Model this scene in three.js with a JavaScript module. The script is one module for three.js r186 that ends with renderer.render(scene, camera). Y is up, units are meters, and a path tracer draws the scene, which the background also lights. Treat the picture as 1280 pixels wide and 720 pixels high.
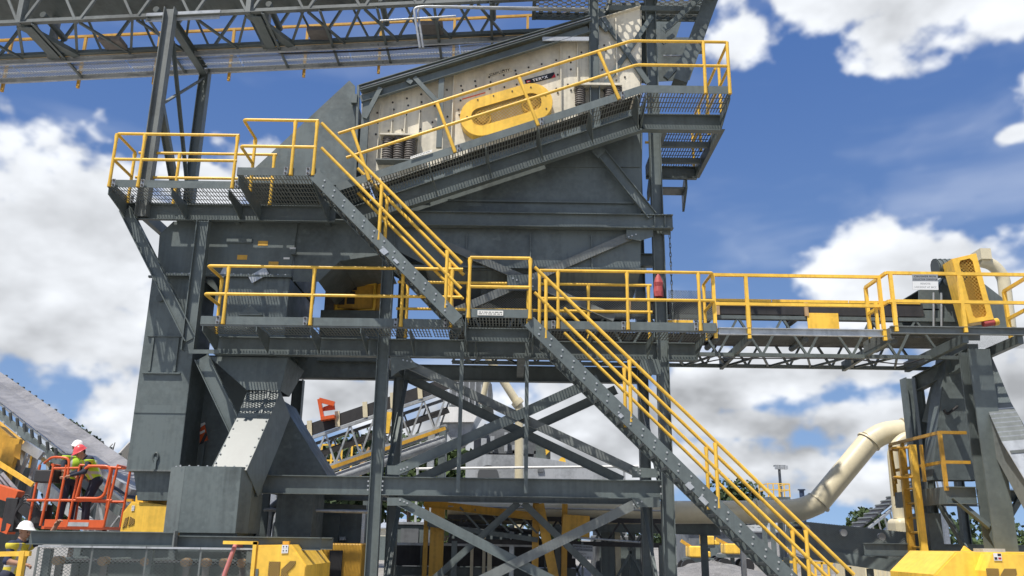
import * as THREE from 'three';
import { mergeGeometries } from 'three/addons/utils/BufferGeometryUtils.js';
import { RoundedBoxGeometry } from 'three/addons/geometries/RoundedBoxGeometry.js';

// ---------------------------------------------------------------- camera, sky, sun, exposure
const scene = new THREE.Scene();
const camera = new THREE.PerspectiveCamera(36.87, 16 / 9, 0.1, 6000);
camera.position.set(0, 1.65, 0);
camera.rotation.order = 'YXZ';
camera.rotation.set(16.2 * Math.PI / 180, 0, 0.8 * Math.PI / 180);

const renderer = new THREE.WebGLRenderer({ antialias: true });
renderer.setSize(1024, 576);
renderer.toneMapping = THREE.LinearToneMapping;
renderer.toneMappingExposure = 1.2;
renderer.shadowMap.enabled = true;

const sunDir = new THREE.Vector3(-0.26, 0.9, 0.36).normalize();
const sun = new THREE.DirectionalLight(0xfff8ee, 4.6);
sun.position.copy(sunDir).multiplyScalar(60);
sun.castShadow = true;
sun.shadow.mapSize.set(4096, 4096);
Object.assign(sun.shadow.camera, { left: -30, right: 30, top: 30, bottom: -30, near: 1, far: 160 });
scene.add(sun, sun.target);

// seeded random numbers and noise
function rng(seed) { let s = seed | 0; return () => { s = (s + 0x6d2b79f5) | 0; let t = Math.imul(s ^ (s >>> 15), 1 | s); t = (t + Math.imul(t ^ (t >>> 7), 61 | t)) ^ t; return ((t ^ (t >>> 14)) >>> 0) / 4294967296; }; }
const hash3 = (x, y, z) => { let h = Math.imul(x, 374761393) + Math.imul(y, 668265263) + Math.imul(z, 1274126177); h = Math.imul(h ^ (h >>> 13), 1274126177); return ((h ^ (h >>> 16)) >>> 0) / 4294967296; };
const fade = (t) => t * t * (3 - 2 * t), mix = (a, b, t) => a + (b - a) * t, clamp = (v, a = 0, b = 1) => Math.min(b, Math.max(a, v));
const smooth = (a, b, v) => fade(clamp((v - a) / (b - a)));
function noise3(x, y, z, p = 0) {           // value noise; with p > 0 it repeats every p cells in x and y
  const X = Math.floor(x), Y = Math.floor(y), Z = Math.floor(z), fx = fade(x - X), fy = fade(y - Y), fz = fade(z - Z);
  const w = (v) => (p ? ((v % p) + p) % p : v), x0 = w(X), x1 = w(X + 1), y0 = w(Y), y1 = w(Y + 1);
  return mix(mix(mix(hash3(x0, y0, Z), hash3(x1, y0, Z), fx), mix(hash3(x0, y1, Z), hash3(x1, y1, Z), fx), fy),
    mix(mix(hash3(x0, y0, Z + 1), hash3(x1, y0, Z + 1), fx), mix(hash3(x0, y1, Z + 1), hash3(x1, y1, Z + 1), fx), fy), fz);
}
function fbm(x, y, z, oct, p = 0) { let s = 0, a = 0.5, t = 0; for (let i = 0; i < oct; i++) { s += a * noise3(x, y, z + i * 7, p); t += a; x *= 2; y *= 2; z *= 2; p *= 2; a *= 0.5; } return s / t; }

// the sky: blue air with fair-weather cumulus, computed over the whole sphere
{
  const W = 4096, Hh = 2048, data = new Float32Array(W * Hh * 4);
  // cumulus heaps: [azimuth, elevation], half width, half height (degrees), strength
  const heaps = [
    [[-30.513, 14.355], 8, 6.5, 1.1], [[-26.889, 16.344], 5, 4.6, 1], [[-30.199, 17.698], 6, 3.4, 0.95], [[-25.302, 11.472], 5, 4, 0.75], [[-17.415, 23.154], 3.4, 1.9, 0.8], [[-21.318, 21.116], 4, 2, 0.7],
    [[-24.637, 6.508], 3.8, 2.2, 0.9], [[-30.561, 9.479], 3, 1, 0.55], [[-27.789, 4.687], 6, 1.6, 0.6],
    [[-11.953, 8.462], 6, 2.6, 0.9], [[-5.08, 5.616], 6, 3, 0.85], [[-0.96, 8.799], 6, 3.6, 0.7], [[4.348, 7.81], 6.5, 4, 0.85], [[3.285, 4.214], 9, 2.2, 0.85],
    [[24.824, 15.488], 4, 2.9, 1.1], [[27.881, 13.911], 4.4, 2.7, 1], [[31.537, 14.318], 4, 2, 0.75], [[22.162, 13.766], 2.6, 1.3, 0.8],
    [[18.018, 10.378], 8, 2.4, 0.95], [[12.73, 9.794], 5, 3, 0.85], [[23.815, 7.197], 4.4, 2, 1], [[15.101, 7.21], 4.6, 1.2, 0.8], [[13.479, 4.739], 6, 1.6, 0.75], [[21.864, 3.228], 6, 1.6, 0.7], [[30.256, 9.392], 6, 4, 0.9],
    [[30.599, 30.41], 8.5, 3.4, 0.95], [[16.852, 32.62], 2.6, 2.6, 0.8], [[23.387, 32.407], 5.5, 2.6, 0.9], [[20.044, 33.898], 4, 2.6, 0.85], [[32.592, 22.993], 1.2, 0.7, 0.62],
    [[35.902, 11.073], 7, 5, 1], [[-36.706, 11.764], 8, 6, 1], [[39.068, 25.247], 6, 3, 0.9],
  ];
  const air = (cx, y, cz, az, eld) => {
    const up = clamp(y, 0, 1), t = Math.pow(1 - up, 3.2);
    let r = mix(0.05, 0.29, t), g = mix(0.124, 0.45, t), b = mix(0.355, 0.69, t);
    if (y < -0.03) return [0.2, 0.19, 0.175];
    const wx = fbm(cx * 9, y * 14, cz * 9, 4), wide = fbm(cx * 3.1 + 5, y * 5, cz * 3.1 + 2, 3);
    let m = 0;
    for (const [[ha, he], hw, hh, st] of heaps) {
      const dx = (az - ha) / hw; if (dx > 1.8 || dx < -1.8) continue;
      const dy = (eld - he) / (eld < he ? hh * 0.8 : hh); if (dy > 1.8 || dy < -1.8) continue;
      m = Math.max(m, st * (0.52 + (1 - Math.sqrt(dx * dx + dy * dy)) * 0.62));
    }
    const bf = clamp((Math.abs(az) - 34) / 12) + clamp((eld - 38) / 8);
    m = mix(m, Math.max(m, smooth(0.42, 0.7, wide) * 0.85), clamp(bf));
    // thin veils of high cloud
    const v = smooth(0.48, 0.8, fbm(cx * 5 + wx, y * 16, cz * 5, 5)) * 0.3 * smooth(42, 14, eld);
    r = mix(r, 0.78, v); g = mix(g, 0.83, v); b = mix(b, 0.92, v);
    if (m > 0.02) {
      const fine = fbm(cx * 34, y * 46, cz * 34, 5), puff = 1 - Math.abs(fbm(cx * 17 + 3, y * 22, cz * 17, 4) * 2 - 1);
      const d = m + (wx - 0.5) * 1.0 + (fine - 0.5) * 0.75 + (puff - 0.7) * 0.42, a = smooth(0.37, 0.68, d);
      if (a > 0) {   // heaps are white where the sun reaches them and grey where they are thick below
        const body = fbm(cx * 13 + 9, y * 26, cz * 13, 5), low = smooth(17, 4, eld), lit = clamp(0.89 + (body - 0.52) * (0.6 + 0.7 * low) + (fine - 0.5) * 0.35 - clamp(d - 0.75) * 0.2 - low * 0.16, 0.42, 1.0);
        r = mix(r, lit * 0.84, a); g = mix(g, lit * 0.87, a); b = mix(b, Math.min(0.93, lit * 0.915), a);
      }
    }
    return [r, g, b];
  };
  for (let j = 0; j < Hh; j++) {
    const el = ((j + 0.5) / Hh - 0.5) * Math.PI, y = Math.sin(el), eld = el * 180 / Math.PI;
    for (let i = 0; i < W; i++) {
      const ph = ((i + 0.5) / W - 0.5) * 2 * Math.PI, cx = Math.cos(ph) * Math.cos(el), cz = Math.sin(ph) * Math.cos(el), o = (j * W + i) * 4;
      const az = Math.atan2(cx, -cz) * 180 / Math.PI, near = Math.abs(az) < 40 && eld < 44;
      if (!near && (i & 3 || j & 3)) { const q = ((j & ~3) * W + (i & ~3)) * 4; if (data[q + 3]) { data[o] = data[q]; data[o + 1] = data[q + 1]; data[o + 2] = data[q + 2]; data[o + 3] = 1; continue; } }
      const c = air(cx, y, cz, az, eld); data[o] = c[0]; data[o + 1] = c[1]; data[o + 2] = c[2]; data[o + 3] = 1;
    }
  }
  const sky = new THREE.DataTexture(data, W, Hh, THREE.RGBAFormat, THREE.FloatType);
  sky.mapping = THREE.EquirectangularReflectionMapping; sky.magFilter = THREE.LinearFilter; sky.needsUpdate = true;
  scene.background = sky; scene.environment = sky;
}

// ---------------------------------------------------------------- textures and materials
function tex(w, h, fn, srgb) {
  const d = new Uint8Array(w * h * 4);
  for (let j = 0; j < h; j++) for (let i = 0; i < w; i++) { const c = fn(i / w, j / h, i, j), o = (j * w + i) * 4; d[o] = clamp(c[0]) * 255; d[o + 1] = clamp(c[1]) * 255; d[o + 2] = clamp(c[2]) * 255; d[o + 3] = 255; }
  const t = new THREE.DataTexture(d, w, h); t.wrapS = t.wrapT = THREE.RepeatWrapping; t.magFilter = THREE.LinearFilter; t.minFilter = THREE.LinearMipmapLinearFilter; t.generateMipmaps = true;
  if (srgb) t.colorSpace = THREE.SRGBColorSpace; t.needsUpdate = true; return t;
}
const grey = (v) => [v, v, v];
// one tile covers 4 x 4 m: paint with dust film, run marks and scuffs
const wearFn = (amount, streak) => (u, v) => {
  const blotch = fbm(u * 6, v * 6, 1, 4, 6), fine = fbm(u * 64, v * 64, 3, 3, 64), run = fbm(u * 90, v * 3, 5, 3, 3 * 30) * smooth(0.4, 0.75, fbm(u * 10, v * 2, 9, 3, 10));
  const scuff = smooth(0.72, 0.8, fbm(u * 22, v * 26, 12, 4, 2 * 11 * 13)) * 0.3;
  return grey(0.8 + (blotch - 0.5) * 0.5 * amount + (fine - 0.5) * 0.3 * amount + run * streak - 0.1 * streak + scuff * amount * 0.6);
};
const T = {
  wear: tex(512, 512, wearFn(0.7, 0.32)),
  dusty: tex(512, 512, wearFn(1.1, 0.5)),
  light: tex(512, 512, wearFn(0.3, 0.12)),
  rough: tex(256, 256, (u, v) => grey(0.55 + 0.45 * fbm(u * 12, v * 12, 4, 4, 12))),
  grit: tex(512, 512, (u, v) => { const s = fbm(u * 128, v * 128, 2, 2, 128), b = fbm(u * 8, v * 8, 6, 4, 8); return grey(0.35 + 0.5 * s + 0.45 * (b - 0.5)); }),
  grate: tex(64, 64, (u, v) => { const b = v < 0.18 || u < 0.36; return grey(b ? 1 : 0); }),
  hex: tex(128, 128, (u, v) => { const f = (a, b) => Math.hypot((((u - a + 1.5) % 1) - 0.5), (((v - b + 1.5) % 1) - 0.5) * 1.0); return grey(Math.min(f(0.25, 0.25), f(0.75, 0.75)) < 0.27 ? 0 : 1); }),
  mesh: tex(64, 64, (u, v) => { const a = Math.abs(((u + v) % 1) - 0.5), b = Math.abs(((u - v + 1) % 1) - 0.5); return grey(Math.min(0.5 - a, 0.5 - b) < 0.085 ? 1 : 0); }),
};
T.hex.wrapS = T.hex.wrapT = THREE.RepeatWrapping;
function rep(t, su, sv = su) { const c = t.clone(); c.repeat.set(1 / su, 1 / sv); c.needsUpdate = true; return c; }
const W4 = rep(T.wear, 4), D4 = rep(T.dusty, 4), L4 = rep(T.light, 4), R1 = rep(T.rough, 1.7), G1 = rep(T.grit, 2.5);
function mat(r, g, b, o = {}) {
  const m = new THREE.MeshStandardMaterial({ roughness: 0.62, metalness: 0, map: W4, roughnessMap: R1, ...o });
  m.color.setRGB(r / 0.8, g / 0.8, b / 0.8); return m;
}
const M = {
  steel: mat(0.11, 0.133, 0.132, { roughness: 0.6, bumpMap: R1, bumpScale: 0.0012 }),
  steelDark: mat(0.11, 0.133, 0.132, { roughness: 0.66, map: D4 }),
  steelDusty: mat(0.14, 0.155, 0.152, { map: D4, roughness: 0.75 }),
  chute: mat(0.11, 0.133, 0.132, { roughness: 0.55, map: D4, bumpMap: R1, bumpScale: 0.002 }),
    yellow: mat(0.84, 0.52, 0.07, { roughness: 0.5, map: W4 }),
  yellowWorn: mat(0.52, 0.29, 0.035, { roughness: 0.6, map: D4 }),
  yellowMesh: mat(0.5, 0.31, 0.06, { roughness: 0.7 }),
  cream: mat(0.62, 0.58, 0.47, { roughness: 0.6, map: W4 }),
  duct: mat(0.66, 0.595, 0.42, { roughness: 0.5, map: L4 }),
  galv: mat(0.42, 0.44, 0.45, { roughness: 0.42, metalness: 0.35, map: D4 }),
  bolt: mat(0.6, 0.62, 0.62, { roughness: 0.4, metalness: 0.4 }),
  boltDark: mat(0.05, 0.045, 0.04, { roughness: 0.8 }),
  rubber: mat(0.028, 0.028, 0.03, { roughness: 0.8, map: D4 }),
  belt: mat(0.2, 0.2, 0.21, { roughness: 0.75, map: D4 }),
  orange: mat(0.66, 0.115, 0.03, { roughness: 0.45, map: L4 }),
  red: mat(0.42, 0.075, 0.075, { roughness: 0.7, map: L4 }),
  plant: mat(0.34, 0.36, 0.38, { roughness: 0.6, map: D4 }),
  plantDark: mat(0.13, 0.14, 0.15, { roughness: 0.7, map: D4 }),
  white: mat(0.78, 0.78, 0.76, { roughness: 0.5, map: L4 }),
  hose: mat(0.55, 0.2, 0.18, { roughness: 0.5, map: L4 }),
  spring: mat(0.14, 0.128, 0.118, { roughness: 0.7, map: D4 }),
  wood: mat(0.42, 0.28, 0.15, { roughness: 0.8 }),
  label: mat(0.62, 0.36, 0.06, { roughness: 0.7 }),
};
const cut = (base, t, su, sv, o = {}) => { const m = base.clone(); m.alphaMap = rep(t, su, sv); m.alphaTest = 0.5; m.side = THREE.DoubleSide; m.map = null; m.roughnessMap = null; m.bumpMap = null; Object.assign(m, o); return m; };
M.gloss = mat(0.11, 0.133, 0.132, { roughness: 0.42, roughnessMap: null, map: L4 });
M.grate = cut(M.steelDusty, T.grate, 0.056, 0.2);
M.hexplate = cut(M.gloss, T.hex, 0.085, 0.05);
M.perf = cut(M.galv, T.hex, 0.07, 0.05);
M.hexdeck = cut(M.galv, T.hex, 0.2, 0.14);
M.guard = cut(M.steelDusty, T.mesh, 0.05, 0.036);
M.meshGalv = cut(M.steel, T.mesh, 0.07, 0.05);
M.tread = cut(M.steelDusty, T.hex, 0.1, 0.1);
M.grilleMesh = cut(M.yellowMesh, T.mesh, 0.036, 0.036);
M.yguard = cut(M.yellowMesh, T.mesh, 0.07, 0.07);

// ---------------------------------------------------------------- geometry helpers (all in world metres)
const v3 = (a) => (a.isVector3 ? a : new THREE.Vector3(a[0], a[1], a[2]));
const lerp3 = (a, b, t) => [mix(a[0], b[0], t), mix(a[1], b[1], t), mix(a[2], b[2], t)];
const add3 = (a, b) => [a[0] + b[0], a[1] + b[1], a[2] + b[2]];
function fromTris(pos, uv, nor) {
  const g = new THREE.BufferGeometry(); g.setAttribute('position', new THREE.Float32BufferAttribute(pos, 3));
  if (nor) g.setAttribute('normal', new THREE.Float32BufferAttribute(nor, 3)); else g.computeVertexNormals();
  if (uv) g.setAttribute('uv', new THREE.Float32BufferAttribute(uv, 2)); else boxUV(g);
  return g;
}
function boxUV(g, seed = 0) {               // uv in metres from the face each vertex lies on
  const p = g.attributes.position, n = g.attributes.normal, uv = new Float32Array(p.count * 2);
  for (let i = 0; i < p.count; i++) {
    const x = Math.abs(n.getX(i)), y = Math.abs(n.getY(i)), z = Math.abs(n.getZ(i)), X = p.getX(i), Y = p.getY(i), Z = p.getZ(i);
    if (z >= x && z >= y) { uv[2 * i] = X; uv[2 * i + 1] = Y; } else if (x >= y) { uv[2 * i] = Z + 1.3; uv[2 * i + 1] = Y; } else { uv[2 * i] = X; uv[2 * i + 1] = Z; }
  }
  g.setAttribute('uv', new THREE.BufferAttribute(uv, 2)); return g;
}
function prism(poly, p0, p1, up = [0, 1, 0]) {
  const a = v3(p0), b = v3(p1), d = b.clone().sub(a).normalize(), s = d.clone().cross(v3(up)).normalize(), u = s.clone().cross(d), pos = [];
  const A = poly.map(([x, y]) => a.clone().addScaledVector(s, x).addScaledVector(u, y)), B = poly.map(([x, y]) => b.clone().addScaledVector(s, x).addScaledVector(u, y)), n = poly.length;
  const tri = (...q) => q.forEach((p) => pos.push(p.x, p.y, p.z));
  for (let i = 0; i < n; i++) { const k = (i + 1) % n; tri(A[i], B[i], B[k]); tri(A[i], B[k], A[k]); }
  for (const [i, j, k] of THREE.ShapeUtils.triangulateShape(poly.map(([x, y]) => new THREE.Vector2(x, y)), [])) { tri(A[i], A[j], A[k]); tri(B[i], B[k], B[j]); }
  return fromTris(pos);
}
// sections: I beam, channel opening to +x, angle, bar
const secI = (w, h, tw = 0.012, tf = 0.016) => { const a = w / 2, b = h / 2, t = tw / 2, f = b - tf; return [[-a, -b], [a, -b], [a, -f], [t, -f], [t, f], [a, f], [a, b], [-a, b], [-a, f], [-t, f], [-t, -f], [-a, -f]]; };
const secC = (w, h, t = 0.012, tf = 0.014) => { const b = h / 2, f = b - tf; return [[0, -b], [w, -b], [w, -f], [t, -f], [t, f], [w, f], [w, b], [0, b]]; };
const secCr = (w, h, t = 0.012, tf = 0.014) => secC(w, h, t, tf).map(([x, y]) => [-x, y]).reverse();
const secL = (w, h, t = 0.01) => [[0, 0], [w, 0], [w, t], [t, t], [t, h], [0, h]];
const bar = (w, h) => [[-w / 2, -h / 2], [w / 2, -h / 2], [w / 2, h / 2], [-w / 2, h / 2]];
function plate(pts, th = 0.012, holes = []) {       // flat polygon in space, given a thickness to both sides
  const P = pts.map(v3), n = new THREE.Vector3();
  for (let i = 0; i < P.length; i++) { const a = P[i], b = P[(i + 1) % P.length]; n.x += (a.y - b.y) * (a.z + b.z); n.y += (a.z - b.z) * (a.x + b.x); n.z += (a.x - b.x) * (a.y + b.y); }
  n.normalize();
  const ref = Math.abs(n.y) > 0.95 ? new THREE.Vector3(1, 0, 0) : new THREE.Vector3(0, 1, 0), s = ref.clone().cross(n).normalize(), u = n.clone().cross(s), o = P[0];
  const to2 = (p) => { const q = p.clone().sub(o); return new THREE.Vector2(q.dot(s), q.dot(u)); };
  const c2 = P.map(to2), h2 = holes.map((h) => h.map((p) => to2(v3(p)))), all = [...c2, ...h2.flat()], pos = [];
  const pt = (q, k) => o.clone().addScaledVector(s, q.x).addScaledVector(u, q.y).addScaledVector(n, k * th / 2);
  const tri = (...q) => q.forEach((p) => pos.push(p.x, p.y, p.z));
  for (const [i, j, k] of THREE.ShapeUtils.triangulateShape(c2, h2)) { tri(pt(all[i], 1), pt(all[j], 1), pt(all[k], 1)); tri(pt(all[i], -1), pt(all[k], -1), pt(all[j], -1)); }
  for (const loop of [c2, ...h2]) for (let i = 0; i < loop.length; i++) { const a = loop[i], b = loop[(i + 1) % loop.length]; tri(pt(a, -1), pt(b, -1), pt(b, 1)); tri(pt(a, -1), pt(b, 1), pt(a, 1)); }
  return fromTris(pos);
}
function sheet(pts) {                       // four corners, uv in metres along the edges: for gratings and meshes
  const [a, b, c, d] = pts.map(v3), L = a.distanceTo(b), Wd = a.distanceTo(d), L2 = d.distanceTo(c), uv = [0, 0, L, 0, L2, Wd, 0, 0, L2, Wd, 0, Wd];
  return fromTris([a, b, c, a, c, d].flatMap((p) => [p.x, p.y, p.z]), uv);
}
function bx(x0, x1, y0, y1, z0, z1, r = 0) {
  const w = Math.abs(x1 - x0), h = Math.abs(y1 - y0), d = Math.abs(z1 - z0);
  let g = r ? new RoundedBoxGeometry(w, h, d, 2, r) : new THREE.BoxGeometry(w, h, d); if (g.index) g = g.toNonIndexed();
  g.translate((x0 + x1) / 2, (y0 + y1) / 2, (z0 + z1) / 2); return boxUV(g);
}
function pipe(pts, r, seg = 10, closed = false) {   // round bar swept along a polyline
  const P = pts.map(v3), n = P.length, pos = [], nor = [], uv = [], rings = []; let ref = null, len = 0;
  for (let i = 0; i < n; i++) {
    const a = closed ? P[(i - 1 + n) % n] : P[Math.max(0, i - 1)], b = closed ? P[(i + 1) % n] : P[Math.min(n - 1, i + 1)], d0 = P[i].clone().sub(a), d1 = b.clone().sub(P[i]);
    if (d0.lengthSq() < 1e-10) d0.copy(d1); if (d1.lengthSq() < 1e-10) d1.copy(d0); d0.normalize(); d1.normalize();
    const d = d0.clone().add(d1).normalize(), k = 1 / Math.max(0.35, d.dot(d1));
    if (!ref) ref = Math.abs(d.y) < 0.9 ? new THREE.Vector3(0, 1, 0) : new THREE.Vector3(0, 0, 1);
    ref = ref.clone().addScaledVector(d, -ref.dot(d)).normalize(); const s = d.clone().cross(ref);
    const bend = d1.clone().sub(d0); if (bend.lengthSq() > 1e-8) bend.normalize();
    const ring = []; if (i) len += P[i].distanceTo(P[i - 1]); const R = Array.isArray(r) ? r[i] : r;
    for (let q = 0; q < seg; q++) { const t = q / seg * Math.PI * 2, o = ref.clone().multiplyScalar(Math.cos(t)).addScaledVector(s, Math.sin(t)), nn = o.clone(); o.addScaledVector(bend, o.dot(bend) * (k - 1)); ring.push([P[i].clone().addScaledVector(o, R), nn, q / seg * 6.283 * R, len]); }
    rings.push(ring);
  }
  const put = (c) => { pos.push(c[0].x, c[0].y, c[0].z); nor.push(c[1].x, c[1].y, c[1].z); uv.push(c[2], c[3]); };
  for (let i = 0; i < (closed ? n : n - 1); i++) for (let q = 0; q < seg; q++) { const A = rings[i], B = rings[(i + 1) % n], k = (q + 1) % seg; put(A[q]); put(B[k]); put(B[q]); put(A[q]); put(A[k]); put(B[k]); }
  if (!closed) for (const [ring, sgn, c] of [[rings[0], -1, P[0]], [rings[n - 1], 1, P[n - 1]]]) {
    const d = (sgn < 0 ? P[0].clone().sub(P[1]) : P[n - 1].clone().sub(P[n - 2])).normalize(), cc = [c, d, 0, 0];
    for (let q = 0; q < seg; q++) { const k = (q + 1) % seg, a = [ring[q][0], d, 0.02, 0], b = [ring[k][0], d, 0, 0.02]; put(cc); if (sgn > 0) { put(a); put(b); } else { put(b); put(a); } }
  }
  return fromTris(pos, uv, nor);
}
function fillet(pts, R = 0.1, n = 4) {      // rounds the inner corners of a polyline
  const out = [pts[0]];
  for (let i = 1; i < pts.length - 1; i++) {
    const p = v3(pts[i]), a = v3(pts[i - 1]).sub(p), b = v3(pts[i + 1]).sub(p), r = Math.min(R, a.length() * 0.45, b.length() * 0.45); a.setLength(r); b.setLength(r);
    for (let k = 0; k <= n; k++) { const t = k / n, q = p.clone().addScaledVector(a, (1 - t) ** 2).addScaledVector(b, t * t); out.push([q.x, q.y, q.z]); }
  }
  out.push(pts[pts.length - 1]); return out;
}
const cyl = (p0, p1, r, seg = 14) => pipe([p0, p1], r, seg);

// ---------------------------------------------------------------- things and parts
const taken = new Map(), bases = new WeakMap();
function numbered(name) { const k = taken.get(name) ?? 0; taken.set(name, k + 1); return k ? name + '_' + String(k).padStart(3, '0') : name; }
function thing(name, label, category, base = [0, 0, 0], group) {
  const o = new THREE.Group(); o.name = numbered(name); o.position.set(...base); bases.set(o, base);
  o.userData = { label, category }; if (group) o.userData.group = group; scene.add(o); return o;
}
function baseOf(o) { while (o && !bases.has(o)) o = o.parent; return bases.get(o); }
function part(t, name, geo, m, kind) {      // geometry is given in world metres and hung on the thing
  const g = Array.isArray(geo) ? mergeGeometries(geo) : geo, b = baseOf(t), mesh = new THREE.Mesh(g, m);
  g.translate(-b[0], -b[1], -b[2]); mesh.name = name; mesh.castShadow = mesh.receiveShadow = true; if (kind) mesh.userData.kind = kind; t.add(mesh); return mesh;
}
function shared(t, name, geo, m, p, q) {    // one geometry used many times
  const b = baseOf(t), mesh = new THREE.Mesh(geo, m); mesh.position.set(p[0] - b[0], p[1] - b[1], p[2] - b[2]); if (q) mesh.quaternion.copy(q);
  mesh.name = name; mesh.castShadow = mesh.receiveShadow = true; t.add(mesh); return mesh;
}
function structure(name, geo, m) { const mesh = new THREE.Mesh(geo, m); mesh.name = name; mesh.userData.kind = 'structure'; mesh.receiveShadow = mesh.castShadow = true; scene.add(mesh); return mesh; }
const boltGeo = boxUV(new THREE.CylinderGeometry(0.017, 0.017, 0.014, 6).rotateX(Math.PI / 2).toNonIndexed());
const boltBig = boxUV(new THREE.CylinderGeometry(0.021, 0.021, 0.02, 6).rotateX(Math.PI / 2).toNonIndexed());
const clipGeo = bx(-0.032, 0.032, -0.075, 0.075, -0.006, 0.006);

// guard rail along a path at floor level: top rail, middle rail and posts, each a part
function guardRail(t, path, posts, o = {}) {
  const h = o.h ?? 1.07, mid = o.mid ?? 0.54, n = o.n ?? [0, 1, 0], r = o.r ?? 0.029, m = o.m ?? M.yellow, up = (p, k) => add3(p, [n[0] * k, n[1] * k, n[2] * k]);
  const top = path.map((p) => up(p, h)), md = path.map((p) => up(p, mid));
  const profile = (pp) => (o.square ? pp.slice(1).map((p, i) => prism(bar(0.055, 0.055), pp[i], p)) : pipe(fillet(pp, 0.07), r));
  part(t, 'top_rail', profile(top), m); if (!o.noMid) part(t, 'middle_rail', profile(md), m);
  for (const p of posts) {
    const a = up(p, o.base ?? -0.02), b = up(p, h);
    const post = part(t, 'post', o.square ? prism(bar(0.06, 0.06), a, b, [0, 0, 1]) : pipe([a, up(p, 0.1), up(p, h - 0.16), up(p, h - 0.05), b], [0.038, 0.031, 0.03, 0.04, 0.03], 10), m);
    if (o.clip) { const c = add3(p, [o.clip, 0.05, 0.03]); shared(post, 'clip', clipGeo, M.galv, c); for (const dy of [-0.045, 0.045]) shared(post, 'bolt', boltBig, M.boltDark, add3(c, [0, dy, 0.012])); }
  }
}
const spread = (a, b, n) => Array.from({ length: n }, (_, i) => lerp3(a, b, n > 1 ? i / (n - 1) : 0.5));
function deckPanels(t, a, b, c, d, n, m = M.grate) {   // a-b front edge, d-c back edge, split into n panels with a small gap
  for (let i = 0; i < n; i++) { const t0 = i / n + 0.002, t1 = (i + 1) / n - 0.002; part(t, 'deck_panel', sheet([lerp3(a, b, t0), lerp3(a, b, t1), lerp3(d, c, t1), lerp3(d, c, t0)]), m); }
}

// ---------------------------------------------------------------- ground
{
  const m = mat(0.36, 0.345, 0.315, { map: G1, roughness: 0.95, bumpMap: G1, bumpScale: 0.02 });
  structure('ground', sheet([[-1500, 0, 200], [1500, 0, 200], [1500, 0, -2500], [-1500, 0, -2500]]), m);
}

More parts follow.
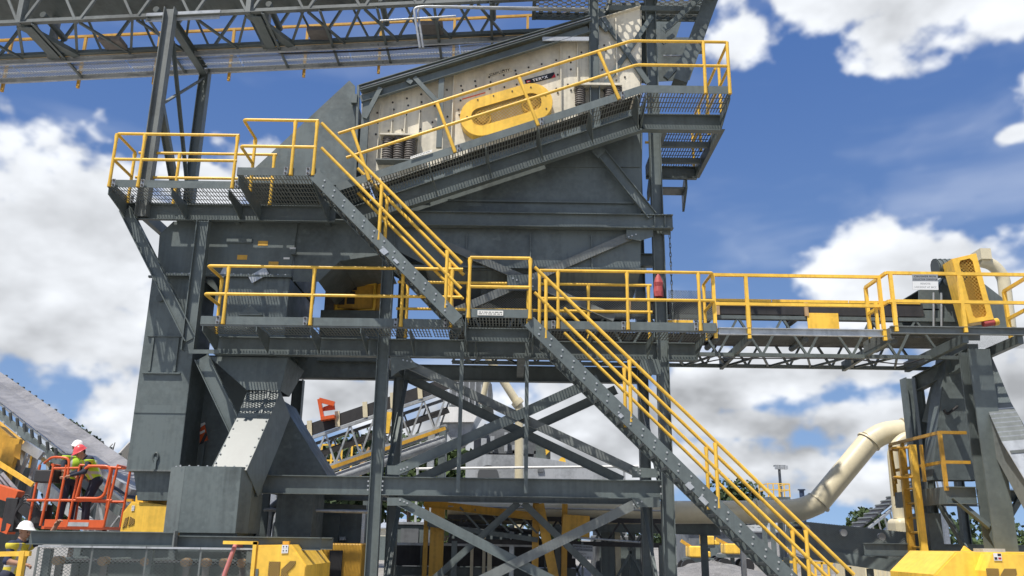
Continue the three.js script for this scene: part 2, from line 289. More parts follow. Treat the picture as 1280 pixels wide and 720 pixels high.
// ---------------------------------------------------------------- main steel frame of the screening tower
const XL = -2.42, XR = 2.87, ZF = -16.1, ZR = -18.6;
const tower = thing('tower_frame', 'dark grey bolted steel frame carrying the inclined screen', 'steel frame', [0, 0, -17.3]);
{
  const col = secI(0.2, 0.22), t = tower;
  const xs = [1, 0, 0];
  for (const [x, z, h] of [[XL, ZF, 7.4], [XR, ZF, 13.4], [XL, ZR, 7.4], [XR, ZR, 13.4]]) {
    const c = part(t, 'column', prism(col, [x, 0.03, z], [x, h, z], xs), M.steel);
    part(c, 'base_plate', bx(x - 0.25, x + 0.25, 0, 0.03, z - 0.25, z + 0.25), M.steelDusty);
  }
  const beam = (x0, x1, y0, y1, z, w = 0.18, m = M.steel) => part(t, 'beam', prism(secI(w, y1 - y0), [x0, (y0 + y1) / 2, z], [x1, (y0 + y1) / 2, z]), m);
  const inL = XL + 0.115, inR = XR - 0.115;
  for (const z of [ZF, ZR]) { beam(inL, inR, 2.38, 2.71, z); beam(inL, inR, 4.93, 5.27, z); }
  beam(-4.72, XL - 0.115, 2.38, 2.71, ZF); beam(-4.72, XL - 0.115, 2.38, 2.71, ZR);
  beam(-5.62, XL - 0.115, 4.93, 5.27, ZF); beam(-4.9, XL - 0.115, 4.93, 5.27, ZR); beam(XR + 0.115, 3.55, 4.93, 5.27, ZF);
  beam(XL - 0.1, 3.13, 7.5, 7.79, -15.89, 0.17); beam(XL - 0.1, 3.13, 7.5, 7.79, ZR + 0.3, 0.17);
  // cross beams running back
  const deep = (x, y0, y1, z0 = ZF - 0.115, z1 = ZR + 0.115) => part(t, 'cross_beam', prism(secI(0.15, y1 - y0), [x, (y0 + y1) / 2, z0], [x, (y0 + y1) / 2, z1]), M.steel);
  for (const x of [XL, XR]) { deep(x, 2.42, 2.68); deep(x, 4.97, 5.23); }
  deep(-4.5, 2.42, 2.68); deep(-4.6, 4.97, 5.23); deep(0.2, 4.99, 5.24);
  for (const x of [XL + 0.13, XR - 0.16]) part(t, 'side_brace', prism(secL(0.09, 0.09), [x, 2.72, ZF - 0.15], [x, 4.9, ZR + 0.15]), M.steel);
  // diagonal braces: angle sections with gusset plates
  const brace = (a, b, w = 0.16, m = M.steel) => part(t, 'brace', prism(secL(0.07, w, 0.01).map(([x, y]) => [x, y - w / 2]), a, b), m);
  const gusset = (pts, bolts = []) => { const g = part(t, 'gusset', plate(pts, 0.014), M.steel); for (const p of bolts) shared(g, 'bolt', boltGeo, M.bolt, p); };
  const zb = ZF + 0.03;
  // upper bay
  brace([-1.531, 7.245, -15.97], [1.96, 5.715, -15.97], 0.16, M.steelDusty); brace([2.367, 7.412, -15.95], [-1.212, 5.743, -15.95], 0.16, M.steelDusty);
  gusset([[-0.096, 6.525, -15.9], [0.505, 6.549, -15.9], [0.506, 6.229, -15.9], [-0.091, 6.22, -15.9]], [[0.013, 6.457, -15.885], [0.09, 6.426, -15.885], [0.015, 6.281, -15.885], [0.398, 6.303, -15.885], [0.397, 6.463, -15.885]]);
  gusset([[2.221, 7.491, -15.9], [2.738, 7.499, -15.9], [2.733, 7.35, -15.9], [2.481, 7.263, -15.9], [2.217, 7.309, -15.9]], [[2.262, 7.337, -15.885], [2.326, 7.363, -15.885], [2.404, 7.389, -15.885]]);
  // middle bay, front and rear
  brace([-2.05, 4.839, -16.06], [2.308, 2.854, -16.06], 0.17, M.steelDusty); brace([-2.048, 2.82, -16.02], [1.643, 4.548, -16.02], 0.19);
  brace([-2.317, 5.016, -18.55], [2.375, 2.856, -18.55], 0.2); brace([-2.035, 2.76, -18.5], [2.274, 4.775, -18.5], 0.2);
  gusset([[-2.272, 4.916, -16], [-1.911, 4.921, -16], [-1.736, 4.724, -16], [-2.079, 4.659, -16], [-2.237, 4.535, -16]], [[-2.027, 4.856, -15.99], [-1.951, 4.842, -15.99], [-1.875, 4.827, -15.99]]);
  gusset([[2.229, 2.935, -16], [2.694, 2.912, -16], [2.689, 2.756, -16], [2.224, 2.749, -16]], [[2.299, 2.878, -15.99], [2.37, 2.822, -15.99], [2.372, 2.879, -15.99]]);
  gusset([[-2.224, 2.902, -16], [-1.992, 2.905, -16], [-1.813, 2.822, -16], [-1.867, 2.736, -16], [-2.216, 2.745, -16]], [[-1.973, 2.833, -15.99], [-1.915, 2.848, -15.99], [-1.858, 2.878, -15.99]]);
  gusset([[2.822, 4.927, -16], [2.43, 4.921, -16], [2.423, 4.677, -16], [2.812, 4.622, -16]]);
  // lowest bay
  brace([-1.966, 2.271, -16.05], [0.988, 0.863, -16.05], 0.17); brace([2.299, 2.299, -16], [-0.629, 0.87, -16], 0.17, M.steelDusty);
  gusset([[-2.193, 2.336, -15.99], [-1.934, 2.339, -15.99], [-1.728, 2.244, -15.99], [-1.812, 2.201, -15.99], [-2.185, 2.196, -15.99]], [[-1.959, 2.297, -15.98], [-1.886, 2.27, -15.98], [-1.827, 2.243, -15.98]]);
  gusset([[2.212, 2.381, -15.98], [2.717, 2.416, -15.98], [2.711, 2.234, -15.98], [2.309, 2.229, -15.98]], [[2.237, 2.276, -15.97], [2.31, 2.305, -15.97], [2.382, 2.327, -15.97]]);
  brace([XL + 0.2, 0.2, ZR], [0.2, 2.38, ZR], 0.14); brace([XR - 0.2, 0.2, ZR], [0.3, 2.38, ZR], 0.14);
  for (const x of [XL + 0.12, XR - 0.14]) part(t, 'side_brace', prism(secL(0.09, 0.09), [x, 0.15, ZF - 0.15], [x, 2.4, ZR + 0.15]), M.steel);
  // knee brace below the inclined walkway beam, and the upright above it
  part(t, 'knee_brace', prism(secC(0.08, 0.2), [1.725, 9.121, -15.86], [2.724, 7.751, -15.86], [1, 0.8, 0]), M.steel);
  gusset([[1.482, 9.334, -15.8], [1.756, 9.409, -15.8], [1.831, 9.13, -15.8], [1.685, 8.953, -15.8], [1.48, 9.194, -15.8]]);
  const xu = 1.634;
  part(t, 'upright', prism(secI(0.18, 0.2), [xu, 9.366, -15.86], [xu, 13.4, -15.86], xs), M.steel);
  part(t, 'upright', prism(secI(0.18, 0.2), [xu, 9.4, ZR], [xu, 13.4, ZR], xs), M.steel);
  brace([1.832, 12.268, -15.95], [2.75, 10.73, -15.95], 0.13); brace([2.878, 12.304, -15.92], [1.786, 10.551, -15.92], 0.1);
  gusset([[1.745, 12.428, -15.9], [1.862, 12.352, -15.9], [2.007, 11.968, -15.9], [1.888, 11.89, -15.9], [1.74, 12.079, -15.9]], [[1.826, 12.228, -15.89], [1.874, 12.113, -15.89], [1.923, 12.018, -15.89]]);
  for (const z of [-15.86, ZR]) beam(xu + 0.1, 4.6, 13.1, 13.4, z, 0.16);
  part(t, 'stiffener', bx(xu - 0.3, xu + 1.8, 13.02, 13.09, -15.8, -15.72), M.steelDusty);
  // beam ends, stiffeners and bolts
  for (const x of [XR - 0.1, XR + 0.1]) part(t, 'stiffener', bx(x - 0.006, x + 0.006, 7.52, 7.77, -15.815, -15.88), M.steel);
  for (const [x, y] of [[XL - 0.13, 2.47], [XL - 0.13, 2.54], [XL - 0.13, 2.62], [XL + 0.13, 2.47], [XL + 0.13, 2.54], [XL + 0.13, 2.62], [XR - 0.13, 2.47], [XR - 0.13, 2.6]]) shared(t, 'bolt', boltGeo, M.bolt, [x, y, ZF + 0.105]);
  // left-hand outrigger
  const xo = -6.043;
  part(t, 'post', prism(secI(0.18, 0.24), [xo, 4.96, -15.9], [xo, 7.55, -15.9], xs), M.steel);
  part(t, 'outrigger_brace', prism(secI(0.16, 0.22), [-7.602, 7.755, -15.88], [-6.013, 5.174, -15.88], [1, 0, 0]), M.steel);
  part(t, 'outrigger_brace', prism(secC(0.1, 0.26), [-5.789, 4.84, -15.95], [-4.726, 3.035, -15.95], [1, 0, 0]), M.steel);
  gusset([[-5.997, 4.954, -15.78], [-5.432, 4.962, -15.78], [-5.424, 4.886, -15.78], [-5.988, 4.878, -15.78]]);
  part(t, 'post', prism(secI(0.2, 0.22), [-4.6, 0.02, ZF], [-4.6, 2.37, ZF], xs), M.steel);
  part(t, 'post', prism(secI(0.2, 0.22), [-4.6, 0.02, ZR], [-4.6, 4.9, ZR], xs), M.steel);
  part(t, 'brace', prism(secC(0.08, 0.16), [-5.0, 2.4, -16.0], [-4.35, 0.3, -16.0], [1, 0, 0]), M.steel);
  // hangers that carry the stair landing
  for (const x of [-0.918, 0.299]) part(t, 'hanger', bx(x - 0.035, x + 0.035, 2.44, 5.2, -15.93, -15.88), M.steel);
}

// ---------------------------------------------------------------- main hopper below the screen
{
  const t = thing('collecting_hopper', 'large dark plate hopper below the cream screen', 'hopper', [0.6, 5.3, -17.4]);
  const z = -16.06, zr = -18.4;
  const fr = [[-2.621, 8.345, -16.06], [2.638, 10.274, -16.06], [2.489, 6.709, -16.06], [-1.484, 6.651, -16.06], [-2.687, 7.26, -16.06]];
  part(t, 'front_plate', plate(fr, 0.02), M.chute);
  part(t, 'rear_plate', plate(fr.map(([x, y]) => [x, y, zr]), 0.02), M.steel);
  part(t, 'end_plate', plate([[fr[1][0], fr[1][1], z], [fr[1][0], fr[1][1], zr], [fr[2][0], fr[2][1], zr], [fr[2][0], fr[2][1], z]], 0.02), M.steelDark);
  part(t, 'step_plate', plate([[0.61, 8.955, -16.03], [2.567, 9.677, -16.03], [2.545, 8.879, -16.03], [0.643, 8.85, -16.03]], 0.02), M.steel);
  const y1 = 8.097, y2 = 6.712, xa = -1.505, xb = 2.502;
  part(t, 'seam_angle', bx(-1.3, xb, y1 - 0.02, y1 + 0.02, z + 0.012, z + 0.07), M.steel);
  part(t, 'flange', bx(xa - 0.6, xb + 0.1, y2 - 0.02, y2 + 0.02, z + 0.012, z + 0.09), M.steel);
  for (const px of [-0.9, 0.35, 1.55]) part(t, 'rib', bx(px - 0.01, px + 0.01, y2 + 0.03, 7.4, z + 0.012, z + 0.07), M.steel);
  // lower funnel to the collecting belt
  const L = [[-1.7, y2, z], [xb, y2, z], [xb, y2, zr], [-1.7, y2, zr]], B = [[-1.2, 5.9, -16.75], [2.3, 5.9, -16.75], [2.3, 5.9, -18.0], [-1.2, 5.9, -18.0]];
  for (let i = 0; i < 4; i++) { const k = (i + 1) % 4; part(t, 'funnel_side', plate([L[i], L[k], B[k], B[i]], 0.016), M.steelDark); }
}

// ---------------------------------------------------------------- stairs
function stair(label, top, bot, z0, z1, postsN, postsF, extras) {
  const t = thing('steel_stair', label, 'stairs', [bot[0], bot[1], (z0 + z1) / 2], 'grey steel stairs with yellow handrails');
  const L = Math.hypot(bot[0] - top[0], bot[1] - top[1]), d = [(bot[0] - top[0]) / L, (bot[1] - top[1]) / L], up = [-d[1], d[0]].map((v) => v * Math.sign(d[0])), hh = 0.22;
  const c = (s, z, k = -hh / 2) => [top[0] + d[0] * s + up[0] * k, top[1] + d[1] * s + up[1] * k, z];
  for (const [z, sec] of [[z0, secCr(0.06, hh)], [z1, secC(0.06, hh)]]) {
    const s = part(t, 'stringer', prism(sec, c(0, z), c(L, z), [up[0], up[1], 0]), M.steel);
    if (z === z0) for (let k = 0.22; k < L - 0.1; k += 0.268) { shared(s, 'bolt', boltGeo, M.bolt, c(k, z + 0.006, -0.06)); shared(s, 'bolt', boltGeo, M.bolt, c(k + 0.06, z + 0.006, -0.15)); }
  }
  for (let k = 0.2; k < L; k += 0.268) {    // each tread: perforated pan with a folded nosing
    const p = c(k, 0, -0.1), a = 0.13, q = [[p[0] - a, p[1], z0 - 0.01], [p[0] + a, p[1], z0 - 0.01], [p[0] + a, p[1], z1 + 0.01], [p[0] - a, p[1], z1 + 0.01]];
    const tr = part(t, 'tread', sheet(q), M.tread);
    for (const sx of [-a, a]) part(tr, 'nosing', bx(p[0] + sx - 0.004, p[0] + sx + 0.004, p[1] - 0.05, p[1], z0 - 0.012, z1 + 0.012), M.steelDusty);
  }
  for (const [z, posts, s0, s1] of [[z0 - 0.03, postsN, extras.n0, extras.n1], [z1 + 0.03, postsF, extras.f0, extras.f1]]) {
    const hv = 0.92, mv = 0.46, at = (s, k) => add3(c(s, z, 0), [0, k, 0]);
    part(t, 'top_rail', pipe(fillet([...(extras.pre?.(z, hv) ?? []), at(s0, hv), at(s1, hv)], 0.08), 0.031), M.yellow);
    part(t, 'middle_rail', pipe([at(s0 + (extras.ms ?? 0), mv), at(s1, mv)], 0.029), M.yellow);
    for (const s of posts) {
      const post = part(t, 'post', pipe([at(s, -0.16), at(s, 0.05), at(s, hv - 0.14), at(s, hv - 0.03)], [0.036, 0.032, 0.031, 0.042]), M.yellow);
      part(post, 'rail_clamp', cyl(add3(at(s, mv), [-d[0] * 0.06, -d[1] * 0.06, 0]), add3(at(s, mv), [d[0] * 0.06, d[1] * 0.06, 0]), 0.034), M.yellow);
    }
  }
  return t;
}
const st1a = [-3.51, 7.994, -14.4], st1b = [-0.846, 5.32, -14.4], st2a = [0.378, 5.323, -14.4], st2b = [st2a[0] + 5.36, 0.02, -14.4];
const stairUp = stair('steel stair climbing left from the middle landing to the upper walkway', st1a, st1b, -14.4, -15.15, [1.62, 3.35], [1.62, 3.35], { n0: -0.05, n1: 3.72, f0: 0.78, f1: 3.72, ms: 0.05 });
const stairDown = stair('steel stair descending right from the middle landing to the ground', st2a, st2b, -14.4, -15.15, [0.3, 2.3, 4.25, 6.2], [2.3, 4.25, 6.2], { n0: 0.02, n1: 7.2, f0: 0.8, f1: 7.2 });
for (const q of [[[2.857, 2.535, -14.387], [2.924, 2.587, -14.387], [3.012, 2.499, -14.387], [2.944, 2.448, -14.387]], [[3.068, 2.323, -14.387], [3.123, 2.374, -14.387], [3.234, 2.262, -14.387], [3.18, 2.211, -14.387]], [[1.786, 3.652, -14.387], [1.84, 3.693, -14.387], [1.892, 3.64, -14.387], [1.838, 3.599, -14.387]]]) part(stairDown, 'sticker', plate(q, 0.003), M.galv);
{ // stickers on the stringers
  const t = stairUp;
  part(t, 'sticker', plate([[-2.34, 6.483, -14.387], [-2.259, 6.544, -14.387], [-2.17, 6.456, -14.387], [-2.251, 6.396, -14.387]], 0.003), M.galv);
  part(t, 'sticker', plate([[-2.092, 6.31, -14.387], [-2.052, 6.34, -14.387], [-1.978, 6.267, -14.387], [-2.018, 6.237, -14.387]], 0.003), M.galv);
}

// ---------------------------------------------------------------- middle walkway and stair landing
const textTex = (w, h, draw) => { const c = document.createElement('canvas'); c.width = w; c.height = h; draw(c.getContext('2d'), w, h); const t = new THREE.CanvasTexture(c); t.colorSpace = THREE.SRGBColorSpace; return t; };
function printed(t, name, pts, draw, w = 256, h = 96) {   // a printed plate: corners bottom left, bottom right, top right, top left
  const q = pts.map(v3), e = q[1].clone().sub(q[0]), n = e.clone().cross(q[3].clone().sub(q[0])).normalize();
  const g = fromTris([q[0], q[1], q[2], q[0], q[2], q[3]].flatMap((p) => [p.x + n.x * 0.004, p.y + n.y * 0.004, p.z + n.z * 0.004]), [0, 0, 1, 0, 1, 1, 0, 0, 1, 1, 0, 1]);
  const back = part(t, name, plate(pts, 0.006), M.galv);
  part(back, 'print', g, new THREE.MeshStandardMaterial({ map: textTex(w, h, draw), roughness: 0.5 }));
  return back;
}
const rnd = rng(77);
function smallPrint(c, w, h) { c.fillStyle = '#e9e9e2'; c.fillRect(0, 0, w, h); c.fillStyle = '#444'; for (let y = 12; y < h - 10; y += 18) { let x = 10; while (x < w - 20) { const l = 12 + rnd() * 34; c.fillRect(x, y, Math.min(l, w - 10 - x), 9); x += l + 8; } } }
{
  const t = thing('middle_walkway', 'long grey walkway with yellow guard rail halfway up the tower', 'walkway', [-1, 5.3, -15.5]);
  const y = 5.3, x0 = -5.58, x1 = 3.68, zf = -15.1, zb = -15.98;
  deckPanels(t, [x0, y, zf], [x1, y, zf], [x1, y, zb], [x0, y, zb], 9);
  for (const [a, b] of [[x0, -0.86], [0.36, x1]]) part(t, 'toe_board', bx(a, b, y - 0.02, y + 0.13, zf, zf + 0.012), M.steel);
  part(t, 'edge_angle', bx(x0, x1, y - 0.05, y - 0.012, zf - 0.012, zf - 0.002), M.steelDusty);
  part(t, 'toe_board', bx(x0 - 0.012, x0, y - 0.02, y + 0.13, zb, zf), M.steel); part(t, 'toe_board', bx(x1, x1 + 0.012, y - 0.02, y + 0.13, zb, zf), M.steel);
  for (const px of [258, 324, 390, 452, 512, 592, 735, 812, 875]) { const x = -2 + (px - 500) / 68.4; // cantilever brackets below the deck
    part(t, 'bracket', plate([[x, y - 0.03, zf], [x, y - 0.14, zf], [x, y - 0.36, zb], [x, y - 0.03, zb]], 0.014), M.steel); }
  const fp = [256, 281, 388, 499, 560].map((px) => [-2.0 + (px - 498) / 68.4, y, zf + 0.03]), rp = [692, 778, 867].map((px) => [-2.0 + (px - 498) / 68.4, y, zf + 0.03]);
  guardRail(t, [[x0 + 0.02, y, zb + 0.1], [x0 + 0.02, y, zf + 0.03], [-0.9, y, zf + 0.03]], [[x0 + 0.02, y, zb + 0.1], ...fp.slice(1)], { clip: -0.09 });
  guardRail(t, [[0.5, y, zf + 0.03], [x1 - 0.02, y, zf + 0.03], [x1 - 0.02, y, zb + 0.15]], [...rp, [x1 - 0.02, y, zb + 0.15], [0.5, y, zf + 0.03]], { clip: -0.09 });
  guardRail(t, [[-2.2, y, -15.94], [2.68, y, -15.94]], spread([-2.0, y, -15.94], [2.62, y, -15.94], 5));
}
{
  const t = thing('stair_landing', 'small landing with yellow rail between the two stairs', 'landing', [-0.25, 5.3, -14.8]);
  const y = 5.3, x0 = -0.79, x1 = 0.365;
  deckPanels(t, [x0, y, -14.4], [x1, y, -14.4], [x1, y, -15.09], [x0, y, -15.09], 1);
  part(t, 'toe_board', bx(x0, x1, y, y + 0.15, -14.4, -14.388), M.steel);
  for (const x of [x0, x1]) part(t, 'side_channel', bx(x - 0.006, x + 0.006, y - 0.34, y + 0.02, -14.39, -15.1), M.steel);
  part(t, 'support_beam', prism(secC(0.07, 0.24), [x0, y - 0.16, -15.07], [x1, y - 0.16, -15.07]), M.steel);
  for (const x of [x0 - 0.03, x1 + 0.03]) part(t, 'bracket', plate([[x, y - 0.1, -14.5], [x, y - 0.34, -15.1], [x, y - 0.34, -15.86], [x, y - 0.06, -15.86], [x, y - 0.06, -14.5]], 0.014), M.steel);
  const a = [x0 + 0.05, y, -14.37], b = [x1 - 0.05, y, -14.37];
  guardRail(t, [a, b], [a, b], { clip: 0 });
  printed(t, 'notice', [[-0.584, 5.33, -14.37], [-0.144, 5.33, -14.37], [-0.146, 5.415, -14.37], [-0.586, 5.415, -14.37]], smallPrint, 256, 48);
}

// ---------------------------------------------------------------- upper left walkway and stair head
{
  const t = thing('upper_walkway', 'upper grey walkway with yellow guard rail at the left end', 'walkway', [-6, 7.92, -15.5]);
  const y = 7.92, x0 = -7.62, x1 = -5.0, zf = -15.1, zb = -15.98, x2 = -3.5, zf2 = -14.45;
  deckPanels(t, [x0, y, zf], [x1, y, zf], [x1, y, zb], [x0, y, zb], 3);
  deckPanels(t, [x1, y, zf2], [x2, y, zf2], [x2, y, zb], [x1, y, zb], 2);
  part(t, 'toe_board', bx(x0, x1, y - 0.02, y + 0.13, zf, zf + 0.012), M.steel); part(t, 'toe_board', bx(x1, x2, y - 0.02, y + 0.13, zf2, zf2 + 0.012), M.steel);
  part(t, 'toe_board', bx(x0 - 0.012, x0, y - 0.02, y + 0.13, zb, zf), M.steel); part(t, 'toe_board', bx(x1 - 0.006, x1 + 0.006, y - 0.02, y + 0.13, zf, zf2), M.steel);
  part(t, 'support_beam', prism(secC(0.09, 0.33), [x0, y - 0.18, zb - 0.01], [x2, y - 0.18, zb - 0.01]), M.steel);
  part(t, 'support_beam', prism(secC(0.09, 0.33), [x0 + 0.1, y - 0.18, ZR + 0.3], [x2, y - 0.18, ZR + 0.3]), M.steel);
  for (const x of [-7.6, -6.42, -5.35]) part(t, 'bracket', plate([[x, y - 0.03, zf], [x, y - 0.16, zf], [x, y - 0.34, zb], [x, y - 0.03, zb]], 0.016), M.steel);
  for (const x of [-4.97, -3.62]) part(t, 'bracket', plate([[x, y - 0.03, zf2], [x, y - 0.18, zf2], [x, y - 0.34, zb], [x, y - 0.03, zb]], 0.016), M.steel);
  for (const x of [-7.3, -5.5, -3.7]) part(t, 'cross_beam', bx(x - 0.05, x + 0.05, y - 0.3, y - 0.08, zb - 0.02, ZR + 0.3), M.steel);
  const P = (x, z) => [x, y, z];
  guardRail(t, [P(x0 + 0.03, zb + 0.08), P(x0 + 0.03, zf + 0.03), P(x1 - 0.25, zf + 0.03)], [P(x0 + 0.03, zb + 0.08), P(x0 + 0.03, zf + 0.03), P(-7.05, zf + 0.03), P(-5.28, zf + 0.03)], { clip: 0.09 });
  guardRail(t, [P(x0 + 0.1, zb + 0.06), P(-4.75, zb + 0.06)], [P(-6.7, zb + 0.06), P(-4.8, zb + 0.06)]);
  guardRail(t, [P(x1 + 0.02, zf - 0.1), P(x1 + 0.02, zf2 + 0.03), P(x2 - 0.1, zf2 + 0.03)], [P(x1 + 0.02, zf - 0.1), P(-4.02, zf2 + 0.03), P(x2 - 0.12, zf2 + 0.03)], { clip: -0.09 });
}

// ---------------------------------------------------------------- inclined upper walkway beside the screen
const incA = [-2.95, 7.84, -14.7], incB = [2.42, 9.84, -14.7], incL = Math.hypot(5.37, 2.0), incD = [5.37 / incL, 2.0 / incL], incN = [-incD[1], incD[0], 0];
{
  const t = thing('inclined_walkway', 'inclined grey walkway with yellow guard rail beside the screen', 'walkway', [0, 8.9, -15]);
  const zb = -15.5, B = (p, z) => [p[0], p[1], z], C = [4.1, 9.84, -14.7], a = add3(incA, [-0.3, -0.11, 0]);
  deckPanels(t, a, incB, B(incB, zb), B(a, zb), 5); deckPanels(t, incB, C, B(C, zb), B(incB, zb), 2);
  const toe = (p, q) => part(t, 'toe_board', plate([add3(p, [0, -0.03, 0.008]), add3(q, [0, -0.03, 0.008]), add3(q, [0, 0.13, 0.008]), add3(p, [0, 0.13, 0.008])], 0.012), M.steel);
  toe(a, incB); toe(incB, C); part(t, 'toe_board', bx(C[0], C[0] + 0.012, C[1] - 0.03, C[1] + 0.13, zb, -14.7), M.steel);
  const sl = (s, z, k) => [incA[0] + incD[0] * s + incN[0] * k, incA[1] + incD[1] * s + incN[1] * k, z];
  part(t, 'support_beam', prism(secI(0.16, 0.36), sl(-0.2, zb - 0.02, -0.25), sl(incL, zb - 0.02, -0.25)), M.steel);
  part(t, 'support_beam', prism(secI(0.16, 0.34), [incB[0] + 0.05, 9.6, zb - 0.02], [C[0] - 0.02, 9.6, zb - 0.02]), M.steel);
  part(t, 'seal_plate', plate([sl(-0.1, zb - 0.1, -0.1), sl(incL, zb - 0.1, -0.1), sl(incL, -15.96, -0.1), sl(-0.1, -15.96, -0.1)], 0.014), M.steelDark);
  for (const s of [0.35, 1.45, 2.55, 3.6, 4.65, 5.6]) part(t, 'bracket', plate([sl(s, -14.7, -0.04), sl(s, -14.7, -0.13), sl(s, zb + 0.06, -0.4), sl(s, zb + 0.06, -0.04)], 0.014), M.steel);
  for (const x of [2.5, 4.08]) part(t, 'bracket', plate([[x, 9.8, -14.7], [x, 9.7, -14.7], [x, 9.45, zb], [x, 9.8, zb]], 0.014), M.steel);
  // rails: inclined, then level at the top; posts stand square to the slope
  const h = 1.07, m = 0.55, off = (p, k, n) => [p[0] + n[0] * k, p[1] + n[1] * k, p[2] + 0.03], up = [0, 1, 0], bis = [-0.18, 1.0, 0];
  for (const [k, nm] of [[h, 'top_rail'], [m, 'middle_rail']]) part(t, nm, pipe(fillet([off(sl(0.05, -14.7, 0), k, incN), off(incB, k, bis), off(C, k, up), [C[0], C[1] + k, zb + 0.05]], 0.08), 0.029), M.yellow);
  for (const s of [0.32, 1.98, 3.62, 5.25]) { const p = off(sl(s, -14.7, 0), 0, incN), post = part(t, 'post', pipe([off(sl(s, -14.7, 0), -0.02, incN), off(sl(s, -14.7, 0), 0.8, incN), off(sl(s, -14.7, 0), h - 0.03, incN)], [0.036, 0.03, 0.038]), M.yellow); const c = add3(p, [0.07, 0.06, 0.012]); shared(post, 'clip', clipGeo, M.galv, c); for (const dy of [-0.045, 0.045]) shared(post, 'bolt', boltBig, M.boltDark, add3(c, [0, dy, 0.012])); }
  for (const [x, z] of [[3.62, -14.67], [4.08, -14.67], [4.1, zb + 0.05]]) part(t, 'post', pipe([[x, 9.8, z], [x, 10.7, z], [x, 9.84 + h, z]], [0.036, 0.03, 0.034]), M.yellow);
  printed(t, 'notice', [[-1.909, 8.358, -14.66], [-1.516, 8.509, -14.66], [-1.518, 8.557, -14.66], [-1.911, 8.406, -14.66]], smallPrint, 256, 40);
}

// ---------------------------------------------------------------- cross platform at the high end of the screen
{
  const t = thing('end_platform', 'dark platform jutting right at the high end of the screen', 'platform', [3.5, 9.4, -16.8]);
  const y = 9.6, x0 = 2.98, x1 = 4.1, z0 = -15.6, z1 = -18.0;
  deckPanels(t, [x0, y + 0.2, z0], [x1, y + 0.2, z0], [x1, y + 0.2, z1], [x0, y + 0.2, z1], 2);
  for (const x of [x0, x1]) part(t, 'side_channel', prism(secC(0.09, 0.26), [x, y + 0.05, z0], [x, y + 0.05, z1]), M.steel);
  for (const z of [-16.6, -17.4]) part(t, 'joist', bx(x0 + 0.1, x1 - 0.02, y, y + 0.12, z - 0.04, z + 0.04), M.steel);
  part(t, 'end_channel', prism(secC(0.09, 0.3), [x0, y + 0.02, z1], [x1 + 0.02, y + 0.02, z1]), M.steel);
  part(t, 'step', bx(3.1, 3.9, y - 0.3, y - 0.26, -18.5, -18.1), M.steelDusty); part(t, 'step_bracket', plate([[3.9, y - 0.3, -18.05], [3.9, y - 0.7, -18.5], [3.9, y - 0.25, -18.5], [3.9, y + 0.1, -18.05]], 0.05), M.steel);
  part(t, 'step_bracket', plate([[3.1, y - 0.3, -18.05], [3.1, y - 0.45, -18.5], [3.1, y - 0.25, -18.5], [3.1, y + 0.1, -18.05]], 0.05), M.steel);
  const P = (x, z) => [x, y + 0.22, z];
  guardRail(t, [P(x1 - 0.03, z0), P(x1 - 0.03, z1 + 0.05), P(x0, z1 + 0.05)], [P(x1 - 0.03, -16.4), P(x1 - 0.03, -17.2), P(x1 - 0.03, z1 + 0.05), P(x0 + 0.3, z1 + 0.05)]);
}

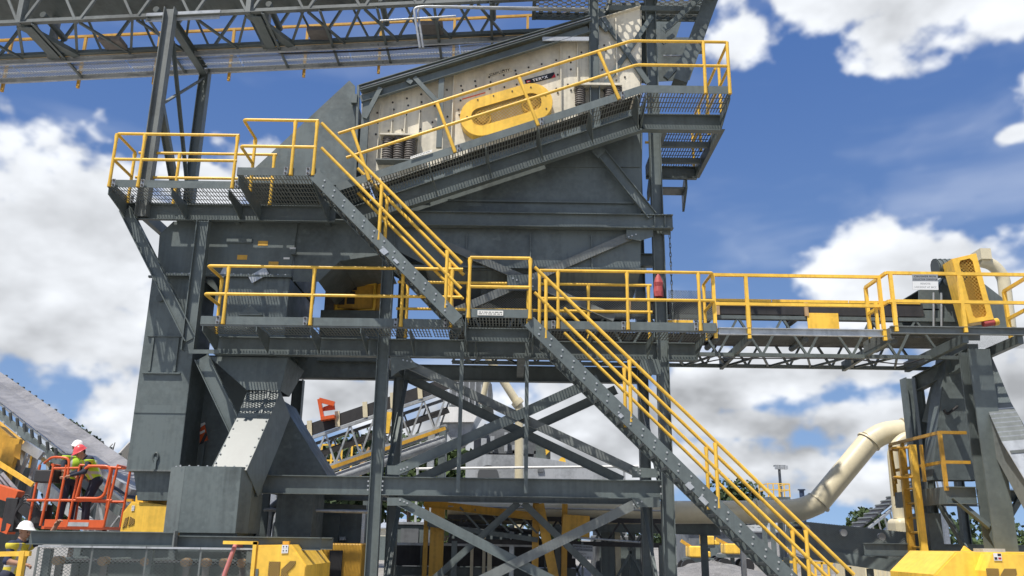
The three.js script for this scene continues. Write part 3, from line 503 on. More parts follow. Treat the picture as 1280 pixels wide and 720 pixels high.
// ---------------------------------------------------------------- vibrating screen
{
  const t = thing('vibrating_screen', 'cream inclined vibrating screen with yellow drive guard', 'screening machine', [0.2, 8, -17]);
  const z = -15.98, zr = -18.2, th = Math.atan2(2.0, 5.37), ca = Math.cos(th), sa = Math.sin(th);
  const o = [-3.033, 8.495, -15.98], S = (s, k, dz = 0) => [o[0] + ca * s - sa * k, o[1] + sa * s + ca * k, z + dz];   // s up the slope, k square to it
  const tl = [-3.158, 10.508, -15.98], tr = [2.641, 12.574, -15.98], br = [2.583, 10.487, -15.98], bl = [-3.02, 8.271, -15.98];
  part(t, 'side_plate', plate([bl, br, tr, tl], 0.016), M.cream); part(t, 'side_plate', plate([bl, br, tr, tl].map(([x, y]) => [x, y, zr]), 0.016), M.cream);
  part(t, 'feed_end_plate', plate([[br[0] + 0.02, br[1], z], [br[0] + 0.02, br[1], zr], [tr[0] + 0.02, tr[1], zr], [tr[0] + 0.02, tr[1], z]], 0.016), M.cream);
  part(t, 'screen_deck', plate([[bl[0], bl[1] + 0.5, z - 0.02], [br[0], br[1] + 0.5, z - 0.02], [br[0], br[1] + 0.5, zr + 0.02], [bl[0], bl[1] + 0.5, zr + 0.02]], 0.05), M.rubber);
  // stiffening ribs
  const rib = (px, y0, y1, w = 0.035) => { const x = -2.33 + (px - 500) / 63; part(t, 'rib', bx(x - 0.008, x + 0.008, y0, y1, z + 0.01, z + 0.01 + w * 2), M.cream); };
  for (const [px, a, b] of [[474, 120, 200], [490, 124, 178], [507, 124, 176], [525, 112, 200]]) rib(px, 8.927 + (200 - b) / 66, 8.927 + (200 - a) / 66);
  for (const [x, y0, y1] of [[-1.265, 9.206, 10.89], [0.949, 9.863, 11.526], [1.296, 10.049, 11.722], [2.109, 10.887, 12.234]]) part(t, 'rib', bx(x - 0.01, x + 0.01, y0, y1, z + 0.01, z + 0.08), M.cream);
  part(t, 'edge_angle', prism(secL(0.09, 0.05), add3(tl, [0, -0.05, 0.01]), add3(tr, [0, -0.05, 0.01])), M.cream);
  // rows of bolts on the side plate
  const r = rng(5);
  for (const [px, py] of [[468,146],[470,160],[468,176],[487,131],[489,141],[488,157],[505,125],[507,135],[505,148],[523,119],[524,130],[523,143],[540,122],[541,135],[539,158],[540,166],[574,106],[576,112],[577,117],[574,127],[576,141],[592,99],[593,106],[594,112],[610,93],[612,100],[611,110],[628,83],[629,90],[630,107],[644,83],[645,88],[646,103],[661,78],[662,84],[662,100],[678,73],[680,79],[680,94],[697,67],[698,74],[699,88],[714,62],[716,70],[716,80],[730,55],[731,62],[572,140],[573,147],[575,154],[576,160],[578,165],[697,108],[699,114],[712,102],[716,110],[484,171],[501,169],[524,168],[556,112],[558,150],[760,44],[762,52],[784,66],[786,90],[757,80],[775,95]]) shared(t, 'bolt', boltBig, M.boltDark, [...[-0.055 + (px - 640) / 62.6].concat(0), 0].map((v, i) => (i === 0 ? v : i === 1 ? 10.392 + (120 - py) / 62.2 : z + 0.016)));
  // drive guard: rounded slot-shaped cover with a mesh window and two pulleys behind it
  const gx = (px, py, k) => [-0.131 + (px - 635) / 63.4, 9.984 + (138 - py) / 63, z + k];
  const c1 = gx(602, 149, 0.2), c2 = gx(664, 128, 0.2), slot = (R, ext, dz) => { const P = [], a0 = Math.atan2(c2[1] - c1[1], c2[0] - c1[0]); for (let i = 0; i <= 14; i++) { const q = a0 + Math.PI / 2 + Math.PI * i / 14; P.push([c1[0] - Math.cos(a0) * ext + Math.cos(q) * R, c1[1] - Math.sin(a0) * ext + Math.sin(q) * R, z + dz]); } for (let i = 0; i <= 14; i++) { const q = a0 - Math.PI / 2 + Math.PI * i / 14; P.push([c2[0] + Math.cos(a0) * ext + Math.cos(q) * R, c2[1] + Math.sin(a0) * ext + Math.sin(q) * R, z + dz]); } return P; };
  const outer = slot(0.42, 0.02, 0.24), win = slot(0.2, 0.02, 0.24);
  const cover = part(t, 'drive_guard', plate(outer, 0.016, [win]), M.yellow);
  part(cover, 'guard_rim', outer.map((p, i) => { const q = outer[(i + 1) % outer.length]; return plate([p, q, [q[0], q[1], z + 0.02], [p[0], p[1], z + 0.02]], 0.012); }), M.yellow);
  part(cover, 'mesh_window', plate(slot(0.21, 0.02, 0.226), 0.004), M.yguard);
  for (const c of [c1, c2]) { const pl = part(cover, 'pulley', cyl([c[0], c[1], z + 0.05], [c[0], c[1], z + 0.15], 0.19, 28), M.yellowMesh); part(pl, 'hub', cyl([c[0], c[1], z + 0.15], [c[0], c[1], z + 0.19], 0.1, 20), M.yellowWorn); part(pl, 'pulley_rim', pipe(Array.from({ length: 28 }, (_, i) => [c[0] + Math.cos(i / 28 * 6.283) * 0.17, c[1] + Math.sin(i / 28 * 6.283) * 0.17, z + 0.155]), 0.016, 6, true), M.yellow); }
  for (const [px, py] of [[583,150],[596,126],[616,120],[640,113],[664,107],[683,118],[684,137],[668,146]]) shared(cover, 'bolt', boltGeo, M.boltDark, gx(px, py, 0.252));
  // coil springs in their seats
  const coil = (px, py, n, R = 0.1) => { const c = gx(px, py, 0.12), H = n * 0.05, pts = []; for (let i = 0; i <= n * 12; i++) { const q = i / 12 * 6.283; pts.push([c[0] + Math.cos(q) * R, c[1] + i / (n * 12) * H, c[2] + Math.sin(q) * R]); } part(t, 'coil_spring', pipe(pts, 0.021, 6), M.spring); };
  for (const px of [483, 497, 511]) coil(px, 208, 10, 0.095); for (const px of [728, 766]) coil(px, 128, 8, 0.09); coil(776, 124, 8, 0.09);
  part(t, 'spring_seat', bx(gx(473, 0, 0)[0], gx(522, 0, 0)[0], gx(0, 176.5, 0)[1], gx(0, 174.5, 0)[1], z + 0.01, z + 0.26), M.cream);
  part(t, 'spring_base', bx(gx(470, 0, 0)[0], gx(524, 0, 0)[0], gx(0, 211, 0)[1], gx(0, 209.5, 0)[1], z + 0.01, z + 0.26), M.steelDusty);
  part(t, 'spring_seat', bx(gx(720, 0, 0)[0], gx(782, 0, 0)[0], gx(0, 102, 0)[1], gx(0, 99, 0)[1], z + 0.01, z + 0.25), M.cream);
  // maker's lettering
  const pr = (name, a, b, hgt, draw, w, h) => { const n = [-(b[1] - a[1]), b[0] - a[0]], l = Math.hypot(...n), q = (p, k) => [p[0] + n[0] / l * k, p[1] + n[1] / l * k, z + 0.014]; printed(t, name, [q(a, 0), q(b, 0), q(b, hgt), q(a, hgt)], draw, w, h); };
  pr('nameplate', gx(607, 86.5, 0), gx(640, 75.5, 0), 0.1, (c, w, h) => { c.fillStyle = '#c9c0a8'; c.fillRect(0, 0, w, h); c.fillStyle = '#17150f'; c.font = 'bold italic 56px sans-serif'; c.textAlign = 'center'; c.textBaseline = 'middle'; c.fillText('SIMPLICITY', w / 2, h / 2, w - 8); }, 384, 64);
  pr('nameplate', gx(658, 95.5, 0), gx(697, 83.5, 0), 0.12, (c, w, h) => { c.fillStyle = '#15171b'; c.fillRect(0, 0, w, h); c.fillStyle = '#b3202c'; c.beginPath(); c.moveTo(w * 0.84, h); c.lineTo(w, h * 0.3); c.lineTo(w, h); c.fill(); c.beginPath(); c.arc(34, h / 2, 22, 0, 7); c.fill(); c.fillStyle = '#fff'; c.fillRect(22, h / 2 - 4, 24, 8); c.font = 'bold 56px sans-serif'; c.textAlign = 'center'; c.textBaseline = 'middle'; c.fillText('TEREX', w * 0.5, h / 2, w * 0.6); }, 320, 80);
  part(t, 'warning_strip', plate([gx(575, 118, 0.012), gx(605, 108, 0.012), gx(605, 106.5, 0.012), gx(575, 116.5, 0.012)], 0.004), M.orange);
}

// ---------------------------------------------------------------- dark cover beam over the screen with its small posts
{
  const t = thing('screen_cover', 'dark sloping cover beam on grey posts along the screen top', 'cover', [-1, 7.9, -15.8]);
  const a = [-3.144, 10.361, -15.75], b = [1.558, 12.055, -15.75];
  part(t, 'cover_plate', plate([a, b, [b[0], b[1] + 0.16, -16.6], [a[0], a[1] + 0.16, -16.6]], 0.02), M.steelDark);
  part(t, 'cover_edge', prism(secC(0.07, 0.13), add3(a, [0, 0.02, 0.02]), add3(b, [0, 0.02, 0.02])), M.steelDark);
  part(t, 'lower_edge', prism(secL(0.09, 0.19), add3(a, [0.05, -0.28, -0.04]), add3(b, [0, -0.28, -0.04])), M.steel);
  part(t, 'pipe', pipe([add3(a, [0.02, 0.03, 0.06]), add3(b, [0, 0.03, 0.06])], 0.014, 6), M.galv);
  for (const [px, y0, y1, w] of [[455, 222, 118, 0.15], [552, 188, 86, 0.11]]) { const x = -2.303 + (px - 500) / 64.5, Y = (v) => 9.726 + (150 - v) / 63; part(t, 'post', bx(x - w / 2, x + w / 2, Y(y0), Y(y1), -15.82, -15.74), M.steel); }
  part(t, 'strut', prism(bar(0.05, 0.09), [-3.003, 9.72, -15.72], [-2.72, 10.406, -15.72]), M.steel); part(t, 'strut', prism(bar(0.05, 0.09), [-2.049, 10.653, -15.72], [-1.555, 10.099, -15.72]), M.steel);
  part(t, 'strut', prism(bar(0.05, 0.09), [-2.193, 10.596, -15.72], [-2.092, 10.524, -15.72]), M.steel);
  part(t, 'rail', prism(bar(0.04, 0.09), [0.557, 11.584, -15.72], [1.517, 11.599, -15.72]), M.galv);
}

// ---------------------------------------------------------------- discharge chutes at the left of the tower
// a four-sided shell between two rectangles: [x0, x1, zFront, zBack] at a height
function shell(t, name, yTop, [a0, a1, az0, az1], yBot, [b0, b1, bz0, bz1], m, mSide = m, th = 0.014) {
  const A = [[a0, yTop, az0], [a1, yTop, az0], [a1, yTop, az1], [a0, yTop, az1]], B = [[b0, yBot, bz0], [b1, yBot, bz0], [b1, yBot, bz1], [b0, yBot, bz1]], out = [];
  for (let i = 0; i < 4; i++) { const k = (i + 1) % 4; out.push(part(t, name, plate([B[i], B[k], A[k], A[i]], th), i === 0 ? m : mSide)); }
  return out;
}
{
  const t = thing('feed_box', 'triangular grey plate box at the low end of the screen', 'chute', [-3.6, 7.9, -16.8]);
  const tri = [[-5.545, 8.521, -16.25], [-3.223, 8.486, -16.25], [-3.35, 10.73, -16.25], [-3.477, 10.86, -16.25]];
  part(t, 'side_plate', plate(tri, 0.02), M.chute); part(t, 'side_plate', plate(tri.map(([x, y]) => [x, y, -18.3]), 0.02), M.chute);
  part(t, 'sloping_plate', plate([tri[0], tri[3], [tri[3][0], tri[3][1], -18.3], [tri[0][0], tri[0][1], -18.3]], 0.02), M.chute);
  const e = [-3.29, 10.703, -16.2], f = [-3.123, 8.571, -16.2];
  part(t, 'end_flange', prism(bar(0.1, 0.05), [e[0] + 0.02, e[1], e[2]], [f[0] - 0.08, f[1], f[2]], [1, 0, 0]), M.steelDark);
  part(t, 'latch', bx(e[0] - 0.1, e[0] + 0.02, e[1] - 0.42, e[1] - 0.22, -16.22, -16.12), M.steelDark);
}
{
  const t = thing('upper_chute', 'wide grey chute body with yellow stickers below the upper walkway', 'chute', [-5, 5.3, -17.4]);
  const z = -16.3, zr = -18.4, zl = z;
  const Y = (v) => 6.554 + (345 - v) / 66.5, yF = Y(345);
  const xl = -6.997, xm = -4.385;
  // upper body
  const up = [[xl, yF, z], [xm + 0.02, yF, z], [-4.322, 7.711, -16.3], [-6.807, 7.674, -16.3], [-7.045, 7.398, -16.3]];
  part(t, 'front_plate', plate(up, 0.016), M.steel); part(t, 'rear_plate', plate(up.map(([x, y]) => [x, y, zr]), 0.016), M.steel);
  part(t, 'end_plate', plate([up[1], up[2], [up[2][0], up[2][1], zr], [up[1][0], up[1][1], zr]], 0.016), M.steelDark);
  part(t, 'end_plate', plate([up[0], up[4], [up[4][0], up[4][1], zr], [up[0][0], up[0][1], zr]], 0.016), M.steel);
  // sloping pan that brings the fines from under the screen
  const q0 = [-4.335, 7.729, -16.35], q1 = [-2.597, 7.755, -16.35], q2 = [-2.559, 7.06, -16.35], q3 = [-3.425, 6.913, -16.35], q4 = [-3.821, 6.476, -16.35], q5 = [-4.326, 6.469, -16.35];
  part(t, 'pan_front', plate([q0, q5, q4, q3, q2, q1], 0.016), M.steelDark);
  part(t, 'pan_floor', plate([q3, q2, [q2[0], q2[1], zr], [q3[0], q3[1], zr]], 0.016), M.steelDark); part(t, 'pan_floor', plate([q4, q3, [q3[0], q3[1], zr], [q4[0], q4[1], zr]], 0.016), M.steelDark);
  part(t, 'roof_plate', plate([[up[4][0] + 0.3, up[3][1] + 0.02, -16.1], [q1[0], up[3][1] + 0.02, -16.1], [q1[0], up[3][1] + 0.02, zr], [up[4][0] + 0.3, up[3][1] + 0.02, zr]], 0.02), M.steelDark);
  // joint flange with its row of bolts
  const fl = part(t, 'joint_flange', bx(xl - 0.06, xm + 0.06, yF - 0.03, yF + 0.01, z + 0.01, z + 0.08), M.steel);
  for (let i = 0; i < 18; i++) shared(fl, 'bolt', boltGeo, M.bolt, [mix(xl, xm, (i + 0.5) / 18), yF + 0.02, z + 0.05]);
  // lower box, open to the hopper below the deck
  const xb = -5.52, xc = -4.398;
  shell(t, 'box_side', yF - 0.03, [xb - 0.2, xm, z - 0.02, zr], 5.3, [xb - 0.2, xm, z - 0.02, zr], M.chute, M.steel);
  // hatch, strap and stickers
  part(t, 'strap', bx(-5.687, -5.19, Y(300), Y(293.5), z + 0.01, z + 0.05), M.steelDark);
  part(t, 'lever', prism(bar(0.03, 0.16), [-5.13, 6.457, -16.24], [-4.819, 6.659, -16.24]), M.galv); part(t, 'lever', prism(bar(0.03, 0.1), [-5.7, 6.514, -16.24], [-5.627, 6.713, -16.24]), M.galv);
  for (const [px, py] of [[329, 299.5], [303.5, 319.5], [345.5, 328]]) part(t, 'sticker', bx(-4.97 + (px - 329 - 6.5) / 66.5, -4.97 + (px - 329 + 6.5) / 66.5, Y(py + 3.2), Y(py - 3.2), z + 0.009, z + 0.014), M.label);
  for (const [px, py] of [[369, 306], [362, 320]]) part(t, 'sticker', bx(-4.97 + (px - 329 - 4) / 66.5, -4.97 + (px - 329 + 4) / 66.5, Y(py + 1.3), Y(py - 1.3), z + 0.009, z + 0.014), M.white);
  part(t, 'lock_box', bx(-4.379, -4.284, Y(316), Y(309), z + 0.01, z + 0.1), M.steelDark);
  part(t, 'roof_vent', plate([[-5.213, 5.676, -16.1], [-4.753, 5.683, -16.1], [-5.003, 5.886, -16.1]], 0.25), M.steelDark);
}
{
  const t = thing('discharge_chute', 'tall grey rectangular discharge chute at the left with shadow streaks', 'chute', [-7.3, 2.6, -16.8]);
  const z = -16.4, zr = -17.25, yT = 6.532, yB = 2.8, x0 = -7.12, x1 = -6.148;
  shell(t, 'chute_side', yT - 0.02, [x0, x1, z, zr], yB, [x0, x1, z, zr], M.chute, M.steelDark);
  part(t, 'front_seam', bx(x0, x1, 3.856 - 0.006, 3.856 + 0.006, z + 0.008, z + 0.02), M.chute);
  part(t, 'top_flange', bx(x0 - 0.06, x1 + 0.1, yT - 0.02, yT + 0.02, z + 0.005, z + 0.07), M.steel);
  part(t, 'bottom_flange', bx(x0 - 0.02, x1 + 0.02, yB - 0.03, yB, z + 0.02, zr - 0.02), M.steelDusty);
  // inspection hatch
  const hx0 = -6.951, hx1 = -6.427, hy0 = 4.62, hy1 = 5.325;
  const door = part(t, 'hatch', bx(hx0, hx1, hy0, hy1, z + 0.009, z + 0.022), M.chute);
  for (const x of [hx0 + 0.02, hx1 - 0.02]) part(door, 'hinge_bar', bx(x - 0.022, x + 0.022, hy0 + 0.03, hy1 - 0.03, z + 0.024, z + 0.05), M.steelDark);
  for (const y of [hy0 - 0.01, hy1 + 0.01]) { const f = part(door, 'hatch_flange', bx(hx0 - 0.1, hx1 + 0.1, y - 0.012, y + 0.012, z + 0.012, z + 0.06), M.steel); }
  const lx = -6.598, ly = 3.031;
  part(t, 'lifting_lug', pipe(Array.from({ length: 16 }, (_, i) => [lx + Math.cos(i / 16 * 6.283) * 0.045, ly + Math.sin(i / 16 * 6.283) * 0.075, z + 0.03]), 0.02, 6, true), M.steelDark);
  part(t, 'lug_plate', bx(lx - 0.012, lx + 0.03, yB, ly, z + 0.01, z + 0.05), M.chute);
  for (const [px, py] of [[201, 373], [242, 373]]) { const c = [-6.894, 6.096, -16.38], x = c[0] + (px - 201) / 66; part(t, 'pipe_stub', cyl([x, c[1], z], [x, c[1], z + 0.07], 0.075, 18), M.steel); }
  // narrower outlet below
  shell(t, 'outlet_side', yB - 0.03, [x0 + 0.1, x1 - 0.05, z - 0.1, zr + 0.05], yB - 0.55, [x0 + 0.22, x1 - 0.15, z - 0.15, zr + 0.1], M.chute, M.steelDark);
}
{
  const t = thing('spout_chute', 'grey hopper spout with a pale sunlit sheet leading into a box', 'chute', [-5.2, 1.6, -15.4]);
  const yD = 4.92;
  // hopper under the deck
  const a = [-5.762, -4.265, -16.25, -17.6], bY = 4.277;
  shell(t, 'hopper_side', yD, a, bY, [-4.962, -4.344, -16.2, -16.9], M.steel, M.steelDark);
  // perforated upper cover and plain pale lower cover, running down towards the viewer
  const p0 = [-4.956, 4.24, -16.18], p1 = [-4.342, 4.279, -16.18], m0 = [-4.953, 3.716, -15.75], m1 = [-4.373, 3.724, -15.75], e0 = [-5.072, 2.758, -15.02], e1 = [-4.481, 2.712, -15.02];
  part(t, 'perforated_cover', sheet([m0, m1, p1, p0]), M.hexplate);
  part(t, 'cover_bar', prism(bar(0.04, 0.06), lerp3(p0, m0, 0.72), lerp3(p1, m1, 0.72)), M.steel); part(t, 'cover_bar', prism(bar(0.06, 0.05), lerp3(p0, p1, 0.68), lerp3(m0, m1, 0.68)), M.steel); part(t, 'cover_bar', prism(bar(0.04, 0.1), lerp3(p0, m0, 0.97), lerp3(p1, m1, 0.97)), M.steel);
  const lid = part(t, 'spout_cover', plate([m0, e0, e1, m1], 0.012), M.gloss);
  for (let i = 0; i < 6; i++) for (const [s, q] of [[m0, e0], [m1, e1]]) { const p = lerp3(s, q, (i + 0.5) / 6); shared(lid, 'bolt', boltGeo, M.bolt, [p[0] + (s === m0 ? 0.03 : -0.03), p[1] + 0.006, p[2] + 0.008], new THREE.Quaternion().setFromUnitVectors(new THREE.Vector3(0, 0, 1), new THREE.Vector3(-0.3, 0.6, 0.72).normalize())); }
  const dn = [0.12, -0.42, -0.42];
  for (const [u, v, w] of [[p0, m0, e0], [p1, m1, e1]]) part(t, 'spout_side', [plate([u, m(u, v), add3(m(u, v), dn), add3(u, dn)], 0.012), plate([v, w, add3(w, dn), add3(v, dn)], 0.012)], M.steel);
  function m(u, v) { return v; }
  part(t, 'spout_floor', plate([add3(p0, dn), add3(p1, dn), add3(e1, dn), add3(e0, dn)], 0.012), M.steelDark);
  // eight-sided receiving box
  const yt = 2.751, yb = 1.681, bx0 = -5.85, bx1 = -4.431, f0 = -5.499, f1 = -4.546;
  const oct = [[f0, -14.95], [f1, -14.95], [bx1, -15.25], [bx1, -15.9], [f1, -16.2], [f0, -16.2], [bx0, -15.9], [bx0, -15.25]];
  for (let i = 0; i < 8; i++) { const [x, z] = oct[i], [X, Z] = oct[(i + 1) % 8]; part(t, 'box_panel', plate([[x, yb, z], [X, yb, Z], [X, yt, Z], [x, yt, z]], 0.012), M.chute); }
  const rim = part(t, 'box_rim', plate(oct.map(([x, z]) => [x * 1.0, yt + 0.005, z]), 0.02, [oct.map(([x, z]) => [mix(x, (f0 + f1) / 2, 0.06), yt + 0.005, mix(z, -15.55, 0.06)])]), M.steel);
  for (let i = 0; i < 9; i++) shared(rim, 'bolt', boltGeo, M.bolt, [mix(bx0 + 0.1, bx1 - 0.1, i / 8), yt + 0.02, i === 0 || i === 8 ? -15.2 : -14.98]);
  shell(t, 'foot_side', yb, [f0, f1, -15.05, -16.1], yb - 0.3, [f0, f1, -15.05, -16.1], M.steel);
}

// dark inclined hopper side and plates behind the lower left bay
{
  const t = thing('reject_hopper', 'dark sloping hopper behind the lower left beam', 'hopper', [-3.9, 0.6, -17.6]);
  const A = [[-4.513, 4.223, -17], [-4.329, 3.91, -17], [-3.456, 2.693, -17], [-4.562, 2.678, -17], [-4.959, 3.281, -17]];
  part(t, 'side_plate', plate(A, 0.02), M.steelDark); part(t, 'side_plate', plate(A.map(([x, y]) => [x, y, -18.2]), 0.02), M.steelDark);
  for (let i = 0; i < 5; i++) { const p = A[i], q = A[(i + 1) % 5]; if (i !== 2) part(t, 'hopper_wall', plate([p, q, [q[0], q[1], -18.2], [p[0], p[1], -18.2]], 0.016), M.steelDark); }
  part(t, 'outlet', bx(A[3][0] + 0.1, A[2][0] - 0.3, 0.5, A[2][1], -17.1, -18.1), M.steelDark);
  for (const x of [A[3][0] + 0.15, A[2][0] - 0.35]) part(t, 'leg', bx(x - 0.05, x + 0.05, 0, 0.5, -17.2, -17.1), M.steelDark);
  part(t, 'rear_body', plate([[-6.666, 5.245, -17.9], [-4.95, 5.269, -17.9], [-4.719, 2.686, -17.9], [-6.48, 2.662, -17.9]], 0.3), M.steelDark);
  for (const x of [-6.324, -4.885]) part(t, 'leg', bx(x - 0.07, x + 0.07, 0, 2.692, -17.95, -17.85), M.steelDark);
  part(t, 'deflector', plate([[-5.536, 5.449, -18.3], [-2.743, 5.488, -18.3], [-2.712, 4.93, -18.3], [-5.277, 4.894, -18.3]], 0.02), M.steelDark);
}

// ---------------------------------------------------------------- overhead conveyor on its trestle
const ovA = [-10.873, 11.886, -16], ovB = [-0.085, 12.642, -16], ovS = (ovB[1] - ovA[1]) / (ovB[0] - ovA[0]), ovY = (x) => ovA[1] + (x - ovA[0]) * ovS;
{
  const t = thing('overhead_conveyor', 'long dark lattice conveyor gallery crossing the top left', 'conveyor', [-5, 12.2, -16.6]);
  const xa = -14, xb = 1.25, z0 = -16.0, z1 = -17.25, p = (x, dy, z) => [x, ovY(x) + dy, z], H = 1.15, dx = 1.2;
  for (const z of [z0, z1]) { part(t, 'chord', prism(secL(0.11, 0.14, 0.014), p(xa, 0, z), p(xb, 0, z)), z === z0 ? M.steelDusty : M.steel); part(t, 'chord', prism(bar(0.1, 0.12), p(xa, H, z), p(xb, H, z)), M.steel); }
  const x0 = -10.463;
  for (let i = -1; i < 9; i++) {
    const n = x0 + i * dx; if (n > xb - 0.1) break;
    for (const z of [z0, z1]) for (const s of [-0.5, 0.5]) if (n + s * dx < xb) part(t, 'web_bar', prism(bar(0.05, 0.06), p(n + s * 0.09, 0.06, z), p(n + s * dx, H, z), [0, 0, 1]), z === z0 ? M.steelDusty : M.steel);
    part(t, 'lacing_bar', prism(bar(0.05, 0.05), p(n + 0.05, 0, z0), p(n + dx / 2, 0, z1)), M.steel); part(t, 'lacing_bar', prism(bar(0.05, 0.05), p(n - 0.05, 0.05, z0), p(n - dx / 2, 0.05, z1)), M.steel);
    if (i % 2 === 0 || i > 3) part(t, 'cross_bracket', prism(secL(0.06, 0.09), p(n + 0.3, -0.06, z0 + 0.1), p(n + 0.3, -0.06, -18.1)), M.steel);
    if (i % 2 === 0) part(t, 'return_roller', cyl(p(n + 0.35, 0.35, z0 - 0.15), p(n + 0.35, 0.35, z1 + 0.15), 0.07, 12), M.steelDark);
  }
  for (const x of [x0, x0 + 4.8]) { for (const z of [z0, z1]) part(t, 'stanchion', prism(bar(0.2, 0.1), p(x, -0.02, z), p(x, H, z), [1, 0, 0]), M.steelDusty); part(t, 'cross_member', prism(secI(0.22, 0.12), p(x + 0.15, 0, z0), p(x + 0.15, 0, z1)), M.steel); part(t, 'cross_member', prism(bar(0.2, 0.1), p(x, 0.02, z0), p(x + 0.6, 0.02, z1)), M.steel); }
  part(t, 'belt_pan', plate([p(xa, 1.0, z0 - 0.03), p(xb, 1.0, z0 - 0.03), p(xb, 1.0, z1 + 0.03), p(xa, 1.0, z1 + 0.03)], 0.02), M.steelDark);
  part(t, 'belt', plate([p(xa, 1.4, z0 - 0.15), p(xb, 1.4, z0 - 0.15), p(xb, 1.4, z1 + 0.15), p(xa, 1.4, z1 + 0.15)], 0.03), M.rubber);
  for (const x of [x0 + 1.55, x0 + 6.1, x0 + 8.6]) part(t, 'spill_tray', bx(x - 0.25, x + 0.25, ovY(x) + 0.0, ovY(x) + 0.12, -16.7, -17.1, 0.03), M.spring);
  part(t, 'splice_plate', plate([p(x0 + 2.65, -0.08, z0 + 0.03), p(x0 + 4.2, -0.08, z0 + 0.03), p(x0 + 4.2, 0.13, z0 + 0.03), p(x0 + 2.65, 0.13, z0 + 0.03)], 0.02), M.galv);
  // gallery walkway on the far side
  for (let i = 0; i < 6; i++) for (let k = 0; k < 3; k++) { const a = mix(xa, xb, i / 6) + 0.01, b = mix(xa, xb, (i + 1) / 6) - 0.01, za = -17.36 - k * 0.245; part(t, 'plank', [plate([p(a, 0.03, za), p(b, 0.03, za), p(b, 0.03, za - 0.235), p(a, 0.03, za - 0.235)], 0.004), plate([p(a, 0.03, za), p(b, 0.03, za), p(b, -0.03, za), p(a, -0.03, za)], 0.008)], M.perf); }
  for (const z of [-17.33, -18.1]) part(t, 'deck_beam', prism(secC(0.05, 0.13), p(xa, -0.05, z), p(xb, -0.05, z)), M.galv);
  guardRail(t, [p(xa, 0, -18.12), p(xb, 0, -18.12)], Array.from({ length: 9 }, (_, i) => p(x0 + 0.25 + (i - 1) * 1.75, 0, -18.12)), { base: -0.3, square: true, m: M.yellowWorn });
}
{
  const t = thing('cable_conduit', 'bent galvanised conduit pipes below the overhead conveyor', 'conduit', [-2.003, 11.448, -15.9]);
  const r = 0.028;
  part(t, 'pipe', pipe(fillet([[-1.92, 11.449, -15.9], [-2.097, 12.444, -15.9], [1.609, 12.387, -15.9]], 0.2, 5), r), M.galv);
  part(t, 'pipe', pipe(fillet([[-1.977, 11.399, -15.82], [-2.152, 12.35, -15.82], [-1.935, 12.392, -15.82], [1.518, 12.389, -15.82]], 0.15, 5), r), M.galv);
  part(t, 'pipe', pipe(fillet([[-2.847, 12.05, -15.85], [-1.257, 12.191, -15.85]], 0.1), 0.02), M.galv);
  part(t, 'cable', pipe(fillet([[-5.635, 12.318, -17.4], [-5.349, 12.178, -17.4], [-2.991, 12.298, -17.4], [-1.539, 12.466, -17.4], [-0.079, 12.613, -17.4]], 0.4, 6), 0.02, 6), M.rubber);
}
{
  const t = thing('conveyor_trestle', 'tall grey trestle of two posts holding the overhead conveyor', 'trestle', [-7.2, 7.6, -17]);
  const x = -7.27, yt = 12.28, z0 = -15.88, z1 = -18.1;
  part(t, 'post', prism(secI(0.2, 0.22), [x, 7.62, z0], [x, yt, z0], [1, 0, 0]), M.steelDusty); part(t, 'post', prism(secI(0.2, 0.22), [x, 7.2, z1], [x, yt - 0.15, z1], [1, 0, 0]), M.steel);
  part(t, 'cap_beam', prism(secI(0.16, 0.2), [x, yt - 0.22, z0 - 0.12], [x, yt - 0.22, z1 + 0.1]), M.steel);
  part(t, 'strut', prism(secI(0.12, 0.16), [x, 10.1, z0 - 0.12], [x, 8.05, z1 + 0.1], [1, 0, 0]), M.steel);
  part(t, 'brace', prism(secL(0.07, 0.07), [x, 10.15, z0 - 0.12], [x, 11.9, z1 + 0.1], [1, 0, 0]), M.steelDusty); part(t, 'brace', prism(secL(0.07, 0.07), [x + 0.05, 11.6, z0 - 0.12], [x + 0.05, 8.6, z1 + 0.1], [1, 0, 0]), M.steel);
}

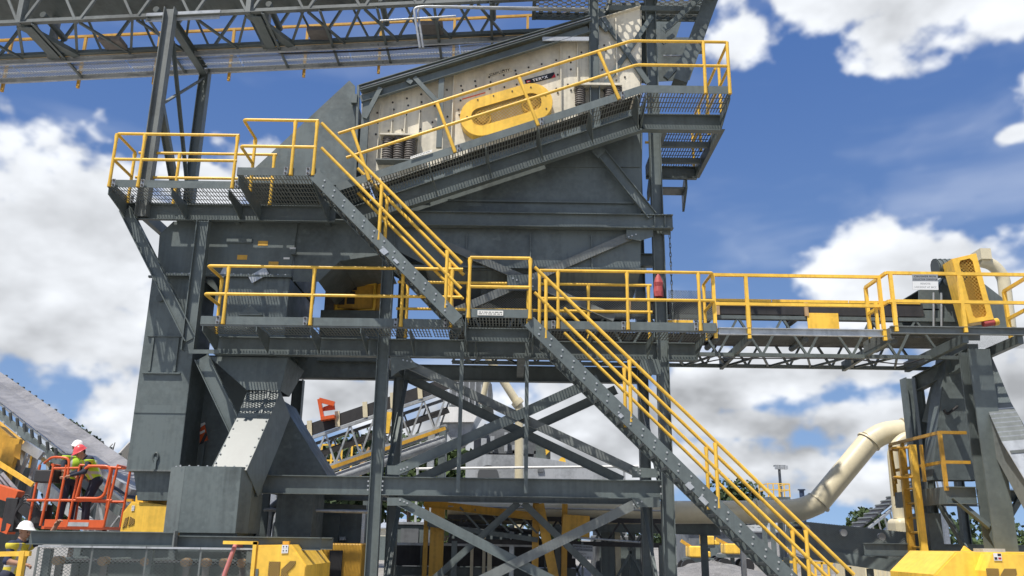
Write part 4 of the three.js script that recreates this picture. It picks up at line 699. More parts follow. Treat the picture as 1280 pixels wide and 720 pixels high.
// ---------------------------------------------------------------- head chute above the screen's high end
{
  const t = thing('head_chute', 'dark sloping feed chute above the high end of the screen', 'chute', [3.4, 9.9, -17]);
  const z = -16.7;
  part(t, 'back_plate', plate([[2.084, 13.733, -17.6], [4.739, 13.884, -17.6], [3.988, 11.766, -17.6], [2.488, 11.661, -17.6]], 0.02, [[[3.72, 12.863, -17.6], [4.036, 12.868, -17.6], [4.248, 13.445, -17.6], [3.869, 13.311, -17.6]]]), M.steelDark);
  part(t, 'inclined_girder', prism(bar(0.5, 0.3), [4.538, 13.796, -16.3], [3.45, 10.864, -16.3], [1, 0, 0]), M.steelDark);
  part(t, 'front_plate', plate([[1.795, 12.733, -16.35], [2.354, 12.862, -16.35], [2.311, 12.502, -16.35], [1.998, 12.418, -16.35]], 0.02), M.steelDark);
  part(t, 'liner_plate', plate([[2.278, 12.866, -16.3], [2.905, 12.877, -16.3], [2.792, 12.595, -16.3], [2.34, 12.509, -16.3]], 0.02), M.steelDusty);
  part(t, 'curved_lip', pipe(fillet([[1.856, 12.541, -16.3], [1.997, 12.662, -16.3], [2.054, 12.943, -16.3]], 0.2, 5), 0.05), M.steelDark);
  part(t, 'side_plate', plate([[2.659, 12.654, -16.45], [2.974, 12.659, -16.45], [2.871, 11.016, -16.45], [2.615, 11.012, -16.45]], 0.02), M.steelDark);
  part(t, 'brace', prism(secL(0.08, 0.14), [3.156, 11.904, -15.95], [4.007, 12.772, -15.95]), M.steel); part(t, 'brace', prism(bar(0.05, 0.08), [3.091, 11.705, -16], [3.334, 11.9, -16]), M.steel);
  part(t, 'strut', prism(bar(0.08, 0.12), [3.148, 10.934, -16.1], [3.57, 11.431, -16.1]), M.steel);
  part(t, 'floor_beam', bx(2.0, 3.9, 12.481, 12.599, -16.1, -15.98), M.steelDark);
  part(t, 'light_bar', cyl([3.135, 11.523, -16.2], [3.577, 11.53, -16.2], 0.025), M.galv);
}
{
  const t = thing('head_platform', 'open hexagon mesh platform at the very top of the tower', 'platform', [2.2, 13.1, -16.3]);
  const y = 12.92;
  deckPanels(t, [0.4, y, -15.3], [4.2, y, -15.3], [4.2, y, -16.9], [0.4, y, -16.9], 3, M.hexdeck);
  for (const z of [-15.3, -16.9]) part(t, 'edge_channel', prism(secC(0.06, 0.16), [0.4, y - 0.02, z], [4.2, y - 0.02, z]), M.steel);
  for (const x of [0.4, 1.7, 3.0, 4.2]) part(t, 'joist', bx(x - 0.04, x + 0.04, y - 0.12, y - 0.01, -15.32, -16.88), M.steel);
}

// ---------------------------------------------------------------- collecting conveyor leaving the tower to the right
const XE = 8.75;      // head end of the conveyor
{
  const t = thing('collecting_conveyor', 'level lattice conveyor with yellow guards leaving the tower to the right', 'conveyor', [5.5, 5.1, -16.75]);
  const z0 = -16.25, z1 = -17.35, yb = 5.1, yt = 5.84, xa = -1.2, dx = 0.86, n = Math.floor((XE - xa) / dx);
  for (const z of [z0, z1]) for (const y of [yb, yt]) part(t, 'chord', prism(bar(0.07, 0.07), [xa, y, z], [XE, y, z]), M.steel);
  for (let i = 0; i < n; i++) {
    const x = xa + i * dx;
    for (const z of [z0, z1]) { part(t, 'web_bar', prism(bar(0.04, 0.05), [x, yb, z], [x + dx / 2, yt, z], [0, 0, 1]), M.steel); part(t, 'web_bar', prism(bar(0.04, 0.05), [x + dx / 2, yt, z], [x + dx, yb, z], [0, 0, 1]), M.steel); }
    part(t, 'lacing_bar', prism(bar(0.04, 0.04), [x, yb, z0], [x + dx / 2, yb, z1]), M.steel); part(t, 'lacing_bar', prism(bar(0.04, 0.04), [x + dx / 2, yb, z1], [x + dx, yb, z0]), M.steel);
    if (i % 2 === 0) {
      const fr = part(t, 'idler_bracket', bx(x, x + 0.07, yt + 0.03, 6.14, z0 + 0.036, z0 + 0.08), M.wood); part(t, 'idler_bracket', bx(x, x + 0.07, yt + 0.03, 6.16, z1 - 0.03, z1 + 0.03), M.wood);
      part(fr, 'roller', cyl([x + 0.035, 5.98, z0 - 0.1], [x + 0.035, 5.98, z1 + 0.1], 0.06, 12), M.steelDark);
      part(fr, 'return_roller', cyl([x + 0.035, 5.45, z0 - 0.1], [x + 0.035, 5.45, z1 + 0.1], 0.06, 12), M.steelDark);
    }
  }
  part(t, 'belt', bx(xa, XE + 0.2, 6.05, 6.08, z0 - 0.04, z1 + 0.04), M.rubber); part(t, 'return_belt', bx(xa, XE, 5.5, 5.525, z0 - 0.06, z1 + 0.06), M.rubber);
  part(t, 'skirt', bx(xa, 8.0, 5.9, 6.15, z0 + 0.02, z0 + 0.035), M.rubber);
  for (const [a, b] of [[3.75, 5.05], [5.07, 6.55], [6.57, 7.95]]) part(t, 'edge_guard', bx(a, b, 6.145, 6.2, z0 + 0.02, z0 + 0.05), M.yellow);
  part(t, 'belt_guard', bx(-0.6, 2.68, 5.75, 6.32, z0 + 0.05, z0 + 0.062), M.guard); part(t, 'belt_guard', bx(3.05, 3.9, 5.75, 6.35, z0 + 0.05, z0 + 0.062), M.guard);
  part(t, 'yellow_plate', bx(5.718, 6.323, 5.624, 5.935, z0 + 0.05, z0 + 0.065), M.yellow);
  part(t, 'yellow_plate', bx(2.98, 3.5, 5.5, 5.75, z0 + 0.07, z0 + 0.09), M.yellow);
  part(t, 'cable', pipe(fillet([[3.535, 4.88, -16.1], [4.041, 4.995, -16.1], [6.397, 5.029, -16.1], [7.448, 4.92, -16.1], [7.843, 5.049, -16.1]], 0.5, 6), 0.012, 6), M.rubber);
}
{
  const t = thing('conveyor_walkway', 'narrow walkway with square yellow rail along the right conveyor', 'walkway', [5.3, 5.3, -15.5]);
  const y = 5.27, x0 = 3.74, x1 = 6.776, zf = -15.2, zb = -16.1;
  deckPanels(t, [x0, y, zf], [x1, y, zf], [x1, y, zb], [x0, y, zb], 3, M.guard);
  part(t, 'side_channel', prism(secC(0.07, 0.13), [x0, y + 0.03, zf], [x1, y + 0.03, zf]), M.galv);
  for (const px of [937, 1107]) { const x = 4.298 + (px - 937) / 68; part(t, 'cross_bracket', plate([[x, y - 0.01, zf + 0.02], [x, y - 0.14, zf + 0.02], [x, y - 0.24, -17.4], [x, y - 0.05, -17.4]], 0.07), M.steel); }
  const p = (px) => [4.298 + (px - 937) / 68, y, zf + 0.04];
  guardRail(t, [p(893), p(1104)], [p(895), p(936), p(1102)], { square: true, base: -0.1, h: 1.09 });
  part(t, 'gate_post', prism(bar(0.05, 0.05), [p(1096)[0], y + 0.1, zf + 0.0], [p(1096)[0], y + 0.62, zf + 0.0], [0, 0, 1]), M.yellow); part(t, 'gate_post', prism(bar(0.05, 0.05), [p(940)[0], y + 0.1, zf - 0.08], [p(940)[0], y + 0.62, zf - 0.08], [0, 0, 1]), M.yellow);
}
{
  const t = thing('drive_platform', 'wider platform with yellow rail around the right conveyor drive', 'platform', [8.3, 5.3, -15.8]);
  const y = 5.29, x0 = 6.756, x1 = 10.4, zf = -15.0, zb = -16.2;
  deckPanels(t, [x0, y, zf], [x1, y, zf], [x1, y, zb], [x0, y, zb], 3, M.guard);
  part(t, 'side_channel', prism(secC(0.07, 0.14), [x0, y + 0.03, zf], [x1, y + 0.03, zf]), M.steelDusty); part(t, 'end_channel', prism(secC(0.07, 0.2), [x0, y - 0.02, zf], [x0, y - 0.02, zb]), M.steelDusty);
  for (const x of [8.092, 9.071]) part(t, 'cross_beam', plate([[x, y - 0.02, zf], [x, y - 0.18, zf], [x, y - 0.26, -17.4], [x, y - 0.06, -17.4]], 0.1), M.steel);
  const p = (x, z) => [x, y, z], xr = 8.091;
  guardRail(t, [p(x0 + 0.03, -15.9), p(x0 + 0.03, zf + 0.04), p(x1, zf + 0.04)], [p(x0 + 0.03, -15.9), p(x0 + 0.1, zf + 0.04), p(xr, zf + 0.04), p(xr + 1.7, zf + 0.04)], { square: true, base: 0, h: 1.09, mid: 0.56 });
  const xq = 9.438;
  guardRail(t, [p(xq, -15.9), p(9.35, zf)], [p(xq, -15.9)], { square: true, base: 0, h: 1.05, mid: 0.5 });
}
{
  const t = thing('safety_sign', 'white lettered lockout sign on the drive platform rail', 'sign', [7.453, 6.066, -14.93]);
  printed(t, 'sign_board', [[7.222, 6.063, -14.93], [7.683, 6.062, -14.93], [7.705, 6.356, -14.93], [7.24, 6.349, -14.93]], (c, w, h) => {
    c.fillStyle = '#dfe1e0'; c.fillRect(0, 0, w, h); c.fillStyle = '#8e9398'; c.fillRect(0, 0, w, h * 0.46); c.fillStyle = '#1c1f24'; c.textAlign = 'center'; c.font = 'bold 40px sans-serif';
    c.fillText('CRUSHER RUN', w / 2, 44, w - 20); c.fillText('COLLECTOR CONVEYOR', w / 2, 90, w - 16); c.fillStyle = '#4a4e55'; c.font = '34px sans-serif'; c.fillText('REMOTE', w / 2, 150); c.fillText('LOCKOUT AT MCC', w / 2, 200, w - 24);
  }, 320, 224);
}
{
  const t = thing('conveyor_drive', 'dark drive housing of the right conveyor with hood plates', 'conveyor drive', [9, 5.3, -16.7]);
  const hood = [[7.903, 5.691, -16.3], [7.993, 6.453, -16.3], [8.377, 6.507, -16.3], [8.533, 6.74, -16.3], [8.852, 6.761, -16.3], [9.248, 6.652, -16.3], [9.611, 6.329, -16.3], [9.721, 6.006, -16.3], [9.678, 5.717, -16.3]];
  part(t, 'hood_side', plate(hood, 0.02), M.steel); part(t, 'hood_side', plate(hood.map(([x, y]) => [x, y, -17.4]), 0.02), M.steel);
  for (let i = 1; i < hood.length - 2; i++) part(t, 'hood_plate', plate([hood[i], hood[i + 1], [hood[i + 1][0], hood[i + 1][1], -17.4], [hood[i][0], hood[i][1], -17.4]], 0.016), M.steel);
  part(t, 'dark_panel', plate([[8.322, 5.72, -16.26], [8.353, 6.463, -16.26], [8.608, 6.746, -16.26], [8.756, 6.665, -16.26], [8.789, 5.726, -16.26]], 0.016), M.steelDark);
  const mc = [8.574, 6.844, -16.1];
  const motor = part(t, 'motor', cyl([mc[0] - 0.3, mc[1], mc[2]], [mc[0] + 0.28, mc[1] + 0.05, mc[2]], 0.17, 18), M.steelDark);
  for (let i = 0; i < 6; i++) part(motor, 'cooling_fin', cyl([mc[0] - 0.28 + i * 0.09, mc[1], mc[2]], [mc[0] - 0.26 + i * 0.09, mc[1] + 0.004, mc[2]], 0.2, 14), M.steelDark);
  const gp = part(t, 'gearbox', cyl([mc[0] + 0.02, mc[1] - 0.22, mc[2] - 0.1], [mc[0] + 0.02, mc[1] - 0.22, mc[2] + 0.3], 0.14, 16), M.steelDark);
  // belt drive guard, leaning
  const f = [[8.502, 5.611, -15.55], [8.96, 5.694, -15.55], [8.807, 6.977, -15.55], [8.336, 6.858, -15.55]], q = (u, v) => lerp3(lerp3(f[0], f[1], u), lerp3(f[3], f[2], u), v), ring = [];
  const win = (e) => { const P = [], cs = [[0.24, 0.86], [0.24, 0.13], [0.76, 0.13], [0.76, 0.86]]; for (const [u, v] of [[0.3, 0.95], [0.22, 0.9], [0.22, 0.1], [0.3, 0.06], [0.7, 0.06], [0.78, 0.1], [0.78, 0.9], [0.7, 0.95]]) P.push(add3(q(u + (u < 0.5 ? -e : e), v + (v < 0.5 ? -e * 0.3 : e * 0.3)), [0, 0, 0])); return P; };
  const dg = part(t, 'belt_guard', plate(f, 0.014, [win(0)]), M.yellow);
  for (let i = 0; i < 4; i++) { const a = f[i], b = f[(i + 1) % 4]; part(dg, 'guard_side', plate([a, b, add3(b, [0, 0, -0.36]), add3(a, [0, 0, -0.36])], 0.012), M.yellow); }
  part(dg, 'mesh_window', plate(win(0.03).map((p) => add3(p, [0, 0, -0.02])), 0.004), M.yguard); part(dg, 'guard_back', plate(f.map((p) => add3(p, [0, 0, -0.36])), 0.012), M.yellowMesh);
  part(t, 'grease_can', cyl([8.781, 5.612, -15.6], [8.98, 5.645, -15.6], 0.06, 14), M.red); part(t, 'grease_cap', cyl([8.98, 5.645, -15.6], [9.057, 5.662, -15.6], 0.07, 14), M.yellow);
  for (const px of [1167, 1177]) part(t, 'conduit', pipe([[8.168, 5.703, -16.2], [8.251, 6.379, -16.2]].map((p) => [p[0] + (px - 1168) / 66, p[1], p[2]]), 0.022, 8), M.galv);
  const pc = [[10.015, 7.517, -17.6], [10.28, 7.448, -17.6], [10.482, 7.182, -17.6], [10.45, 6.041, -17.6]];
  part(t, 'dust_pipe', pipe(fillet(pc, 0.4, 6), 0.13, 16), M.duct); part(t, 'dust_hood', bx(9.961, 10.185, 7.499, 7.735, -17.4, -17.8), M.duct);
}
// ---------------------------------------------------------------- transfer tower under the conveyor head
{
  const t = thing('transfer_tower', 'heavy dusty grey support tower below the right conveyor head', 'support tower', [8.6, 0, -16.6]);
  const xc = 8.536, xl = 8.283, yP = 2.634;
  part(t, 'column', prism(secI(0.4, 0.36, 0.02, 0.03), [xc, 0.02, -15.6], [xc, 5.1, -15.6], [0, 0, 1]), M.steel); part(t, 'column', prism(secI(0.3, 0.36), [xc, 0.02, -18.2], [xc, 5.05, -18.2], [1, 0, 0]), M.steelDark);
  part(t, 'column', prism(secI(0.14, 0.16), [xl, 0.02, -17.4], [xl, 4.923, -17.4], [1, 0, 0]), M.steel); part(t, 'column', prism(secI(0.14, 0.16), [xl + 1.2, 0.02, -18.6], [xl + 1.2, 5, -18.6], [1, 0, 0]), M.steelDark);
  part(t, 'sloping_beam', prism(secI(0.16, 0.3), [8.266, 4.79, -17.4], [8.812, 5.14, -16.1]), M.steelDark);
  part(t, 'brace', prism(bar(0.08, 0.1), [8.311, 4.006, -17.35], [8.525, 4.759, -17.2]), M.steel);
  const box = [[8.61, 5.45, -16.6], [9.177, 5.458, -16.6], [8.939, 2.837, -16.6], [7.973, 2.824, -16.6], [8.313, 4.34, -16.6]];
  part(t, 'chute_front', plate(box, 0.02), M.steelDark); part(t, 'chute_rear', plate(box.map(([x, y]) => [x, y, -17.05]), 0.02), M.steelDark);
  for (const [i, k] of [[0, 4], [4, 3], [1, 2]]) part(t, 'chute_side', plate([box[i], box[k], [box[k][0], box[k][1], -17.05], [box[i][0], box[i][1], -17.05]], 0.02), M.steelDark);
  part(t, 'hose', pipe(fillet([[8.301, 4.14, -16.5], [8.351, 4.049, -16.5], [8.486, 4.143, -16.5], [8.57, 4.205, -16.5]], 0.15, 5), 0.025, 8), M.rubber);
  // lower service platform
  const x0 = 7.786, x1 = xc + 0.9, zf = -15.8, zb = -17.9;
  deckPanels(t, [x0, yP, zf], [x1, yP, zf], [x1, yP, zb], [x0, yP, zb], 2);
  part(t, 'platform_beam', prism(secC(0.08, 0.3), [x0, yP - 0.13, zf], [xc - 0.21, yP - 0.13, zf]), M.steel); part(t, 'platform_beam', prism(secC(0.08, 0.3), [x0, yP - 0.13, zf], [x0, yP - 0.13, zb]), M.steel);
  part(t, 'platform_beam', prism(secC(0.08, 0.2), [xc + 0.21, yP - 0.13, zf], [x1 + 1.5, yP - 0.13, zf]), M.steelDark); part(t, 'platform_beam', prism(secI(0.1, 0.2), [x0, yP - 0.13, zb], [x1, yP - 0.13, zb]), M.steelDark);
  part(t, 'knee_brace', prism(secL(0.1, 0.12), [7.872, 2.437, -15.82], [8.403, 1.921, -15.72], [1, 0, 0]), M.steel); part(t, 'knee_brace', prism(secL(0.1, 0.12), [8.075, 2.394, -16.8], [8.187, 1.535, -16.2], [1, 0, 0]), M.steel);
  part(t, 'knee_brace', prism(secL(0.1, 0.12), [9.144, 2.62, -15.8], [8.572, 1.923, -15.72], [1, 0, 0]), M.steel);
  part(t, 'lower_beam', prism(secI(0.1, 0.24), [x0 - 1.0, 1.55, -17.2], [x1 + 2, 1.55, -17.2]), M.steelDark);
  part(t, 'lower_box', bx(x0 + 0.2, xc - 0.3, 0.05, yP - 0.4, -17.0, -17.8), M.steelDark);
  const p = (x, z) => [x, yP, z];
  guardRail(t, [p(xc - 0.25, zf + 0.02), p(x0 + 0.02, zf + 0.02), p(x0 + 0.02, zb)], [p(x0 + 0.02, zf + 0.02), p(x0 + 0.02, zb), p(x0 + 0.02, -17.35)], { square: true, base: -0.05, h: 0.98, mid: 0.45, m: M.yellowWorn });
}
{
  const t = thing('access_ladder', 'yellow upright ladder with side cage at the transfer tower', 'ladder', [7.71, 1.088, -17]);
  const g0 = [7.657, 3.475, -16.6], g1 = [7.657, 1.075, -16.6], f0 = [7.698, 3.47, -17.15], f1 = [7.663, 1.139, -17.15];
  const a = [g1[0], 0, g1[2]], b = [f1[0], 0, f1[2]];
  part(t, 'stile', prism(bar(0.09, 0.12), a, [g0[0], g0[1], g0[2]], [1, 0, 0]), M.yellow); part(t, 'stile', prism(bar(0.09, 0.12), b, [f0[0], f0[1], f0[2]], [1, 0, 0]), M.yellowWorn);
  for (let i = 1; i < 12; i++) part(t, 'rung', cyl(lerp3(a, g0, i / 13), lerp3(b, f0, i / 13), 0.022, 8), M.yellowWorn);
  const c0 = [7.714, 3.493, -17.7], c1 = [7.753, 2.813, -17.7];
  part(t, 'cage_bar', prism(bar(0.05, 0.05), c0, c1, [1, 0, 0]), M.yellowWorn); part(t, 'cage_bar', prism(bar(0.05, 0.05), [7.683, 3.444, -16.3], [7.677, 2.771, -16.3], [1, 0, 0]), M.yellowWorn);
  for (const y of [0, 0.55]) part(t, 'cage_hoop', pipe(fillet([add3(f0, [0, -y - 0.05, 0]), add3(c0, [0, -y, 0]), add3(g0, [-0.35, -y - 0.05, -0.1]), add3(g0, [0, -y - 0.05, 0])], 0.15, 4), 0.025, 8), M.yellowWorn);
}
{
  const t = thing('side_chute', 'dusty grey chute with perforated cover sloping off the right edge', 'chute', [9.6, 1.5, -15.3]);
  const p0 = [8.558, 4.072, -15.5], p1 = [9.027, 4.122, -15.5], m0 = [8.528, 3.387, -15.1], m1 = [9.035, 3.435, -15.1], e0 = [8.82, 1.839, -14.4], e1 = [9.29, 1.883, -14.4], dn = [-0.02, -0.55, -0.12];
  part(t, 'perforated_cover', plate([p0, m0, m1, p1], 0.012), M.steelDusty); for (let i = 1; i < 8; i++) part(t, 'cover_rib', prism(bar(0.02, 0.02), lerp3(p0, m0, i / 8), lerp3(p1, m1, i / 8)), M.galv);
  part(t, 'spout_cover', plate([m0, e0, e1, m1], 0.012), M.galv); part(t, 'spout_side', plate([p0, add3(p0, dn), add3(e0, dn), e0], 0.012), M.steelDusty); part(t, 'spout_side', plate([p1, add3(p1, dn), add3(e1, dn), e1], 0.012), M.steelDusty);
  part(t, 'cover_joint', prism(bar(0.04, 0.05), [8.597, 3.2, -15], [9.113, 3.248, -15]), M.steelDusty);
  part(t, 'support_leg', bx(e0[0] + 0.1, e0[0] + 0.25, 0, e0[1], -14.7, -14.85), M.steel); part(t, 'spout_floor', plate([add3(p0, dn), add3(p1, dn), add3(e1, dn), add3(e0, dn)], 0.012), M.steelDark);
  part(t, 'head_box', plate([p0, p1, add3(p1, [0.1, 1.0, -0.6]), add3(p0, [0, 1.0, -0.6])], 0.02), M.steelDark);
}
// rubber flap / red cover wrapped on the tower column and a hanging rope
{
  const t = thing('red_cover', 'red plastic bag tied over a fitting on the right column', 'bag', [2.825, 6.133, -15.95]);
  const c = [2.812, 6.141, -15.92], prof = [[0.09, 0], [0.1, 0.1], [0.085, 0.2], [0.098, 0.28], [0.07, 0.36], [0.045, 0.42], [0.03, 0.45]], pts = [];
  const g = new THREE.LatheGeometry(prof.map(([x, y]) => new THREE.Vector2(x, y)), 20).toNonIndexed(), p = g.attributes.position;
  for (let i = 0; i < p.count; i++) { const x = p.getX(i), y = p.getY(i), z = p.getZ(i), k = 1 + (noise3(x * 26 + 4, y * 16, z * 26) - 0.5) * 0.34; p.setXYZ(i, x * k * 0.9, y, z * k * 0.75); }
  g.computeVertexNormals(); boxUV(g); g.translate(...c); part(t, 'bag', g, M.red); part(t, 'tie', cyl([c[0], c[1] + 0.42, c[2]], [c[0], c[1] + 0.5, c[2]], 0.025, 8), M.red);
}
{
  const t = thing('chain_line', 'thin dark chain hanging beside the right column', 'chain', [3.033, 5.706, -16]);
  const a = [3.083, 7.457, -16], x = a[0]; for (let i = 0; i < 22; i++) part(t, 'link', pipe(Array.from({ length: 8 }, (_, k) => [x + (i % 2 ? 0 : Math.cos(k / 8 * 6.283) * 0.016), a[1] - 0.06 - i * 0.095 + Math.sin(k / 8 * 6.283) * 0.06, a[2] + (i % 2 ? Math.cos(k / 8 * 6.283) * 0.016 : 0)]), 0.008, 5, true), M.steelDark);
  part(t, 'hook_plate', bx(x - 0.15, x + 0.02, a[1] - 0.02, a[1] + 0.1, -16.02, -15.98), M.steelDark);
}
// ---------------------------------------------------------------- dust duct behind the tower
{
  const t = thing('dust_duct', 'large cream dust duct rising behind the stair to the right', 'duct', [6, 1.9, -20]);
  const z = -20, a = [-1.363, 2.195, -20], b = [6.265, 2.333, -20], c = [7.3, 2.856, -20], d = [8.603, 4.04, -20], e = [9.72, 4.147, -20], r = 0.25;
  const k0 = [6.537, 2.354, -20], k1 = [6.965, 2.535, -20], t0 = [8.24, 3.908, -20], t1 = [8.592, 4.113, -20], t2 = [9.041, 4.174, -20];
  part(t, 'duct_pipe', pipe([a, [1.146, 2.229, -20]], r, 26), M.duct); part(t, 'duct_pipe', pipe([[1.182, 2.23, -20], [5.545, 2.306, -20]], r, 26), M.duct);
  part(t, 'elbow', pipe(fillet([[5.563, 2.306, -20], k0, k1], 0.6, 8), r, 26), M.duct); part(t, 'duct_pipe', pipe([k1, t0], r, 26), M.duct); part(t, 'elbow', pipe(fillet([t0, t1, t2], 0.6, 8), r, 26), M.duct); part(t, 'duct_pipe', pipe([t2, [10.441, 4.254, -20.5]], r, 26), M.duct);
  const fl = (p, q) => { const u = v3(q).sub(v3(p)).normalize().multiplyScalar(0.018); part(t, 'flange', cyl([p[0] - u.x, p[1] - u.y, p[2] - u.z], [p[0] + u.x, p[1] + u.y, p[2] + u.z], r + 0.035, 26), M.duct); };
  fl([1.164, 2.229, -20], b); fl([5.554, 2.306, -20], b); fl(k1, t0); fl(t0, k1); fl(t2, e);
  part(t, 'branch_pipe', pipe(fillet([[9.422, 3.988, -19.6], [8.881, 3.981, -19.6], [8.596, 3.692, -19.6], [8.573, 2.199, -19.6]], 0.35, 6), 0.13, 18), M.duct);
  part(t, 'branch_pot', bx(8.384, 8.771, 0.9, 2.199, -19.3, -19.9, 0.12), M.duct);
  for (const px of [640, 800, 915, 1110]) { const x = 0.072 + (px - 640) / 53.5; part(t, 'support_post', bx(x - 0.05, x + 0.05, 0, px > 1000 ? 3.9 : 1.95, -20.1, -20.0), M.galv); }
}

// ---------------------------------------------------------------- foreground: guarded feed conveyor, cabinets, hose
const zG = -14.46;
{
  const t = thing('guarded_conveyor', 'low dark conveyor behind silver mesh guards in the left foreground', 'conveyor', [-5.8, 0, -14.7]);
  const yTop = 1.455, xa = -7.524, xb = -4.053, yC = 1.682, n = 4;
  for (let i = 0; i < n; i++) { const a = mix(xa, xb, i / n), b = mix(xa, xb, (i + 1) / n); const f = part(t, 'mesh_panel', sheet([[a + 0.01, 0.75, zG], [b - 0.01, 0.75, zG], [b - 0.01, yTop - 0.02, zG], [a + 0.01, yTop - 0.02, zG]]), M.meshGalv); part(f, 'panel_frame', bx(a + 0.005, b - 0.005, yTop - 0.03, yTop, zG - 0.02, zG + 0.012), M.galv); part(f, 'panel_frame', bx(a - 0.015, a + 0.015, 0.75, yTop - 0.03, zG - 0.03, zG - 0.008), M.steelDusty); }
  part(t, 'side_channel', prism(secC(0.1, yC - yTop - 0.01), [xa - 0.2, (yC + yTop) / 2 + 0.005, -14.55], [-5.39, (yC + yTop) / 2 + 0.005, -14.55]), M.steel);
  part(t, 'side_channel', prism(secC(0.1, 0.2), [-5.438, yC - 0.15, -14.7], [xb + 1.0, yC - 0.15, -14.7]), M.steel); part(t, 'channel_end', bx(-5.39, -5.364, yTop - 0.02, yC + 0.02, -14.46, -14.6), M.steelDusty);
  part(t, 'side_channel', prism(secC(0.1, 0.2), [xa - 0.2, yC - 0.15, -15.7], [xb + 1.0, yC - 0.15, -15.7]), M.steelDark);
  part(t, 'belt', bx(xa, xb + 0.6, 1.2, 1.23, -14.75, -15.65), M.rubber); part(t, 'return_belt', bx(xa, xb + 0.6, 0.8, 0.825, -14.75, -15.65), M.rubber);
  for (const px of [70, 128, 182, 233, 258, 282, 305]) { const c = [-5.839, 1.21, -14.62], x = c[0] + (px - 182) / 79; const b = part(t, 'idler_stand', bx(x - 0.05, x + 0.05, 0.6, c[1], -14.66, -14.74), M.spring); part(b, 'roller_end', cyl([x, c[1] + 0.01, -14.56], [x, c[1] + 0.01, -14.74], 0.07, 16), M.wood); part(b, 'roller', cyl([x, c[1], -14.6], [x, c[1], -15.6], 0.055, 14), M.steelDark); }
  for (const x of [xa + 0.1, (xa + xb) / 2, xb - 0.1]) for (const z of [-14.62, -15.62]) part(t, 'leg', bx(x - 0.06, x + 0.06, 0, yTop - 0.05, z - 0.05, z + 0.05), M.steelDark);
  part(t, 'back_sheet', bx(xa, xb, 0.6, yTop - 0.05, -15.8, -15.78), M.steelDark);
}
function cabinet(label, front, depth, grilles, sticker, base) {     // yellow engine cabinet: profile swept back, grille openings and stickers
  const t = thing('engine_cabinet', label, 'cabinet', base);
  const shell_ = part(t, 'housing', plate(front.map((p) => add3(p, [0, 0, -depth / 2])), depth), M.yellow);
  part(t, 'door', plate(front.map((p) => add3(lerp3(p, centre(front), 0.035), [0, 0, 0.008])), 0.014), M.yellow);
  for (const g of grilles) { const gr = part(t, 'grille', plate(g.map((p) => add3(p, [0, 0, 0.02])), 0.012), M.boltDark); part(gr, 'grille_mesh', plate(g.map((p) => add3(p, [0, 0, 0.03])), 0.004), M.grilleMesh); }
  if (sticker) printed(t, 'sticker', sticker.map((p) => add3(p, [0, 0, 0.025])), (c, w, h) => { c.fillStyle = '#eee'; c.fillRect(0, 0, w, h); c.fillStyle = '#222'; for (const [x, y] of [[6, 6], [66, 6], [6, 82], [66, 82]]) { c.strokeRect(x, y, 56, 68); c.beginPath(); c.arc(x + 28, y + 26, 14, 0, 7); c.fill(); c.fillRect(x + 12, y + 48, 32, 10); } }, 128, 160);
  const [fx0, fx1] = [Math.min(...front.map((p) => p[0])), Math.max(...front.map((p) => p[0]))], fz = front[0][2], fy = Math.max(...front.map((p) => p[1]));
  for (const k of [0.12, 0.52]) part(t, 'hinge', bx(fx0 + 0.02, fx0 + 0.06, mix(0.5, fy, k), mix(0.5, fy, k) + 0.12, fz + 0.01, fz + 0.035), M.steelDark);
  part(t, 'door_handle', bx(fx1 - 0.16, fx1 - 0.08, mix(0.4, fy, 0.35), mix(0.4, fy, 0.35) + 0.05, fz + 0.015, fz + 0.05), M.boltDark); part(t, 'sill', bx(fx0, fx1, 0.32, 0.36, fz + 0.016, fz + 0.04), M.yellowWorn);
  const f0 = front.reduce((a, b) => (b[1] > a[1] ? b : a)); part(t, 'latch', bx(f0[0] - 0.2, f0[0] - 0.1, f0[1], f0[1] + 0.05, f0[2] - 0.3, f0[2] - 0.22), M.yellowWorn);
  return t;
}
const centre = (P) => { const s = [0, 0, 0]; for (const p of P) { s[0] += p[0] / P.length; s[1] += p[1] / P.length; s[2] += p[2] / P.length; } return s; };
{
  const z = -14.2, g = (px, py) => [-3.574 + (px - 350) / 79.5, 1.286 + (700 - py) / 79.5, z];
  const t = cabinet('yellow engine cabinet with black K-shaped grille at the bottom left', [[g(320, 0)[0], 0.3, z], [g(383, 0)[0], 0.3, z], g(383, 706), g(363, 681.5), g(320, 682.5)], 1.9,
    [[g(337, 745), g(351, 745), g(351, 702), g(337, 702)], [g(353, 726), g(353, 711), g(363, 701), g(370, 701), g(369, 706), g(360, 715), g(370, 728), g(366, 735)]], [g(351.5, 692), g(359.5, 691.6), g(359.5, 681.8), g(351.5, 682)], [-4.2, 0, -15.1]);
  part(t, 'skid', bx(g(318, 0)[0], g(386, 0)[0], 0, 0.3, -14.3, -16.0), M.steelDark);
  part(t, 'frame_post', bx(g(315.5, 0)[0], g(320, 0)[0], 0.2, g(0, 678.5)[1], -14.15, -14.25), M.yellow); part(t, 'frame_rail', bx(g(278, 0)[0], g(320, 0)[0], g(0, 682)[1], g(0, 678)[1], -14.15, -14.2), M.yellow);
  part(t, 'side_tank', bx(-3.867, -2.734, 0.3, 1.529, -16.9, -18.2, 0.03), M.yellowWorn); part(t, 'side_recess', bx(-3.33, -3.092, 0.3, 1.402, -16.85, -17.1), M.rubber); part(t, 'tank_skid', bx(-3.807, -2.794, 0, 0.3, -17, -18.1), M.steelDark); part(t, 'link_frame', bx(-3.775, -3.659, 0.1, 0.3, -15.9, -17.1), M.steelDark);
}
